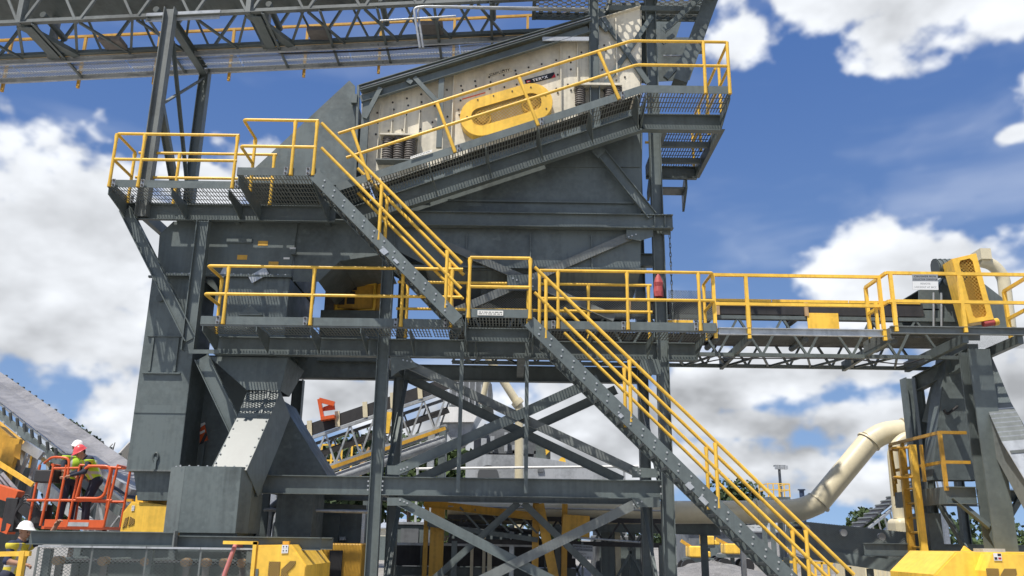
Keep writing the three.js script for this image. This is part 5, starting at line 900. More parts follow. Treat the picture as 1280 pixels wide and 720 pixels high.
{
  const z = -13.9, g = (px, py) => [7.441 + (px - 1240) / 81, 1.439 + (700 - py) / 81, z];
  const t = cabinet('yellow engine cabinet with sloping pale left corner at the bottom right', [[g(1178, 0)[0], 0.3, z - 0.35], [g(1350, 0)[0], 0.3, z - 0.35], g(1350, 690.5).map((v, i) => (i === 2 ? z - 0.35 : v)), g(1209, 691).map((v, i) => (i === 2 ? z - 0.35 : v)), g(1178, 719).map((v, i) => (i === 2 ? z - 0.35 : v))], 1.6, [], null, [8.2, 0, -14.8]);
  const a = [[g(1229, 0)[0], 0.3, z], [g(1350, 0)[0], 0.3, z], g(1350, 693), g(1241, 693), g(1231, 713)];
  part(t, 'front_bay', plate(a.map((p) => add3(p, [0, 0, -0.17])), 0.34), M.yellow);
  for (const q of [[g(1231, 735), g(1246, 735), g(1246, 710), g(1231, 710)], [g(1248, 735), g(1248, 718), g(1254, 710), g(1268, 710), g(1268, 716), g(1258, 735)]]) { const gr = part(t, 'grille', plate(q.map((p) => add3(p, [0, 0, 0.006])), 0.012), M.boltDark); part(gr, 'grille_mesh', plate(q.map((p) => add3(p, [0, 0, 0.016])), 0.004), M.grilleMesh); }
  printed(t, 'sticker', [g(1242, 700.5), g(1252, 700.5), g(1252, 691.8), g(1242, 691.8)].map((p) => add3(p, [0, 0, 0.01])), (c, w, h) => { c.fillStyle = '#e8e6e4'; c.fillRect(0, 0, w, h); c.fillStyle = '#333'; c.fillRect(66, 6, 56, 60); c.fillRect(10, 86, 46, 60); c.fillStyle = '#a33'; c.fillRect(70, 90, 50, 50); }, 128, 160);
  const c = g(1228, 690); part(t, 'lifting_ear', plate([[c[0] - 0.06, c[1], z - 0.5], [c[0] + 0.1, c[1], z - 0.5], [c[0], c[1] + 0.08, z - 0.5]], 0.04), M.yellow);
  part(t, 'roof_box', bx(g(1256, 0)[0], g(1285, 0)[0], g(0, 691)[1], g(0, 686.5)[1], z - 0.6, z - 0.9), M.plant); part(t, 'skid', bx(g(1182, 0)[0], g(1350, 0)[0], 0, 0.3, -14.4, -15.8), M.steelDark);
}
{
  const z = -16.6, g = (px, py, dz = 0) => [-6.777 + (px - 180) / 68, 2.041 + (640 - py) / 68, z + dz];
  const t = cabinet('dusty yellow engine cabinet behind the grey box at the left', [[g(150, 0)[0], 0.3, z], [g(225, 0)[0], 0.3, z], g(225, 633), g(163, 627), g(154, 640)], 1.2, [[g(156, 660), g(161, 657), g(162, 646), g(158, 648)], [g(163, 657), g(170, 655), g(170, 649), g(164, 646)]], [g(164.5, 639), g(168, 638.6), g(168, 632), g(164.5, 632.4)], [-7.4, 0, -17.2]);
  part(t, 'rear_bay', bx(g(155, 0)[0], g(225, 0)[0], 0.4, g(0, 618)[1], z - 0.4, z - 1.3, 0.03), M.yellow); part(t, 'roof_strip', bx(g(172, 0)[0], g(196, 0)[0], g(0, 619)[1], g(0, 616)[1], z - 0.5, z - 0.7), M.white); part(t, 'skid', bx(g(152, 0)[0], g(222, 0)[0], 0, 0.3, z - 0.1, z - 1.2), M.steelDark);
}
{
  const t = thing('red_hose', 'dusty red hose hanging over the mesh guard', 'hose', [-4.369, 1.097, -14.2]);
  part(t, 'hose', pipe(fillet([[-4.344, 1.463, -14.75], [-4.368, 1.539, -14.5], [-4.314, 1.468, -14.22], [-4.387, 1.203, -14.22], [-4.441, 1.012, -14.22], [-4.437, 0.741, -14.22], [-4.437, 0.03, -14.1], [-4.437 + 0.7, 0.03, -14]], 0.2, 6), 0.035, 12), M.hose);
}
{
  const t = thing('yellow_barrier', 'short yellow tube barrier in the bottom left corner', 'barrier', [-7.6, 0, -13.4]);
  const a = [-7.871, 1.326, -13.4], b = [-7.07, 1.348, -13.4], pp = [-7.176, 1.346, -13.4];
  part(t, 'top_rail', prism(bar(0.07, 0.07), a, b), M.yellow); part(t, 'post', prism(bar(0.09, 0.07), [pp[0], 0, pp[2]], [pp[0], pp[1] + 0.04, pp[2]], [1, 0, 0]), M.yellow); part(t, 'post', prism(bar(0.09, 0.07), [a[0], 0, a[2]], [a[0], a[1] + 0.04, a[2]], [1, 0, 0]), M.yellow); part(t, 'middle_rail', prism(bar(0.06, 0.06), add3(a, [0, -0.5, 0]), add3(pp, [0, -0.5, 0])), M.yellow);
}
// ---------------------------------------------------------------- boom lift basket
const basketY = 1.779, bX0 = -9.492, bX1 = -8.214, bZ0 = -18.2, bZ1 = -19.0;
{
  const t = thing('boom_lift', 'orange boom lift basket holding two workers', 'lift', [(bX0 + bX1) / 2 - 1.5, 0, -18.8]);
  const y = basketY, r = 0.026, tp = y + 1.22;
  part(t, 'floor', bx(bX0 + 0.02, bX1, y - 0.06, y, bZ0, bZ1), M.orange); part(t, 'toe_board', bx(bX0 + 0.08, bX1 + 0.02, y - 0.02, y + 0.13, bZ0, bZ0 + 0.015), M.orange); part(t, 'step_plate', bx(bX0 + 0.55, bX1 - 0.3, y - 0.0, y + 0.08, bZ0 + 0.016, bZ0 + 0.022), M.galv);
  const rail = (...p) => part(t, 'rail', pipe(fillet(p, 0.12, 5), r, 10), M.orange), post = (x, z, x2 = x) => part(t, 'post', pipe([[x, y, z], [x2, tp, z]], r, 10), M.orange);
  post(bX0, bZ0, bX0 + 0.08); post(bX0 + 0.55, bZ0, bX0 + 0.62); post(bX1, bZ0, bX1 + 0.12); post(bX0, bZ1); post(bX1, bZ1, bX1 + 0.05); post(bX0 + 0.3, bZ1); post(bX0 + 0.3, bZ0, bX0 + 0.34); post(bX0 - 0.3, bZ0 - 0.1, bX0 - 0.26); post(bX1 - 0.35, bZ1);
  rail([bX0 - 0.28, tp + 0.05, bZ0 - 0.3], [bX0 + 0.02, tp + 0.16, bZ0], [bX0 + 0.38, tp + 0.14, bZ0], [bX0 + 0.4, tp - 0.2, bZ0]); rail([bX0 + 0.06, tp - 0.08, bZ0], [bX0 + 0.62, tp - 0.06, bZ0]); rail([bX0 + 0.62, tp, bZ0], [bX1 + 0.2, tp - 0.05, bZ0]);
  rail([bX0 - 0.35, y + 0.5, bZ0], [bX1 + 0.1, y + 0.52, bZ0]); rail([bX0, tp, bZ1], [bX1 + 0.05, tp, bZ1]); rail([bX0, y + 0.52, bZ1], [bX1, y + 0.52, bZ1]); rail([bX0 + 0.04, tp, bZ0], [bX0, tp, bZ1]); rail([bX1 + 0.12, tp, bZ0], [bX1 + 0.05, tp, bZ1]); rail([bX0, y + 0.52, bZ0], [bX0, y + 0.52, bZ1]);
  part(t, 'gate', pipe(fillet([[bX0 + 0.66, y + 0.55, bZ0 + 0.04], [bX0 + 0.74, tp - 0.02, bZ0 + 0.04], [bX1 + 0.02, tp - 0.02, bZ0 + 0.04], [bX1 - 0.06, y + 0.55, bZ0 + 0.04], [bX0 + 0.66, y + 0.55, bZ0 + 0.04]], 0.16, 6), 0.03, 10), M.orange);
  const cb = part(t, 'control_box', bx(bX0 - 0.32, bX0 + 0.1, tp - 0.36, tp - 0.1, bZ0 - 0.35, bZ0 - 0.05, 0.03), M.rubber); part(cb, 'joystick', cyl([bX0 - 0.1, tp - 0.1, bZ0 - 0.2], [bX0 - 0.08, tp + 0.06, bZ0 - 0.2], 0.02, 8), M.rubber); part(cb, 'bracket', bx(bX0 - 0.16, bX0 - 0.08, y + 0.3, tp - 0.36, bZ0 - 0.3, bZ0 - 0.22), M.galv);
  // rotator, jib, boom and carrier behind
  part(t, 'rotator', cyl([bX0 - 0.3, y + 0.05, -18.75], [bX0 - 0.3, y + 0.42, -18.75], 0.2, 18), M.rubber); part(t, 'rotator_arm', bx(bX0 - 0.34, bX0 + 0.06, y - 0.05, y + 0.12, -18.6, -18.9), M.rubber);
  for (let i = 0; i < 4; i++) part(t, 'hydraulic_hose', pipe(fillet([[bX0 - 0.35 + i * 0.05, y + 0.35, -18.5], [bX0 - 0.55, y + 0.5 + i * 0.06, -18.45], [bX0 - 0.75, y + 0.2, -18.5], [bX0 - 0.6 + i * 0.04, y - 0.1, -18.6]], 0.15, 4), 0.016, 6), M.rubber);
  const j0 = [bX0 - 0.35, y + 0.1, -18.8], j1 = [-10.399, 2.268, -18.8], j2 = [-11.971, 2.772, -19];
  part(t, 'jib', prism(bar(0.16, 0.2), j0, j1, [0, 1, 0]), M.rubber); part(t, 'boom', prism(bar(0.24, 0.26), [-10.346, 2.351, -18.8], j2, [0, 1, 0]), M.orange); part(t, 'boom', prism(bar(0.26, 0.2), [-10.367, 1.7, -18.8], [-11.861, 2.207, -19], [0, 1, 0]), M.orange);
  part(t, 'knuckle', bx(-10.564, -10.295, 1.651, 2.349, -18.68, -18.92, 0.03), M.rubber);
  const cx = j2[0] - 1.2; part(t, 'boom', prism(bar(0.28, 0.3), j2, [cx, 1.2, -19.2]), M.orange); const ch = part(t, 'carrier', bx(cx - 1.2, cx + 0.8, 0.45, 1.3, -18.5, -19.9, 0.08), M.orange);
  for (const wx of [cx - 0.9, cx + 0.5]) for (const wz of [-18.45, -19.95]) part(ch, 'wheel', cyl([wx, 0.45, wz - 0.14], [wx, 0.45, wz + 0.14], 0.45, 24), M.rubber);
}
// ---------------------------------------------------------------- people
function netMesh(f, lo, hi, cell, colour) {          // surface nets over a distance field
  const n = lo.map((v, i) => Math.ceil((hi[i] - v) / cell) + 1), [nx, ny, nz] = n, F = new Float32Array(nx * ny * nz), id = (i, j, k) => (k * ny + j) * nx + i;
  for (let k = 0; k < nz; k++) for (let j = 0; j < ny; j++) for (let i = 0; i < nx; i++) F[id(i, j, k)] = f(lo[0] + i * cell, lo[1] + j * cell, lo[2] + k * cell);
  const V = new Int32Array(nx * ny * nz).fill(-1), pos = [], idx = [];
  for (let k = 0; k < nz - 1; k++) for (let j = 0; j < ny - 1; j++) for (let i = 0; i < nx - 1; i++) {
    let c = 0, x = 0, y = 0, z = 0;
    for (const [ax, ay, az, bx_, by, bz] of EDGES) { const a = F[id(i + ax, j + ay, k + az)], b = F[id(i + bx_, j + by, k + bz)]; if ((a < 0) !== (b < 0)) { const t = a / (a - b); x += ax + (bx_ - ax) * t; y += ay + (by - ay) * t; z += az + (bz - az) * t; c++; } }
    if (c) { V[id(i, j, k)] = pos.length / 3; pos.push(lo[0] + (i + x / c) * cell, lo[1] + (j + y / c) * cell, lo[2] + (k + z / c) * cell); }
  }
  const quad = (a, b, c, d, flip) => { if (Math.min(a, b, c, d) < 0) return; flip ? idx.push(a, c, b, a, d, c) : idx.push(a, b, c, a, c, d); };
  for (let k = 1; k < nz - 1; k++) for (let j = 1; j < ny - 1; j++) for (let i = 1; i < nx - 1; i++) {
    const a = F[id(i, j, k)] < 0;
    if (a !== F[id(i + 1, j, k)] < 0) quad(V[id(i, j - 1, k - 1)], V[id(i, j, k - 1)], V[id(i, j, k)], V[id(i, j - 1, k)], !a);
    if (a !== F[id(i, j + 1, k)] < 0) quad(V[id(i - 1, j, k - 1)], V[id(i - 1, j, k)], V[id(i, j, k)], V[id(i, j, k - 1)], !a);
    if (a !== F[id(i, j, k + 1)] < 0) quad(V[id(i - 1, j - 1, k)], V[id(i, j - 1, k)], V[id(i, j, k)], V[id(i - 1, j, k)], !a);
  }
  const g = new THREE.BufferGeometry(), col = new Float32Array(pos.length), e = cell, nor = new Float32Array(pos.length);
  for (let v = 0; v < pos.length; v += 3) {
    const [x, y, z] = [pos[v], pos[v + 1], pos[v + 2]], c = colour(x, y, z); col.set(c, v);
    let a = f(x + e, y, z) - f(x - e, y, z), b = f(x, y + e, z) - f(x, y - e, z), d = f(x, y, z + e) - f(x, y, z - e); const l = Math.hypot(a, b, d) || 1; nor[v] = a / l; nor[v + 1] = b / l; nor[v + 2] = d / l;
  }
  g.setAttribute('position', new THREE.Float32BufferAttribute(pos, 3)); g.setAttribute('normal', new THREE.BufferAttribute(nor, 3)); g.setAttribute('color', new THREE.BufferAttribute(col, 3)); g.setIndex(idx); return g;
}
const EDGES = []; for (const [a, b] of [[0, 1], [2, 3], [4, 5], [6, 7], [0, 2], [1, 3], [4, 6], [5, 7], [0, 4], [1, 5], [2, 6], [3, 7]]) EDGES.push([a & 1, (a >> 1) & 1, a >> 2, b & 1, (b >> 1) & 1, b >> 2]);
function capsule(a, b, ra, rb, sz = 1) { return (x, y, z) => { const dx = b[0] - a[0], dy = b[1] - a[1], dz = b[2] - a[2], t = clamp(((x - a[0]) * dx + (y - a[1]) * dy + (z - a[2]) * dz) / (dx * dx + dy * dy + dz * dz || 1)); return Math.hypot(x - a[0] - dx * t, y - a[1] - dy * t, (z - a[2] - dz * t) / sz) - mix(ra, rb, t); }; }
const smin = (a, b, k) => { const h = clamp(0.5 + 0.5 * (b - a) / k); return mix(b, a, h) - k * h * (1 - h); };
// pose: joints in the person's own frame (x to the person's left, y up, z ahead); colours in linear rgb
function person(label, J, C, base, turn, hat, extra) {
  const t = thing('person', label, 'person', base), skin = [0.42, 0.24, 0.16];
  const bones = [
    [J.pelvis, J.chest, 0.135, 0.155, 'top', 0.8], [J.chest, J.neck, 0.13, 0.07, 'top', 0.8], [J.neck, J.head, 0.058, 0.06, 'skin'],
    ...['L', 'R'].flatMap((s) => [[J['sh' + s], J['el' + s], 0.062, 0.05, 'sleeve'], [J['el' + s], J['wr' + s], 0.046, 0.033, C.bare ? 'skin' : 'sleeve'], [J['hip' + s], J['kn' + s], 0.092, 0.066, 'legs'], [J['kn' + s], J['an' + s], 0.064, 0.05, 'legs'], [J['an' + s], add3(J['an' + s], [0, -0.045, 0.15]), 0.05, 0.042, 'boots']]),
    [J.shL, J.shR, 0.075, 0.075, 'top'], [J.hipL, J.hipR, 0.11, 0.11, 'legs'],
  ].map(([a, b, ra, rb, k, s]) => ({ f: capsule(a, b, ra, rb, s ?? 1), k }));
  const body = (x, y, z) => { let d = 9; for (const b of bones) d = smin(d, b.f(x, y, z), 0.035); return d; };
  const pal = { top: C.top, sleeve: C.sleeve ?? C.top, legs: C.legs, boots: [0.03, 0.022, 0.016], skin };
  const bodyCol = (x, y, z) => { let m = 9, k = 'top'; for (const b of bones) { const d = b.f(x, y, z); if (d < m) { m = d; k = b.k; } } return pal[k]; };
  const pts = Object.values(J).filter((q) => q.length === 3), lo = [0, 1, 2].map((i) => Math.min(...pts.map((p) => p[i])) - 0.26), hi = [0, 1, 2].map((i) => Math.max(...pts.map((p) => p[i])) + 0.26);
  const geos = [netMesh(body, lo, hi, 0.014, bodyCol)];
  // head with brow, nose, mouth, chin and ears, turned to look
  const hm = new THREE.Matrix4().makeRotationFromEuler(new THREE.Euler(J.look[1], J.look[0], 0, 'YXZ')).setPosition(...J.head);
  const hp = [capsule([0, 0.03, -0.012], [0, 0.045, 0.005], 0.088, 0.088), capsule([0, -0.06, 0.03], [0, 0, 0.03], 0.052, 0.066), capsule([0, 0.008, 0.09], [0, -0.025, 0.106], 0.011, 0.015), capsule([-0.03, 0.022, 0.083], [0.03, 0.022, 0.083], 0.014, 0.014), capsule([-0.018, -0.052, 0.082], [0.018, -0.052, 0.082], 0.009, 0.009), capsule([0.084, -0.012, 0], [0.086, 0.022, -0.008], 0.016, 0.02), capsule([-0.084, -0.012, 0], [-0.086, 0.022, -0.008], 0.016, 0.02), capsule([0, -0.05, -0.01], [0, -0.13, -0.02], 0.05, 0.052)];
  const head = (x, y, z) => { let d = 9; for (const q of hp) d = smin(d, q(x, y, z), 0.016); for (const s of [-1, 1]) d = Math.max(d, -(Math.hypot(x - s * 0.032, y - 0.006, z - 0.096) - 0.014)); return d; };
  const hair = C.hair ?? [0.03, 0.02, 0.014];
  const hg = netMesh(head, [-0.13, -0.19, -0.13], [0.13, 0.15, 0.14], 0.006, (x, y, z) => (y > 0.05 || (z < -0.02 && y > -0.05) ? hair : Math.hypot(Math.abs(x) - 0.032, y - 0.006) < 0.012 && z > 0.06 ? [0.05, 0.04, 0.035] : y < -0.045 && y > -0.06 && z > 0.07 && Math.abs(x) < 0.024 ? [0.3, 0.12, 0.1] : skin)); hg.applyMatrix4(hm); geos.push(hg);
  // hands: palm, four bent fingers of unequal length, thumb from the side
  for (const s of ['L', 'R']) {
    const fwd = v3(J['wr' + s]).sub(v3(J['el' + s])).normalize(), up = new THREE.Vector3(0, 1, 0).addScaledVector(fwd, -fwd.y).normalize(), sd = up.clone().cross(fwd), sg = s === 'L' ? 1 : -1, parts = [capsule([-0.022, 0, 0.02], [-0.022, 0, 0.075], 0.022, 0.02), capsule([0.02, 0, 0.02], [0.022, 0, 0.075], 0.022, 0.02)];
    [[-0.033, 0.034], [-0.011, 0.042], [0.012, 0.039], [0.033, 0.03]].forEach(([x, l]) => { parts.push(capsule([x, 0.002, 0.08], [x, -0.012, 0.085 + l], 0.0095, 0.009), capsule([x, -0.012, 0.085 + l], [x, -0.045, 0.09 + l], 0.009, 0.008)); });
    parts.push(capsule([-sg * 0.035, -0.005, 0.025], [-sg * 0.062, -0.022, 0.055], 0.013, 0.011), capsule([-sg * 0.062, -0.022, 0.055], [-sg * 0.055, -0.035, 0.088], 0.0105, 0.009));
    const hf = (x, y, z) => { let d = 9; for (const q of parts) d = smin(d, q(x, y, z), 0.006); return d; };
    const g = netMesh(hf, [-0.09, -0.07, -0.02], [0.09, 0.05, 0.15], 0.0045, () => skin); g.applyMatrix4(new THREE.Matrix4().makeBasis(sd, up, fwd).setPosition(...J['wr' + s])); geos.push(g);
  }
  const R = new THREE.Matrix4().makeRotationY(turn), mk = (g) => { const q = g.index ? g.toNonIndexed() : g; q.deleteAttribute('uv'); q.applyMatrix4(R); return q; };
  const bm = new THREE.MeshStandardMaterial({ vertexColors: true, roughness: 0.85 }), m = new THREE.Mesh(mergeGeometries(geos.map(mk)), bm); m.name = 'body'; t.add(m);
  const child = (name, g, mm) => { const o = new THREE.Mesh(mk(g), mm); o.name = name; t.add(o); return o; };
  // safety vest with reflective bands
  const vf = (x, y, z) => Math.max(Math.min(bones[0].f(x, y, z), bones[1].f(x, y, z), bones.at(-2).f(x, y, z)) - 0.022, -(y - J.pelvis[1] + 0.02), y - J.neck[1] + 0.03);
  if (C.vest) child('vest', netMesh(vf, lo, hi, 0.014, (x, y, z) => { const k = y - J.pelvis[1]; return (k > 0.1 && k < 0.15) || Math.abs(Math.abs(x) - 0.11) < 0.022 ? [0.5, 0.5, 0.48] : C.vest; }), new THREE.MeshStandardMaterial({ vertexColors: true, roughness: 0.7 }));
  // hard hat: shell, brim and ridge
  const pr = [[0.002, 0.125], [0.05, 0.118], [0.088, 0.085], [0.108, 0.04], [0.113, 0], [0.128, -0.008], [0.128, -0.014], [0.112, -0.01]].map(([x, y]) => new THREE.Vector2(x, y));
  const hs = new THREE.LatheGeometry(pr, 28), hpz = hs.attributes.position; for (let i = 0; i < hpz.count; i++) { const z = hpz.getZ(i), y = hpz.getY(i); hpz.setZ(i, z * 1.12 + (y < 0.001 && z > 0 ? z * 0.35 : 0)); }
  hs.computeVertexNormals(); hs.translate(0, 0.055, 0); hs.applyMatrix4(hm); const hat_ = child('hard_hat', hs, new THREE.MeshStandardMaterial({ color: new THREE.Color().setRGB(...hat), roughness: 0.35 }));
  if (extra) extra(t, child, hm);
  return t;
}
const stand = (o) => ({ pelvis: [0, 0.98, 0], chest: [0, 1.27, 0.02], neck: [0, 1.47, 0.02], head: [0, 1.61, 0.04], look: [0, 0.15], shL: [0.18, 1.41, 0.02], shR: [-0.18, 1.41, 0.02], elL: [0.24, 1.14, 0.06], elR: [-0.24, 1.14, 0.06], wrL: [0.18, 1.05, 0.3], wrR: [-0.18, 1.05, 0.3], hipL: [0.09, 0.94, 0], hipR: [-0.09, 0.94, 0], knL: [0.1, 0.51, 0.03], knR: [-0.1, 0.51, 0.03], anL: [0.11, 0.095, 0], anR: [-0.11, 0.095, 0], ...o });
const taller = (J, k) => Object.fromEntries(Object.entries(J).map(([n, v]) => [n, n === 'look' ? v : v.map((q) => q * k)]));
const yg = [0.5, 0.75, 0.05];
person('worker in white hard hat and lime vest standing at the back of the orange basket', stand({ look: [0.15, 0.25], wrL: [0.2, 1.0, 0.34], wrR: [-0.14, 1.02, 0.36] }), { top: [0.03, 0.04, 0.06], vest: yg, legs: [0.03, 0.04, 0.07], bare: true }, [-9.282, basketY, -18.75], 0.9, [0.8, 0.8, 0.78]);
person('worker in red hard hat and lime vest bending over in the orange basket', stand({ pelvis: [0, 0.96, -0.1], chest: [0, 1.22, 0.06], neck: [0, 1.37, 0.18], head: [0, 1.48, 0.27], look: [0.1, 0.6], shL: [0.18, 1.34, 0.12], shR: [-0.18, 1.34, 0.12], elL: [0.26, 1.08, 0.22], elR: [-0.26, 1.1, 0.24], wrL: [0.16, 1.0, 0.44], wrR: [-0.14, 1.02, 0.46], hipL: [0.09, 0.92, -0.1], hipR: [-0.09, 0.92, -0.1] }), { top: [0.025, 0.03, 0.05], vest: yg, legs: [0.025, 0.03, 0.05] }, [-8.741, basketY, -18.5], -0.9, [0.72, 0.09, 0.1]);
person('worker in stickered white hard hat reaching right over the low conveyor', taller(stand({ look: [0, 0.1], chest: [0, 1.26, 0.06], neck: [0, 1.46, 0.08], head: [0, 1.6, 0.11], shL: [0.18, 1.4, 0.08], shR: [-0.18, 1.4, 0.08], elL: [0.24, 1.47, 0.34], wrL: [0.2, 1.7, 0.5], elR: [-0.26, 1.16, 0.1], wrR: [-0.16, 1.12, 0.32] }), 1.035), { top: [0.02, 0.03, 0.07], vest: [0.75, 0.62, 0.06], legs: [0.03, 0.035, 0.06], bare: true }, [-8.034, 0, -14.75], 1.35, [0.82, 0.82, 0.8], (t, child, hm) => {
  for (const [a, b, c] of [[0.5, 0.09, [0.5, 0.03, 0.03]], [1.3, 0.1, [0.05, 0.05, 0.06]], [2.0, 0.085, [0.1, 0.1, 0.3]]]) { const g = new THREE.CylinderGeometry(0.018, 0.018, 0.004, 12); g.rotateX(Math.PI / 2); g.translate(0, 0, 0.113); g.rotateY(a); g.translate(0, b, 0); g.applyMatrix4(hm); child('hat_sticker', g, new THREE.MeshStandardMaterial({ color: new THREE.Color().setRGB(...c), roughness: 0.5 })); }
});
// ---------------------------------------------------------------- stacking conveyor and machine at the far left
{
  const t = thing('stacking_conveyor', 'wide grey belt conveyor climbing away at the left edge', 'conveyor', [-11, 0, -21.3]);
  const N0 = v3([-10.02, 3.009, -21]), N1 = v3([-14.998, 5.236, -25.4]), d = N1.clone().sub(N0), L = d.length(); d.normalize(); const c = new THREE.Vector3(-d.z, 0, d.x).normalize().multiplyScalar(1.38); if (c.z > 0) c.negate();
  const at = (s, k, dy = 0) => { const p = N0.clone().addScaledVector(d, s).addScaledVector(c, k); return [p.x, p.y + dy, p.z]; }, s0 = -2.2, s1 = 16;
  part(t, 'belt', [[-0.02, 0.25, 0.1, 0], [0.25, 0.75, 0, 0], [0.75, 1.02, 0, 0.1]].map(([a, b, ya, yb]) => plate([at(s0, a, ya), at(s1, a, ya), at(s1, b, yb), at(s0, b, yb)], 0.02)), M.belt);
  for (const k of [-0.06, 1.06]) { part(t, 'stringer', prism(secC(0.06, 0.2), at(s0, k, -0.22), at(s1, k, -0.22)), M.steelDark); part(t, 'chord', prism(bar(0.07, 0.07), at(s0, k, -0.9), at(s1, k, -0.9)), M.galv); for (let s = s0; s < s1; s += 1.2) { part(t, 'web_bar', prism(bar(0.04, 0.04), at(s, k, -0.3), at(s + 0.6, k, -0.9)), M.galv); part(t, 'web_bar', prism(bar(0.04, 0.04), at(s + 0.6, k, -0.9), at(s + 1.2, k, -0.3)), M.galv); } }
  for (let s = -0.6; s < 12; s += 0.62) { part(t, 'idler_bracket', cyl(at(s, 1.06, -0.12), at(s, 1.1, 0.09), 0.045, 8), M.steelDusty); part(t, 'idler_bracket', cyl(at(s, -0.1, 0.09), at(s, -0.06, -0.12), 0.045, 8), M.steelDusty); }
  part(t, 'guard_rail', pipe([at(-0.8, -0.55, 0.05), at(8, -0.55, 0.05)], 0.05, 8), M.yellowWorn); for (const s of [0.2, 1.6, 3.2]) part(t, 'rail_post', prism(bar(0.07, 0.05), at(s, -0.55, -0.95), at(s, -0.55, 0.05), [1, 0, 0]), M.yellowWorn);
  part(t, 'side_beam', prism(bar(0.1, 0.3), at(-3.1, -0.4, -0.62), at(6, -0.4, -0.62)), M.galv);
  for (const s of [-1.5, 3, 9]) for (const k of [-0.06, 1.06]) { const p = at(s, k, -0.9); part(t, 'leg', bx(p[0] - 0.07, p[0] + 0.07, 0, p[1], p[2] - 0.07, p[2] + 0.07), M.steel); }
  part(t, 'tail_cover', prism(bar(0.5, 0.14), [-9.825, 3.333, -20.4], [-8.365, 2.537, -20]), M.plant);
}
{
  const t = thing('yellow_machine', 'yellow panelled machine with galvanised ladder at the left edge', 'machine', [-12.5, 0, -20]);
  const z = -19.6;
  const a = [[-12.232, 4.065, -19.6], [-11.45, 3.932, -19.6], [-11.137, 3.686, -19.6], [-11.178, 3.103, -19.6], [-12.015, 2.917, -19.6]]; part(t, 'panel', plate(a, 0.3), M.yellowWorn); part(t, 'panel_frame', prism(bar(0.14, 0.3), [-11.013, 3.653, -19.45], [-11.139, 2.66, -19.45], [1, 0, 0]), M.yellowWorn);
  part(t, 'hatch', plate([[-10.886, 3.498, -19.3], [-10.769, 3.535, -19.3], [-10.742, 3.171, -19.3], [-10.897, 3.255, -19.3]], 0.03), M.yellowWorn);
  part(t, 'mast', prism(bar(0.1, 0.16), [-10.952, 3.549, -19.8], [-11.166, 1.903, -19.8], [1, 0, 0]), M.galv); part(t, 'mast', prism(bar(0.07, 0.1), [-10.723, 3.383, -19.9], [-10.791, 2.082, -19.9], [1, 0, 0]), M.galv); part(t, 'brace', prism(bar(0.04, 0.05), [-10.759, 3.364, -19.7], [-10.983, 2.59, -19.7], [1, 0, 0]), M.galv);
  part(t, 'yellow_arm', prism(bar(0.06, 0.1), [-11.203, 3.121, -19.2], [-10.319, 2.639, -19.2]), M.yellow); part(t, 'head_beam', prism(bar(0.12, 0.2), [-10.932, 3.539, -19.7], [-10.496, 3.297, -19.7]), M.galv);
  for (let i = 0; i < 3; i++) part(t, 'ladder_stile', prism(bar(0.03, 0.09), [-10.978, 2.861, -19.1].map((v, k) => (k === 0 ? v - 0.1 * i : v - 0.0)), [-10.277, 2.199, -19.1].map((v, k) => (k === 0 ? v - 0.1 * i : v))), M.galv);
  part(t, 'dark_body', bx(-12.519, -11.026, 0.4, 3.072, -20.3, -19.2), M.steelDark); for (const px of [-30, 20]) part(t, 'leg', bx(-11.453 + px / 60 - 0.1, -11.453 + px / 60 + 0.1, 0, 0.4, -20.4, -20.7), M.steelDark);
  part(t, 'frame_leg', bx(-11.166 - 0.06, -11.166 + 0.06, 0, 1.937, -19.85, -19.75), M.galv);
}
{
  const t = thing('hoop_shelter', 'white fabric hoop shelter roof behind the stacking conveyor', 'shelter', [-17, 0, -34]);
  const x0 = -16.008, xm = -13.859, top = 5.743, W2 = (xm - x0), pts = []; for (let i = 0; i <= 16; i++) { const q = Math.PI * i / 16; pts.push([xm + 0.5 - Math.cos(q) * (W2 + 0.5), 1.6 + Math.sin(q) * (top - 1.6)]); }
  for (let i = 0; i < 16; i++) { const [a, b] = pts[i], [c, d] = pts[i + 1]; part(t, 'roof_panel', plate([[a, b, -34], [c, d, -34], [c, d, -46], [a, b, -46]], 0.05), M.white); }
  for (const x of [pts[0][0], pts[16][0]]) part(t, 'wall', bx(x - 0.15, x + 0.15, 0, 1.6, -34, -46), M.plant); part(t, 'back_wall', plate([...pts.map(([x, y]) => [x, y, -45.9]), [pts[16][0], 0, -45.9], [pts[0][0], 0, -45.9]], 0.05), M.steelDark);
}

// ---------------------------------------------------------------- yellow cabinet seen past the middle walkway
{
  const t = thing('drive_cover', 'yellow ribbed drive cover behind the middle walkway rail', 'machine cover', [-3.4, 6.309, -18.2]);
  const z = -18.2, g = (px, py) => [-3.495 + (px - 440) / 60, 6.705 + (370 - py) / 60, z];
  part(t, 'cover', plate([g(417, 393), g(480, 393), g(480, 352), g(418, 352)].map((p) => add3(p, [0, 0, -0.5])), 1.0), M.yellowWorn); part(t, 'side', plate([g(417, 393), g(417, 352), g(405, 362), g(405, 393)], 0.04), M.spring);
  const f = part(t, 'frame', pipe([g(421, 389), g(421, 353), g(470, 354), g(470, 389)].map((p) => add3(p, [0, 0, 0.04])), 0.04, 6, true), M.yellow);
  for (const [a, b, c, d] of [[424, 431, 382, 357], [434, 444, 381, 364], [436, 446, 362, 357]]) part(t, 'opening', plate([g(a, c), g(b, c), g(b, d), g(a, d)].map((p) => add3(p, [0, 0, 0.01])), 0.03), M.rubber);
  part(t, 'base', bx(g(402, 0)[0], g(484, 0)[0], 5.24, g(0, 391)[1], z - 1.1, z + 0.1), M.steelDark);
}
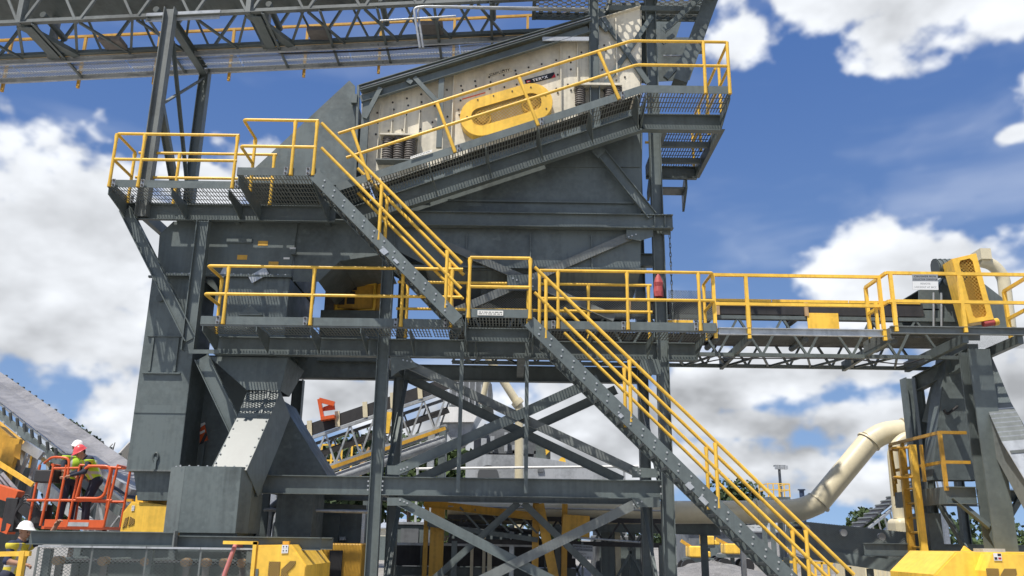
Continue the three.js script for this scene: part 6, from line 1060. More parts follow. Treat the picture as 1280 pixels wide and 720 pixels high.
// ---------------------------------------------------------------- trees
function treeCrown(seed, cx, cy, cz, rx, ry, n, size) {      // leaf-clump triangles spread through an uneven crown
  const r = rng(seed), pos = [], nor = [], lobes = Array.from({ length: 9 }, () => { const a = r() * 6.28, q = r(); return [Math.cos(a) * rx * 0.62 * q, (r() - 0.45) * ry * 1.25, Math.sin(a) * rx * 0.62 * q, 0.34 + r() * 0.34]; });
  for (let i = 0; i < n; i++) {
    const l = lobes[Math.floor(r() * lobes.length)], u = r() * 2 - 1, a = r() * 6.28, k = Math.pow(r(), 0.4) * l[3], s = Math.sqrt(1 - u * u), x = cx + l[0] + Math.cos(a) * s * k * rx, y = cy + l[1] + u * k * ry, z = cz + l[2] + Math.sin(a) * s * k * rx, e = size * (0.5 + r());
    const d = new THREE.Vector3(r() - 0.5, r() - 0.3, r() - 0.5).normalize(), t1 = new THREE.Vector3(r() - 0.5, r() - 0.5, r() - 0.5).cross(d).normalize(), t2 = d.clone().cross(t1);
    const c = [[-1, -0.5], [0.2, -0.7], [1, 0.3], [-0.2, 0.8]].map(([p, q]) => [x + (t1.x * p + t2.x * q) * e, y + (t1.y * p + t2.y * q) * e, z + (t1.z * p + t2.z * q) * e]);
    for (const m of [0, 1, 2, 0, 2, 3]) { pos.push(...c[m]); nor.push(d.x, d.y, d.z); }
  }
  return fromTris(pos, null, nor);
}
const leafM = [[0.045, 0.075, 0.022], [0.06, 0.095, 0.028], [0.035, 0.06, 0.022]].map(([r, g, b]) => { const m = new THREE.MeshStandardMaterial({ roughness: 0.8, side: THREE.DoubleSide }); m.color.setRGB(r, g, b); return m; });
const barkM = mat(0.12, 0.09, 0.07, { roughness: 0.95 });
function tree(label, x, z, h, rx, seed, n = 3000) {
  const t = thing('broadleaf_tree', label, 'tree', [x, 0, z], 'trees beyond the plant'), r = rng(seed);
  const tr = part(t, 'trunk', pipe([[x, -0.1, z], [x + 0.1, h * 0.3, z], [x - 0.1, h * 0.55, z], [x, h * 0.8, z]], [h * 0.03, h * 0.022, h * 0.014, h * 0.006], 8), barkM);
  for (let i = 0; i < 5; i++) { const a = r() * 6.28, y = h * (0.32 + i * 0.09); part(tr, 'limb', pipe([[x, y, z], [x + Math.cos(a) * rx * 0.4, y + h * 0.1, z + Math.sin(a) * rx * 0.4], [x + Math.cos(a) * rx * 0.7, y + h * 0.22, z + Math.sin(a) * rx * 0.7]], [h * 0.012, h * 0.008, h * 0.003], 6), barkM); }
  part(t, 'crown', treeCrown(seed + 1, x, h * 0.62, z, rx, h * 0.4, n, h * 0.02 + 0.06), leafM[seed % 3]);
}
for (const [lab, px, py, z, rx, s] of [
  ['dark tree behind the stacking conveyor, left of the white shelter', 112, 536, -60, 2.6, 11], ['dark tree top just above the white hoop shelter', 138, 541, -62, 3, 12],
  ['tree behind the tower, left of the inclined background conveyor', 395, 556, -55, 4, 13], ['tree behind the yellow handrails below the background conveyor', 440, 553, -52, 4, 14], ['tree behind the tower columns, right of the background conveyor', 515, 550, -50, 3.6, 15], ['bright tree left of the grey crushing plant', 560, 552, -48, 3.2, 16],
  ['small tree between the dust duct and the lower stair', 905, 602, -70, 3.6, 17], ['lone slim tree right of the rising dust duct', 1076, 641, -75, 2.6, 18],
  ['tree low behind the transfer tower at the right', 1262, 664, -46, 4.6, 19],
]) { const k = { 112: [-28.972, 8.555, -60], 138: [-28.419, 8.523, -62], 395: [-12.192, 7.178, -55], 440: [-9.397, 7.047, -52], 515: [-5.609, 7.023, -50], 560: [-3.401, 6.748, -48], 905: [17.021, 6.248, -70], 1076: [29.62, 4.164, -75], 1262: [25.73, 2.379, -46], 1195: [25.02, 2.791, -50] }[px]; tree(lab, k[0], z, k[1], rx, s); }
{ // distant wood along the horizon
  const g = []; const r = rng(40); for (let i = 0; i < 46; i++) { const x = -150 + i * 7 + r() * 4, z = -170 - r() * 40, h = 4.5 + r() * 3.5; g.push(treeCrown(100 + i, x, h * 0.45, z, 5, h * 0.55, 260, 0.6)); }
  const m = new THREE.Mesh(mergeGeometries(g), leafM[2]); m.name = 'distant_woodland'; m.userData = { kind: 'stuff', label: 'far green treeline along the horizon behind the plant', category: 'woodland' }; scene.add(m);
}
// ---------------------------------------------------------------- inclined conveyor in the background, left
{
  const t = thing('background_conveyor', 'silver lattice conveyor climbing right behind the tower columns', 'conveyor', [-5, 2, -26]);
  const z0 = -26, z1 = -27.2, A = [-7.308, 4.242, -26], B = [-1.903, 6.191, -26], n = 15, D = [B[0] - A[0], B[1] - A[1]], at = (s, dy, z) => [A[0] + D[0] * s, A[1] + D[1] * s + dy, z];
  part(t, 'belt', plate([at(0, 0.12, z0 - 0.1), at(1, 0.12, z0 - 0.1), at(1, 0.12, z1 + 0.1), at(0, 0.12, z1 + 0.1)], 0.04), M.rubber); part(t, 'side_plate', prism(bar(0.04, 0.36), at(0, -0.02, z0), at(1, -0.02, z0)), M.rubber);
  for (const z of [z0, z1]) { for (const dy of [-0.28, -1.3]) part(t, 'chord', prism(bar(0.09, 0.09), at(0, dy, z), at(1, dy, z)), M.galv); for (let i = 0; i < n; i++) part(t, 'web_bar', prism(bar(0.05, 0.06), at(i / n, i % 2 ? -0.28 : -1.3, z), at((i + 1) / n, i % 2 ? -1.3 : -0.28, z), [0, 0, 1]), M.galv); }
  part(t, 'return_belt', plate([at(0, -0.75, z0 - 0.1), at(1, -0.75, z0 - 0.1), at(1, -0.75, z1 + 0.1), at(0, -0.75, z1 + 0.1)], 0.04), M.rubber);
  for (const s of [0.25, 0.4, 0.55, 0.7, 0.85]) { const p = at(s, 0, z0 + 0.03); part(t, 'idler_bracket', prism(bar(0.08, 0.14), add3(p, [0, -0.22, 0]), add3(p, [-0.05, 0.24, 0]), [1, 0, 0]), M.duct); }
  part(t, 'dust_pipe', pipe([at(0.28, -1.75, z0 + 0.1), at(1, -1.75, z0 + 0.1)], 0.16, 14), M.plant); part(t, 'walkway_edge', prism(bar(0.06, 0.1), at(0.3, -1.42, z0 + 0.3), at(1, -1.42, z0 + 0.3)), M.yellowWorn);
  for (const s of [0.62, 0.92, 0.98]) { const p = at(s, -1.3, z0); part(t, 'leg', bx(p[0] - 0.1, p[0] + 0.1, 0, p[1], z0 - 0.1, z0 + 0.1), s > 0.95 ? M.steelDark : M.galv); }
  for (const s of [0.05, 0.97]) { const p = at(s, -1.3, z1); part(t, 'leg', bx(p[0] - 0.1, p[0] + 0.1, 0, p[1], z1 - 0.1, z1 + 0.1), M.galv); }
  part(t, 'yellow_bracket', prism(bar(0.12, 0.3), at(0.66, -0.9, z0 + 0.1), at(0.67, -0.3, z0 + 0.1), [1, 0, 0]), M.yellow);
}
{
  const t = thing('orange_guard', 'orange bracket frame standing on the background conveyor', 'frame', [-5.468, 5, -25.8]);
  part(t, 'post', prism(bar(0.12, 0.1), [-5.727, 5.594, -25.8], [-5.559, 4.951, -25.8], [1, 0, 0]), M.orange); part(t, 'arm', prism(bar(0.1, 0.14), [-5.725, 5.57, -25.8], [-5.262, 5.456, -25.8]), M.orange); part(t, 'plate', plate([[-5.611, 5.37, -25.9], [-5.284, 5.495, -25.9], [-5.247, 5.303, -25.9], [-5.602, 5.251, -25.9]], 0.04), M.orange); part(t, 'foot', prism(bar(0.3, 0.1), [-5.611, 4.998, -25.8], [-5.211, 5.075, -25.8]), M.orange);
}
{
  const t = thing('far_handrail', 'small yellow handrailed stage under the background conveyor', 'platform', [-5.746, 3.496, -30]);
  const y = 3.602, x0 = -6.444, x1 = -4.758;
  part(t, 'deck', bx(x0, x1, y - 0.2, y, -30, -31.2), M.steel); for (const x of [x0 + 0.1, x1 - 0.1]) part(t, 'leg', bx(x - 0.08, x + 0.08, 0, y - 0.2, -30.2, -30.1), M.steel);
  guardRail(t, [[x0, y, -30], [x1 - 0.3, y, -30]], spread([x0, y, -30], [x1 - 0.3, y, -30], 5), { square: true, m: M.yellow });
  part(t, 'sloping_board', prism(bar(0.3, 0.12), [-5.145, 3.71, -29.9], [-4.763, 4.573, -29.9], [1, 0, 0]), M.wood);
}
{
  const t = thing('orange_board', 'orange and black striped board behind the left chute', 'board', [-6.136, 3.394, -17.5]);
  part(t, 'board', plate([[-6.202, 3.408, -17.5], [-6.049, 3.474, -17.5], [-6.147, 3.776, -17.5], [-6.234, 3.695, -17.5]], 0.03), M.orange); part(t, 'stripe', plate([[-6.207, 3.375, -17.48], [-6.131, 3.407, -17.48], [-6.069, 3.567, -17.48], [-6.108, 3.63, -17.48]], 0.01), M.rubber);
  part(t, 'stripe', plate([[-6.215, 3.581, -17.48], [-6.124, 3.63, -17.48], [-6.129, 3.678, -17.48], [-6.22, 3.629, -17.48]], 0.01), M.white); part(t, 'cap', plate([[-6.245, 3.708, -17.48], [-6.126, 3.79, -17.48], [-6.145, 3.822, -17.48], [-6.238, 3.788, -17.48]], 0.02), M.white); part(t, 'post', bx(-6.138 - 0.03, -6.138 + 0.03, 0, 3.635, -17.56, -17.51), M.steel);
}
// ---------------------------------------------------------------- grey crushing plant behind the tower
{
  const t = thing('crushing_plant', 'pale grey crushing plant with hopper seen through the middle bay', 'crushing plant', [0.5, 0, -31]);
  const z = -30, k = 37.6, g = (px, py, dz = 0) => [0.077 + (px - 640) / k, 4.649 + (560 - py) / k, z + dz];
  const slab = (name, pts, depth, m, dz = 0) => part(t, name, plate(pts.map(([a, b]) => g(a, b, dz - depth / 2)), depth), m);
  slab('top_bin', [[556, 506], [612, 503], [612, 475], [596, 452], [556, 456]], 2.4, M.plantDark, -0.4); slab('bin_rim', [[548, 510], [614, 506], [614, 503], [548, 507]], 2.8, M.steelDark, -0.2);
  for (let i = 0; i < 7; i++) slab('bin_rib', [[558 + i * 8, 505], [559.5 + i * 8, 505], [559.5 + i * 8, 478 - (i < 5 ? 14 : 0)], [558 + i * 8, 478 - (i < 5 ? 14 : 0)]], 0.12, M.plant, 0);
  slab('hopper_face', [[546, 529], [590, 528], [600, 509], [551, 509]], 2.2, M.white, 0.2); slab('hopper_cone', [[546, 529.5], [590, 528.5], [582, 547], [572, 556], [566, 554]], 1.8, M.plant, 0);
  slab('crusher_body', [[590, 566], [672, 566], [672, 545], [640, 535], [604, 528], [590, 545]], 2.2, M.plantDark, -0.3);
  for (const [a, b, c, d] of [[600, 564, 607, 548], [612, 564, 617, 545], [630, 564, 634, 540], [640, 562, 660, 556]]) slab('body_rib', [[a, b], [c, b], [c, d], [a, d]], 0.2, M.plant, 0.0);
  slab('lower_body', [[581, 640], [770, 640], [760, 592], [735, 582], [690, 574], [640, 569], [600, 569], [581, 573]], 2.6, M.plant, 0.1);
  part(t, 'inspection_cover', cyl(g(610, 596, 0.1), g(610, 596, 0.18), 0.36, 22), M.plantDark);
  slab('small_door', [[673, 590], [681, 590], [681, 585], [673, 585]], 0.06, M.plantDark, 0.16);
  for (const px of [606, 640, 668]) slab('lifting_ear', [[px, 570], [px + 5, 570], [px + 3, 562], [px + 1, 562]], 0.15, M.plantDark, -0.3);
  slab('motor_block', [[671, 575], [690, 577], [690, 552], [671, 548]], 1.0, M.steelDark, -0.2);
  slab('yellow_cover', [[684, 568], [692, 560], [686, 551], [682, 551]], 0.8, M.yellow, 0); slab('yellow_cover', [[697, 580], [710, 580], [708, 571], [703, 571]], 0.8, M.yellow, 0);
  for (const px of [595, 670, 750]) slab('leg', [[px - 4, 735], [px + 4, 735], [px + 4, 640], [px - 4, 640]], 0.4, M.plantDark, -0.5);
}
{
  const t = thing('cream_riser', 'thin cream riser pipe with an angled top behind the middle bay', 'pipe', [0.352, 1.053, -27]);
  const a = [-0.838, 7.359, -27], b = [0.226, 5.739, -27], c = [0.278, 5.589, -27], d = [0.326, 3.386, -27];
  part(t, 'sloping_pipe', pipe([a, b], 0.13, 14), M.duct); part(t, 'collar', cyl([0.175, 5.813, -27], [0.277, 5.689, -27], 0.19, 14), M.duct); part(t, 'upright_pipe', pipe([b, c, [d[0], 0, d[2]]], 0.14, 14), M.duct);
  part(t, 'side_pipe', pipe([[-0.73, 6.661, -27.4], [-0.915, 5.758, -27.4]], 0.1, 10), M.duct);
}
{
  const t = thing('pipe_rail', 'thin pale pipe running level behind the tower at beam height', 'pipe', [0.287, 3.514, -24]);
  part(t, 'pipe', pipe([[-2.548, 3.453, -24], [3.519, 3.601, -24]], 0.035, 8), M.white); for (const x of [-2.504, 0.069, 3.125]) part(t, 'post', bx(x - 0.03, x + 0.03, 0, 3.511, -24.03, -23.97), M.plant);
}
// ---------------------------------------------------------------- low plant seen below the lowest beam
{
  const t = thing('skirted_conveyor', 'low dusty conveyor with sagging rubber skirts seen through the lowest bay', 'conveyor', [-1.5, 0, -21]);
  const z = -20.8, x0 = -2.713, x1 = 1.559, yt = 1.53, yb = 1.038;
  for (let i = 0; i < 6; i++) { const a = mix(x0, x1, i / 6), b = mix(x0, x1, (i + 1) / 6); part(t, 'skirt_panel', bx(a + 0.01, b - 0.01, yb, yt - 0.05, z - 0.02, z), M.rubber); part(t, 'skirt_clip', bx(a - 0.02, a + 0.02, yb - 0.1, yt, z, z + 0.03), M.steelDark); }
  part(t, 'top_edge', bx(x0, x1, yt - 0.05, yt, z - 0.1, z + 0.04), M.galv); part(t, 'side_channel', prism(secC(0.08, 0.2), [x0, yb - 0.12, z], [x1, yb - 0.12, z]), M.steel); part(t, 'belt', bx(x0, x1, yt - 0.25, yt - 0.22, z - 0.1, z - 1.1), M.rubber); part(t, 'rear_skirt', bx(x0, x1, yb, yt, z - 1.2, z - 1.18), M.spring);
  for (const f of [0.02, 0.35, 0.7, 0.98]) for (const dz of [0, -1.15]) part(t, 'leg', bx(mix(x0, x1, f) - 0.06, mix(x0, x1, f) + 0.06, 0, yb - 0.02, z + dz - 0.08, z + dz - 0.02), M.steelDark);
  for (const px of [553, 590, 605]) { const x = -0.649 + (px - 600) / 54; part(t, 'post', bx(x - 0.035, x + 0.035, 0.2, yt + 0.18, z + 0.06, z + 0.12), M.duct); }
}
{
  const t = thing('wooden_prop', 'cream timber-coloured prop post before the skirted conveyor', 'post', [-0.414, 0.933, -20.4]);
  const x = -0.419; part(t, 'post', prism(bar(0.1, 0.1), [x, 0, -20.4], [x, 1.466, -20.4], [1, 0, 0]), M.duct); part(t, 'foot', bx(x - 0.15, x + 0.15, 0, 0.05, -20.55, -20.25), M.steelDusty);
}
{
  const t = thing('yellow_gantry', 'yellow steel gantry with slanting posts behind the lowest bay', 'gantry', [0.3, 0, -19.5]);
  const z = -19.3;
  part(t, 'beam', prism(secI(0.12, 0.16), [-1.871, 2.382, -19.6], [0.612, 2.111, -19]), M.yellowWorn); part(t, 'beam', prism(secI(0.12, 0.14), [-1.391, 2.224, -20.4], [2.265, 2.132, -20.4]), M.yellowWorn);
  part(t, 'slanting_post', prism(bar(0.14, 0.2), [0.645, 2.376, -19], [1.153, 0, -19], [1, 0, 0]), M.yellowWorn); part(t, 'post', prism(bar(0.1, 0.14), [0.583, 2.416, -19.2], [0.555, 0, -19.2], [1, 0, 0]), M.yellowWorn); part(t, 'post', prism(bar(0.1, 0.12), [1.217, 2.399, -19.4], [1.178, 0, -19.4], [1, 0, 0]), M.yellowWorn);
  part(t, 'post', prism(bar(0.16, 0.3), [-1.562, 2.373, -19.7], [-1.57, 0, -19.7], [1, 0, 0]), M.yellowWorn); part(t, 'post', prism(bar(0.1, 0.1), [-1.81, 2.369, -19.7], [-1.813, 0, -19.7], [1, 0, 0]), M.yellowWorn);
  part(t, 'panel', plate([[1.128, 1.71, -19.1], [1.723, 1.701, -19.1], [1.728, 2.145, -19.1], [1.163, 2.171, -19.1]], 0.05), M.yellowWorn);
  for (let i = 0; i < 5; i++) part(t, 'lacing', prism(bar(0.04, 0.05), lerp3([-1.065, 2.3, -19.4], [0.547, 2.113, -19.1], i / 5), lerp3([-0.619, 1.837, -19.4], [0.924, 1.756, -19.1], i / 5), [0, 0, 1]), M.steelDark);
  part(t, 'lower_chord', prism(bar(0.08, 0.1), [-1.757, 1.94, -19.5], [0.618, 1.638, -19.1]), M.steelDark); part(t, 'belt', plate([[-1.867, 2.061, -19.7], [0.586, 1.818, -19.2], [0.653, 1.758, -20.2], [-1.959, 2.01, -20.7]], 0.04), M.rubber);
}
{
  const t = thing('notice_board', 'grey lettered notice board hung low in the right of the lowest bay', 'sign', [1.549, 1.218, -18.9]);
  printed(t, 'board', [[1.332, 1.279, -18.9], [1.766, 1.252, -18.9], [1.77, 1.541, -18.9], [1.35, 1.567, -18.9]], (c, w, h) => { c.fillStyle = '#c2c4c4'; c.fillRect(0, 0, w, h); c.fillStyle = '#8c9196'; c.fillRect(0, 0, w, h * 0.44); c.fillStyle = '#1c1f24'; c.textAlign = 'center'; c.font = 'bold 40px sans-serif'; c.fillText('UNDERS SCREEN', w / 2, 44, w - 20); c.fillText('COLLECTOR CONVEYOR', w / 2, 90, w - 16); c.font = '34px sans-serif'; c.fillText('REMOTE', w / 2, 150); c.fillText('LOCKOUT AT MCC', w / 2, 200, w - 24); }, 320, 224);
  part(t, 'cross_bar', pipe([[1.415, 1.697, -18.85], [2.755, 1.618, -18.85]], 0.02, 8), M.galv); part(t, 'bracket', bx(1.554 - 0.02, 1.554 + 0.02, 0, 1.602, -18.97, -18.93), M.steel);
}
{
  const t = thing('under_screen_conveyor', 'dark conveyor with lattice legs under the right of the tower', 'conveyor', [1.8, 0, -21.5]);
  const z = -21.5; part(t, 'side_channel', prism(secC(0.1, 0.28), [1.04, 2.01, -21.5], [5.07, 1.934, -21.5]), M.steelDark); part(t, 'side_channel', prism(secC(0.1, 0.28), [1.093, 2.028, -22.6], [5.329, 1.949, -22.6]), M.steelDark); part(t, 'belt', plate([[1.044, 2.105, -21.6], [5.099, 2.029, -21.6], [5.311, 2.044, -22.5], [1.088, 2.123, -22.5]], 0.04), M.rubber);
  for (const [px, w, m] of [[760, 0.34, M.steel], [772, 0.14, M.duct], [700, 0.2, M.steel], [790, 0.16, M.steelDark], [880, 0.16, M.steelDark]]) { const x = 2.384 + (px - 760) / 52; part(t, 'leg', bx(x - w / 2, x + w / 2, 0, 2.03, -21.65, -21.55), m); }
  for (const [a, b] of [[[700, 665], [725, 720]], [[750, 665], [715, 720]], [[775, 665], [800, 715]], [[800, 668], [770, 718]]]) { const A = [1.225 + (a[0] - 700) / 52, 1.37 + (690 - a[1]) / 52, -21.4], B = [1.225 + (b[0] - 700) / 52, 1.37 + (690 - b[1]) / 52, -21.4]; part(t, 'brace', prism(bar(0.05, 0.08), A, B, [0, 0, 1]), M.steel); }
}
{
  const t = thing('service_pipe', 'long galvanised service pipe behind the lower left beam', 'pipe', [-3.725, 2.142, -17.6]);
  part(t, 'pipe', pipe([[-4.774, 2.136, -17.4], [-2.59, 2.121, -17.4]], 0.035, 10), M.galv); part(t, 'pipe', pipe(fillet([[-4.521, 1.35, -17.3], [-4.541, 1.912, -17.3], [-3.828, 1.891, -17.3], [-3.807, 1.625, -17.3]], 0.1), 0.02, 8), M.galv); for (const x of [-4.646, -2.823]) part(t, 'stand', bx(x - 0.03, x + 0.03, 0, 2.138, -17.45, -17.39), M.galv);
}
{
  const t = thing('dark_hopper', 'dark machine body and chute behind the yellow cabinet', 'machine', [-3.4, 0, -18.6]);
  const g = (px, py, z) => [-3.973 + (px - 400) / 58.5, 1.819 + (660 - py) / 58.5, z];
  part(t, 'body', plate([g(345, 735, -19.2), g(455, 735, -19.2), g(455, 632, -19.2), g(345, 628, -19.2)], 0.5), M.steelDark); part(t, 'front_box', plate([g(380, 735, -18.9), g(425, 735, -18.9), g(425, 645, -18.9), g(380, 645, -18.9)], 0.3), M.steel); part(t, 'pipe_bend', pipe(fillet([g(335, 690, -18.8), g(338, 640, -18.8), g(352, 628, -18.8)], 0.3, 5), 0.1, 12), M.steelDusty);
  for (const [px, py] of [[430, 672], [445, 682], [362, 676], [386, 675]]) part(t, 'fitting', bx(g(px - 3, 0, 0)[0], g(px + 3, 0, 0)[0], g(0, py + 2, 0)[1], g(0, py - 2, 0)[1], -18.7, -18.9), M.galv);
}
// ---------------------------------------------------------------- right background
{
  const t = thing('mesh_conveyor', 'dark mesh-sided conveyor under the transfer tower at the right', 'conveyor', [7, 0, -18.5]);
  const a = [6.045, 2.073, -18.3], b = [8.137, 1.845, -17.4], c = [8.069, 1.282, -17.4], d = [6.005, 1.57, -18.3], e = [8.041, 1.048, -17.4], f = [5.987, 1.353, -18.3];
  part(t, 'side_panel', plate([d, c, b, a], 0.02), M.steelDark); part(t, 'mesh_panel', sheet([add3(d, [0.1, 0.02, 0.05]), add3(c, [0, 0.02, 0.05]), add3(b, [0, 0.0, 0.05]), add3(a, [0.1, 0.0, 0.05])]), M.guard); part(t, 'side_channel', plate([f, e, c, d].map((p) => add3(p, [0, 0, 0.04])), 0.06), M.steel);
  for (const [px, py] of [[1052, 666], [1092, 670], [1012, 661]]) { const p = [6.647 + (px - 1052) / 61, 1.858 + (666 - py) / 61, -17.85 - (1052 - px) * 0.0058]; part(t, 'bearing', cyl(p, add3(p, [0, 0, 0.08]), 0.07, 14), M.galv); }
  part(t, 'belt', plate([add3(a, [0, -0.1, -0.1]), add3(b, [0, -0.1, -0.1]), add3(b, [0, -0.1, -1.1]), add3(a, [0, -0.1, -1.1])], 0.03), M.rubber);
  part(t, 'rear_panel', plate([d, c, b, a].map((p) => add3(p, [0, 0, -1.2])), 0.02), M.steelDark);
  for (const p of [f, lerp3(f, e, 0.55), e]) for (const dz of [0, -1.15]) part(t, 'leg', bx(p[0] - 0.06, p[0] + 0.06, 0, p[1], p[2] + dz - 0.06, p[2] + dz), M.steelDark);
}
{
  const t = thing('light_mast', 'slim grey floodlight mast beyond the dust duct', 'lamp mast', [16.525, 0.645, -55]);
  const x = 16.874, y = 6.243; part(t, 'mast', pipe([[x, 0, -55], [x, y, -55]], [0.13, 0.08], 10), M.plantDark); part(t, 'head_frame', bx(x - 0.3, x + 0.36, y, y + 0.07, -55.2, -54.8), M.plantDark); for (const dx of [-0.24, 0.04, 0.3]) part(t, 'floodlight', bx(x + dx - 0.1, x + dx + 0.1, y - 0.2, y + 0.02, -54.8, -54.5), M.plant);
}
{
  const t = thing('far_tower', 'far dark plant tower with yellow handrail above the duct', 'tower', [15.624, 0.7, -52]);
  const x0 = 15.222, x1 = 16.49, y = 4.239; part(t, 'deck', bx(x0, x1, y - 0.3, y, -52, -54), M.steelDark); for (const x of [x0 + 0.15, x1 - 0.15]) for (const z of [-52.15, -53.85]) part(t, 'leg', bx(x - 0.12, x + 0.12, 0, y - 0.3, z - 0.12, z + 0.12), M.steelDark);
  guardRail(t, [[x0, y, -53.9], [x0, y, -52.05], [x1, y, -52.05], [x1, y, -53.9]], [...spread([x0, y, -52.05], [x1, y, -52.05], 5), [x0, y, -53.9], [x1, y, -53.9]], { square: true, m: M.yellow, h: 0.75, mid: 0.4 });
}
{
  const t = thing('blue_stack', 'small dark blue stack beyond the duct elbow', 'stack', [15.645, 1.195, -48]); const x0 = 15.748, x1 = 15.965, m = mat(0.03, 0.05, 0.1);
  part(t, 'shell', pipe([[(x0 + x1) / 2, 0, -48], [(x0 + x1) / 2, 4.394, -48]], 0.13, 14), m); part(t, 'cap', cyl([(x0 + x1) / 2, 4.394, -48], [(x0 + x1) / 2, 4.457, -48], 0.2, 14), m);
}
{
  const t = thing('far_conveyor', 'far yellow-edged conveyor rising behind the access ladder', 'conveyor', [12, 0, -36]);
  const A = [13.319, 1.996, -34], B = [19.789, 5.021, -40], at = (s, dy, dz = 0) => add3(lerp3(A, B, s), [0, dy, dz]); for (const dy of [0, -0.9]) for (const dz of [0, -1.2]) part(t, 'chord', prism(bar(0.1, 0.1), at(0, dy, dz), at(1, dy, dz)), M.galv); for (let i = 0; i < 16; i++) { part(t, 'web_bar', prism(bar(0.05, 0.06), at(i / 16, 0), at((i + 0.5) / 16, -0.9), [0, 0, 1]), M.galv); part(t, 'idler', cyl(at(i / 16, 0.25, 0.1), at(i / 16, 0.25, -1.3), 0.05, 8), M.steelDusty); }
  part(t, 'belt', plate([at(0, 0.2), at(1, 0.2), at(1, 0.2, -1.2), at(0, 0.2, -1.2)], 0.05), M.rubber); for (const s of [0.1, 0.6, 0.98]) part(t, 'leg', bx(at(s, 0)[0] - 0.1, at(s, 0)[0] + 0.1, 0, at(s, -0.9)[1], at(s, 0)[2] - 0.5, at(s, 0)[2] - 0.3), M.galv);
}
{
  const t = thing('far_stair', 'far galvanised stair with yellow rail seen behind the lower stair', 'stairs', [10.971, 0.749, -30]);
  for (let i = 0; i < 9; i++) { const p = [10.66, 0.821, -30], x = p[0] + i * 0.2, y0 = 0.25 + i * 0.11; part(t, 'upright', bx(x - 0.035, x + 0.035, y0, y0 + 0.75, -30.05, -30), M.galv); part(t, 'step', bx(x - 0.1, x + 0.1, y0 - 0.03, y0, -30, -31), M.galv); } const p = [10.66, 0.821, -30]; part(t, 'stringer', prism(bar(0.06, 0.2), [p[0] - 0.2, 0.1, -29.98], [p[0] + 1.8, 1.2, -29.98]), M.galv); part(t, 'top_rail', prism(bar(0.06, 0.08), [p[0] - 1.6, 1.05, -30], [p[0] + 0.1, 1.02, -30]), M.yellow); for (let i = 0; i < 8; i++) part(t, 'rail_post', bx(p[0] - 1.6 + i * 0.22 - 0.03, p[0] - 1.6 + i * 0.22 + 0.03, 0, 1.05, -30.03, -29.97), M.yellow);
}
{
  const t = thing('cream_container', 'cream corrugated container below the right conveyor', 'container', [11.173, 0.744, -27]);
  const x0 = 10.623, x1 = 11.868, y = 1.657; part(t, 'body', bx(x0, x1, 0.1, y, -27, -29.4), M.duct); for (let i = 0; i < 9; i++) part(t, 'corrugation', bx(mix(x0, x1, (i + 0.3) / 9), mix(x0, x1, (i + 0.7) / 9), 0.12, y - 0.06, -26.97, -27.0), M.duct); part(t, 'roof', bx(x0 - 0.03, x1 + 0.03, y, y + 0.06, -26.95, -29.45), M.duct);
}
{ // yellow loaders and bins far off below the stair
  for (const [lab, px, py, z, s] of [['far yellow loader standing by the grey stockpile, left one', 870, 694, -46, 0.6], ['far yellow feeder unit right of the loader below the stair', 915, 690, -50, 0.7], ['far yellow screen unit beyond the loader below the duct', 885, 679, -58, 0.6]]) {
    const c = { 870: [9.557, 0.986, -46], 915: [12.392, 1.124, -50], 885: [12.858, 1.562, -58] }[px], t = thing('far_machine', lab, 'machine', [c[0], 0, z]), y = Math.max(c[1], 0.7);
    part(t, 'body', bx(c[0] - 0.7 * s, c[0] + 0.5 * s, y - 0.1, y + 0.45, z - 0.6, z + 0.6, 0.08), M.yellow); part(t, 'bonnet', bx(c[0] + 0.5 * s, c[0] + 1.1 * s, y - 0.1, y + 0.2, z - 0.5, z + 0.5, 0.08), M.yellow); part(t, 'frame', bx(c[0] - 1.1 * s, c[0] + 1.3 * s, y - 0.3, y - 0.12, z - 0.5, z + 0.5), M.steelDark);
    part(t, 'arm', prism(bar(0.12, 0.16), [c[0] - 0.3, y + 0.4, z + 0.2], [c[0] - 1.3 * s, y + 0.7, z + 0.2]), M.yellowWorn); for (const dx of [-0.8, 0.9]) for (const dz of [-0.5, 0.5]) part(t, 'wheel', cyl([c[0] + dx * s, 0.4, z + dz - 0.12], [c[0] + dx * s, 0.4, z + dz + 0.12], 0.4, 18), M.rubber); part(t, 'post', bx(c[0] - 0.1, c[0] + 0.1, 0.3, y - 0.2, z - 0.1, z + 0.1), M.steelDark);
  }
}
{ // stockpiles of crushed stone
  const pile = (name, label, px, z, h, r, seed) => { const n = 26, m = 10, pos = [], R = (i, j) => { const a = i / n * 6.283, k = j / m, rr = r * (1 - k) * (1 + (noise3(Math.cos(a) * 3 + seed, Math.sin(a) * 3, k * 5) - 0.5) * 0.4); return [px + Math.cos(a) * rr, h * (k ** 0.9) * (1 + (noise3(i * 0.7, j, seed) - 0.5) * 0.12) - 0.02, z + Math.sin(a) * rr]; };
    for (let i = 0; i < n; i++) for (let j = 0; j < m; j++) { const a = R(i % n, j), b = R((i + 1) % n, j), c = R((i + 1) % n, j + 1), d = R(i % n, j + 1); pos.push(...a, ...c, ...b, ...a, ...d, ...c); }
    const g = fromTris(pos), o = new THREE.Mesh(g, M.pile); o.name = numbered(name); o.userData = { label, category: 'stockpile' }; scene.add(o); };
  M.pile = mat(0.27, 0.265, 0.26, { map: G1, roughness: 0.95, bumpMap: G1, bumpScale: 0.05 });
  pile('stone_stockpile', 'pale grey stone heap seen under the lower stair', 8.089, -36, 0.95, 4.2, 3); pile('stone_stockpile', 'low stone heap beyond the lowest bay of the tower', 1.645, -34, 0.9, 5, 8); pile('stone_stockpile', 'stone heap far beyond the right conveyor', 19.887, -60, 2.2, 9, 12);
}
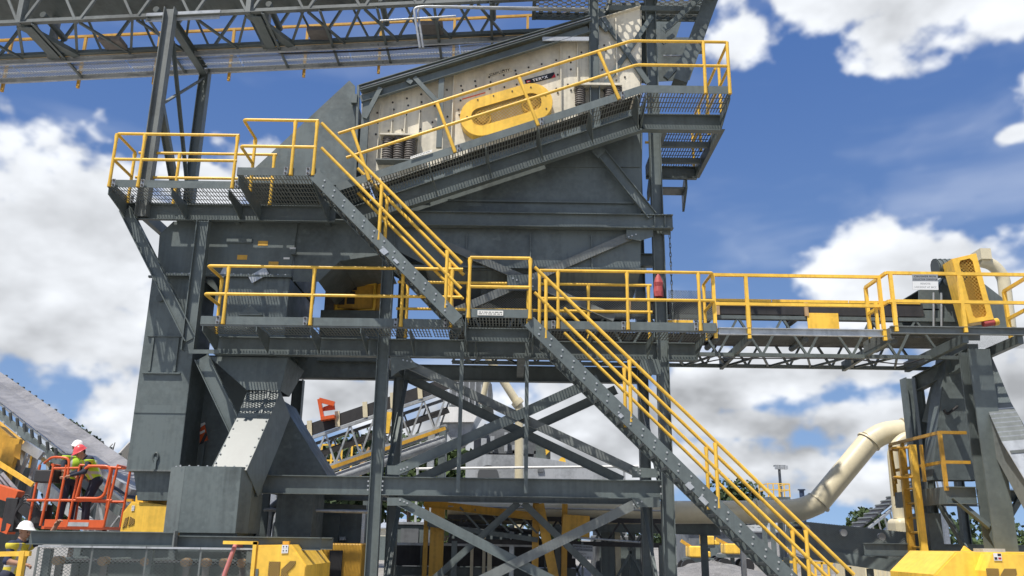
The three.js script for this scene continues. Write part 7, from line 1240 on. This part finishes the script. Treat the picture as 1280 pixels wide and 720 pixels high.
{ // plant buildings far behind
  for (const [lab, px, z, w, h, m] of [['far pale shed behind the left columns', 480, -68, 9, 2.3, 'cream'], ['far dark plant shed under the duct right of the tower', 930, -66, 8, 2.4, 'plantDark']]) {
    const x = { 800: 9.334, 480: -9.352, 930: 17.235 }[px], t = thing('plant_shed', lab, 'shed', [x, 0, z]); part(t, 'wall', bx(x - w / 2, x + w / 2, 0, h, z - 5, z), M[m]); part(t, 'roof', plate([[x - w / 2 - 0.2, h, z + 0.2], [x + w / 2 + 0.2, h, z + 0.2], [x + w / 2 + 0.2, h + 0.7, z - 2.5], [x - w / 2 - 0.2, h + 0.7, z - 2.5]], 0.1), M.galv); for (let i = 0; i < 3; i++) part(t, 'door', bx(x - w / 2 + 0.6 + i * w / 3, x - w / 2 + 0.6 + i * w / 3 + w / 5, 0, h * 0.75, z, z + 0.05), M.steelDark);
  }
}

{ // machinery standing further back in the shade of the tower
  const g = (px, py, z) => { const k = z === -23 ? [0.091, 1.528, 49.3] : [0.107, 1.507, 42]; return [k[0] + (px - 640) / k[2], k[1] + (680 - py) / k[2], z]; };
  const unit = (name, label, cat, z, x0, x1, top, m, extras) => { const a = g(x0, 0, z)[0], b = g(x1, 0, z)[0], y = g(0, top, z)[1], t = thing(name, label, cat, [(a + b) / 2, 0, z]); part(t, 'body', bx(a, b, 0.45, y, z - 1.4, z, 0.04), m); for (const x of [a + 0.15, b - 0.15]) for (const dz of [-0.15, -1.25]) part(t, 'leg', bx(x - 0.08, x + 0.08, 0, 0.45, z + dz - 0.08, z + dz + 0.08), M.steelDark); extras(t, a, b, y, z); };
  unit('pump_house', 'dark machine housing with silver roof edge behind the left tower column', 'machine', -23, 490, 545, 658, M.steelDark, (t, a, b, y, z) => { part(t, 'roof_edge', bx(a - 0.05, b + 0.05, y, y + 0.06, z - 1.45, z + 0.05), M.galv); part(t, 'door', bx(a + 0.2, a + 0.65, 0.5, y - 0.1, z, z + 0.03), M.plantDark); part(t, 'pipe', pipe([[b - 0.2, y - 0.2, z + 0.06], [b - 0.2, 0.5, z + 0.06]], 0.06, 10), M.galv); });
  unit('feeder_body', 'dark ribbed feeder body behind the crossing braces of the lowest bay', 'feeder', -23, 560, 668, 664, M.steelDark, (t, a, b, y, z) => { for (let i = 0; i < 9; i++) part(t, 'rib', bx(mix(a, b, (i + 0.5) / 9) - 0.03, mix(a, b, (i + 0.5) / 9) + 0.03, 0.5, y - 0.05, z, z + 0.08), M.steel); part(t, 'top_flange', bx(a - 0.05, b + 0.05, y, y + 0.05, z - 1.45, z + 0.1), M.steelDusty); });
  unit('drive_unit', 'dark drive unit with silver motor behind the notice board', 'machine', -23, 745, 806, 668, M.plantDark, (t, a, b, y, z) => { part(t, 'motor', cyl([a + 0.2, y + 0.2, z - 0.6], [b - 0.4, y + 0.2, z - 0.6], 0.2, 16), M.galv); part(t, 'panel', bx(a + 0.1, b - 0.1, 0.7, y - 0.15, z, z + 0.03), M.steelDark); });
}

{
  const t = thing('lattice_bridge', 'dark lattice bridge crossing in front of the cream duct under the tower', 'bridge', [1, 0, -19.6]);
  const A = [-1.33, 2.098, -19.55], B = [3.481, 2.062, -19.55], C = [-1.313, 1.595, -19.55], D = [3.463, 1.559, -19.55], n = 14;
  part(t, 'chord', prism(bar(0.08, 0.1), A, B), M.rubber); part(t, 'chord', prism(bar(0.08, 0.1), C, D), M.rubber); part(t, 'hand_rope', pipe([add3(A, [0, 0.22, 0.1]), add3(B, [0, 0.22, 0.1])], 0.018, 6), M.galv);
  for (let i = 0; i < n; i++) part(t, 'web_bar', prism(bar(0.04, 0.05), lerp3(i % 2 ? A : C, i % 2 ? B : D, i / n), lerp3(i % 2 ? C : A, i % 2 ? D : B, (i + 1) / n), [0, 0, 1]), M.rubber);
  for (const k of [0.03, 0.5, 0.97]) { const p = lerp3(C, D, k); part(t, 'leg', bx(p[0] - 0.06, p[0] + 0.06, 0, p[1], p[2] - 0.06, p[2] + 0.06), M.steel); }
}

renderer.render(scene, camera);
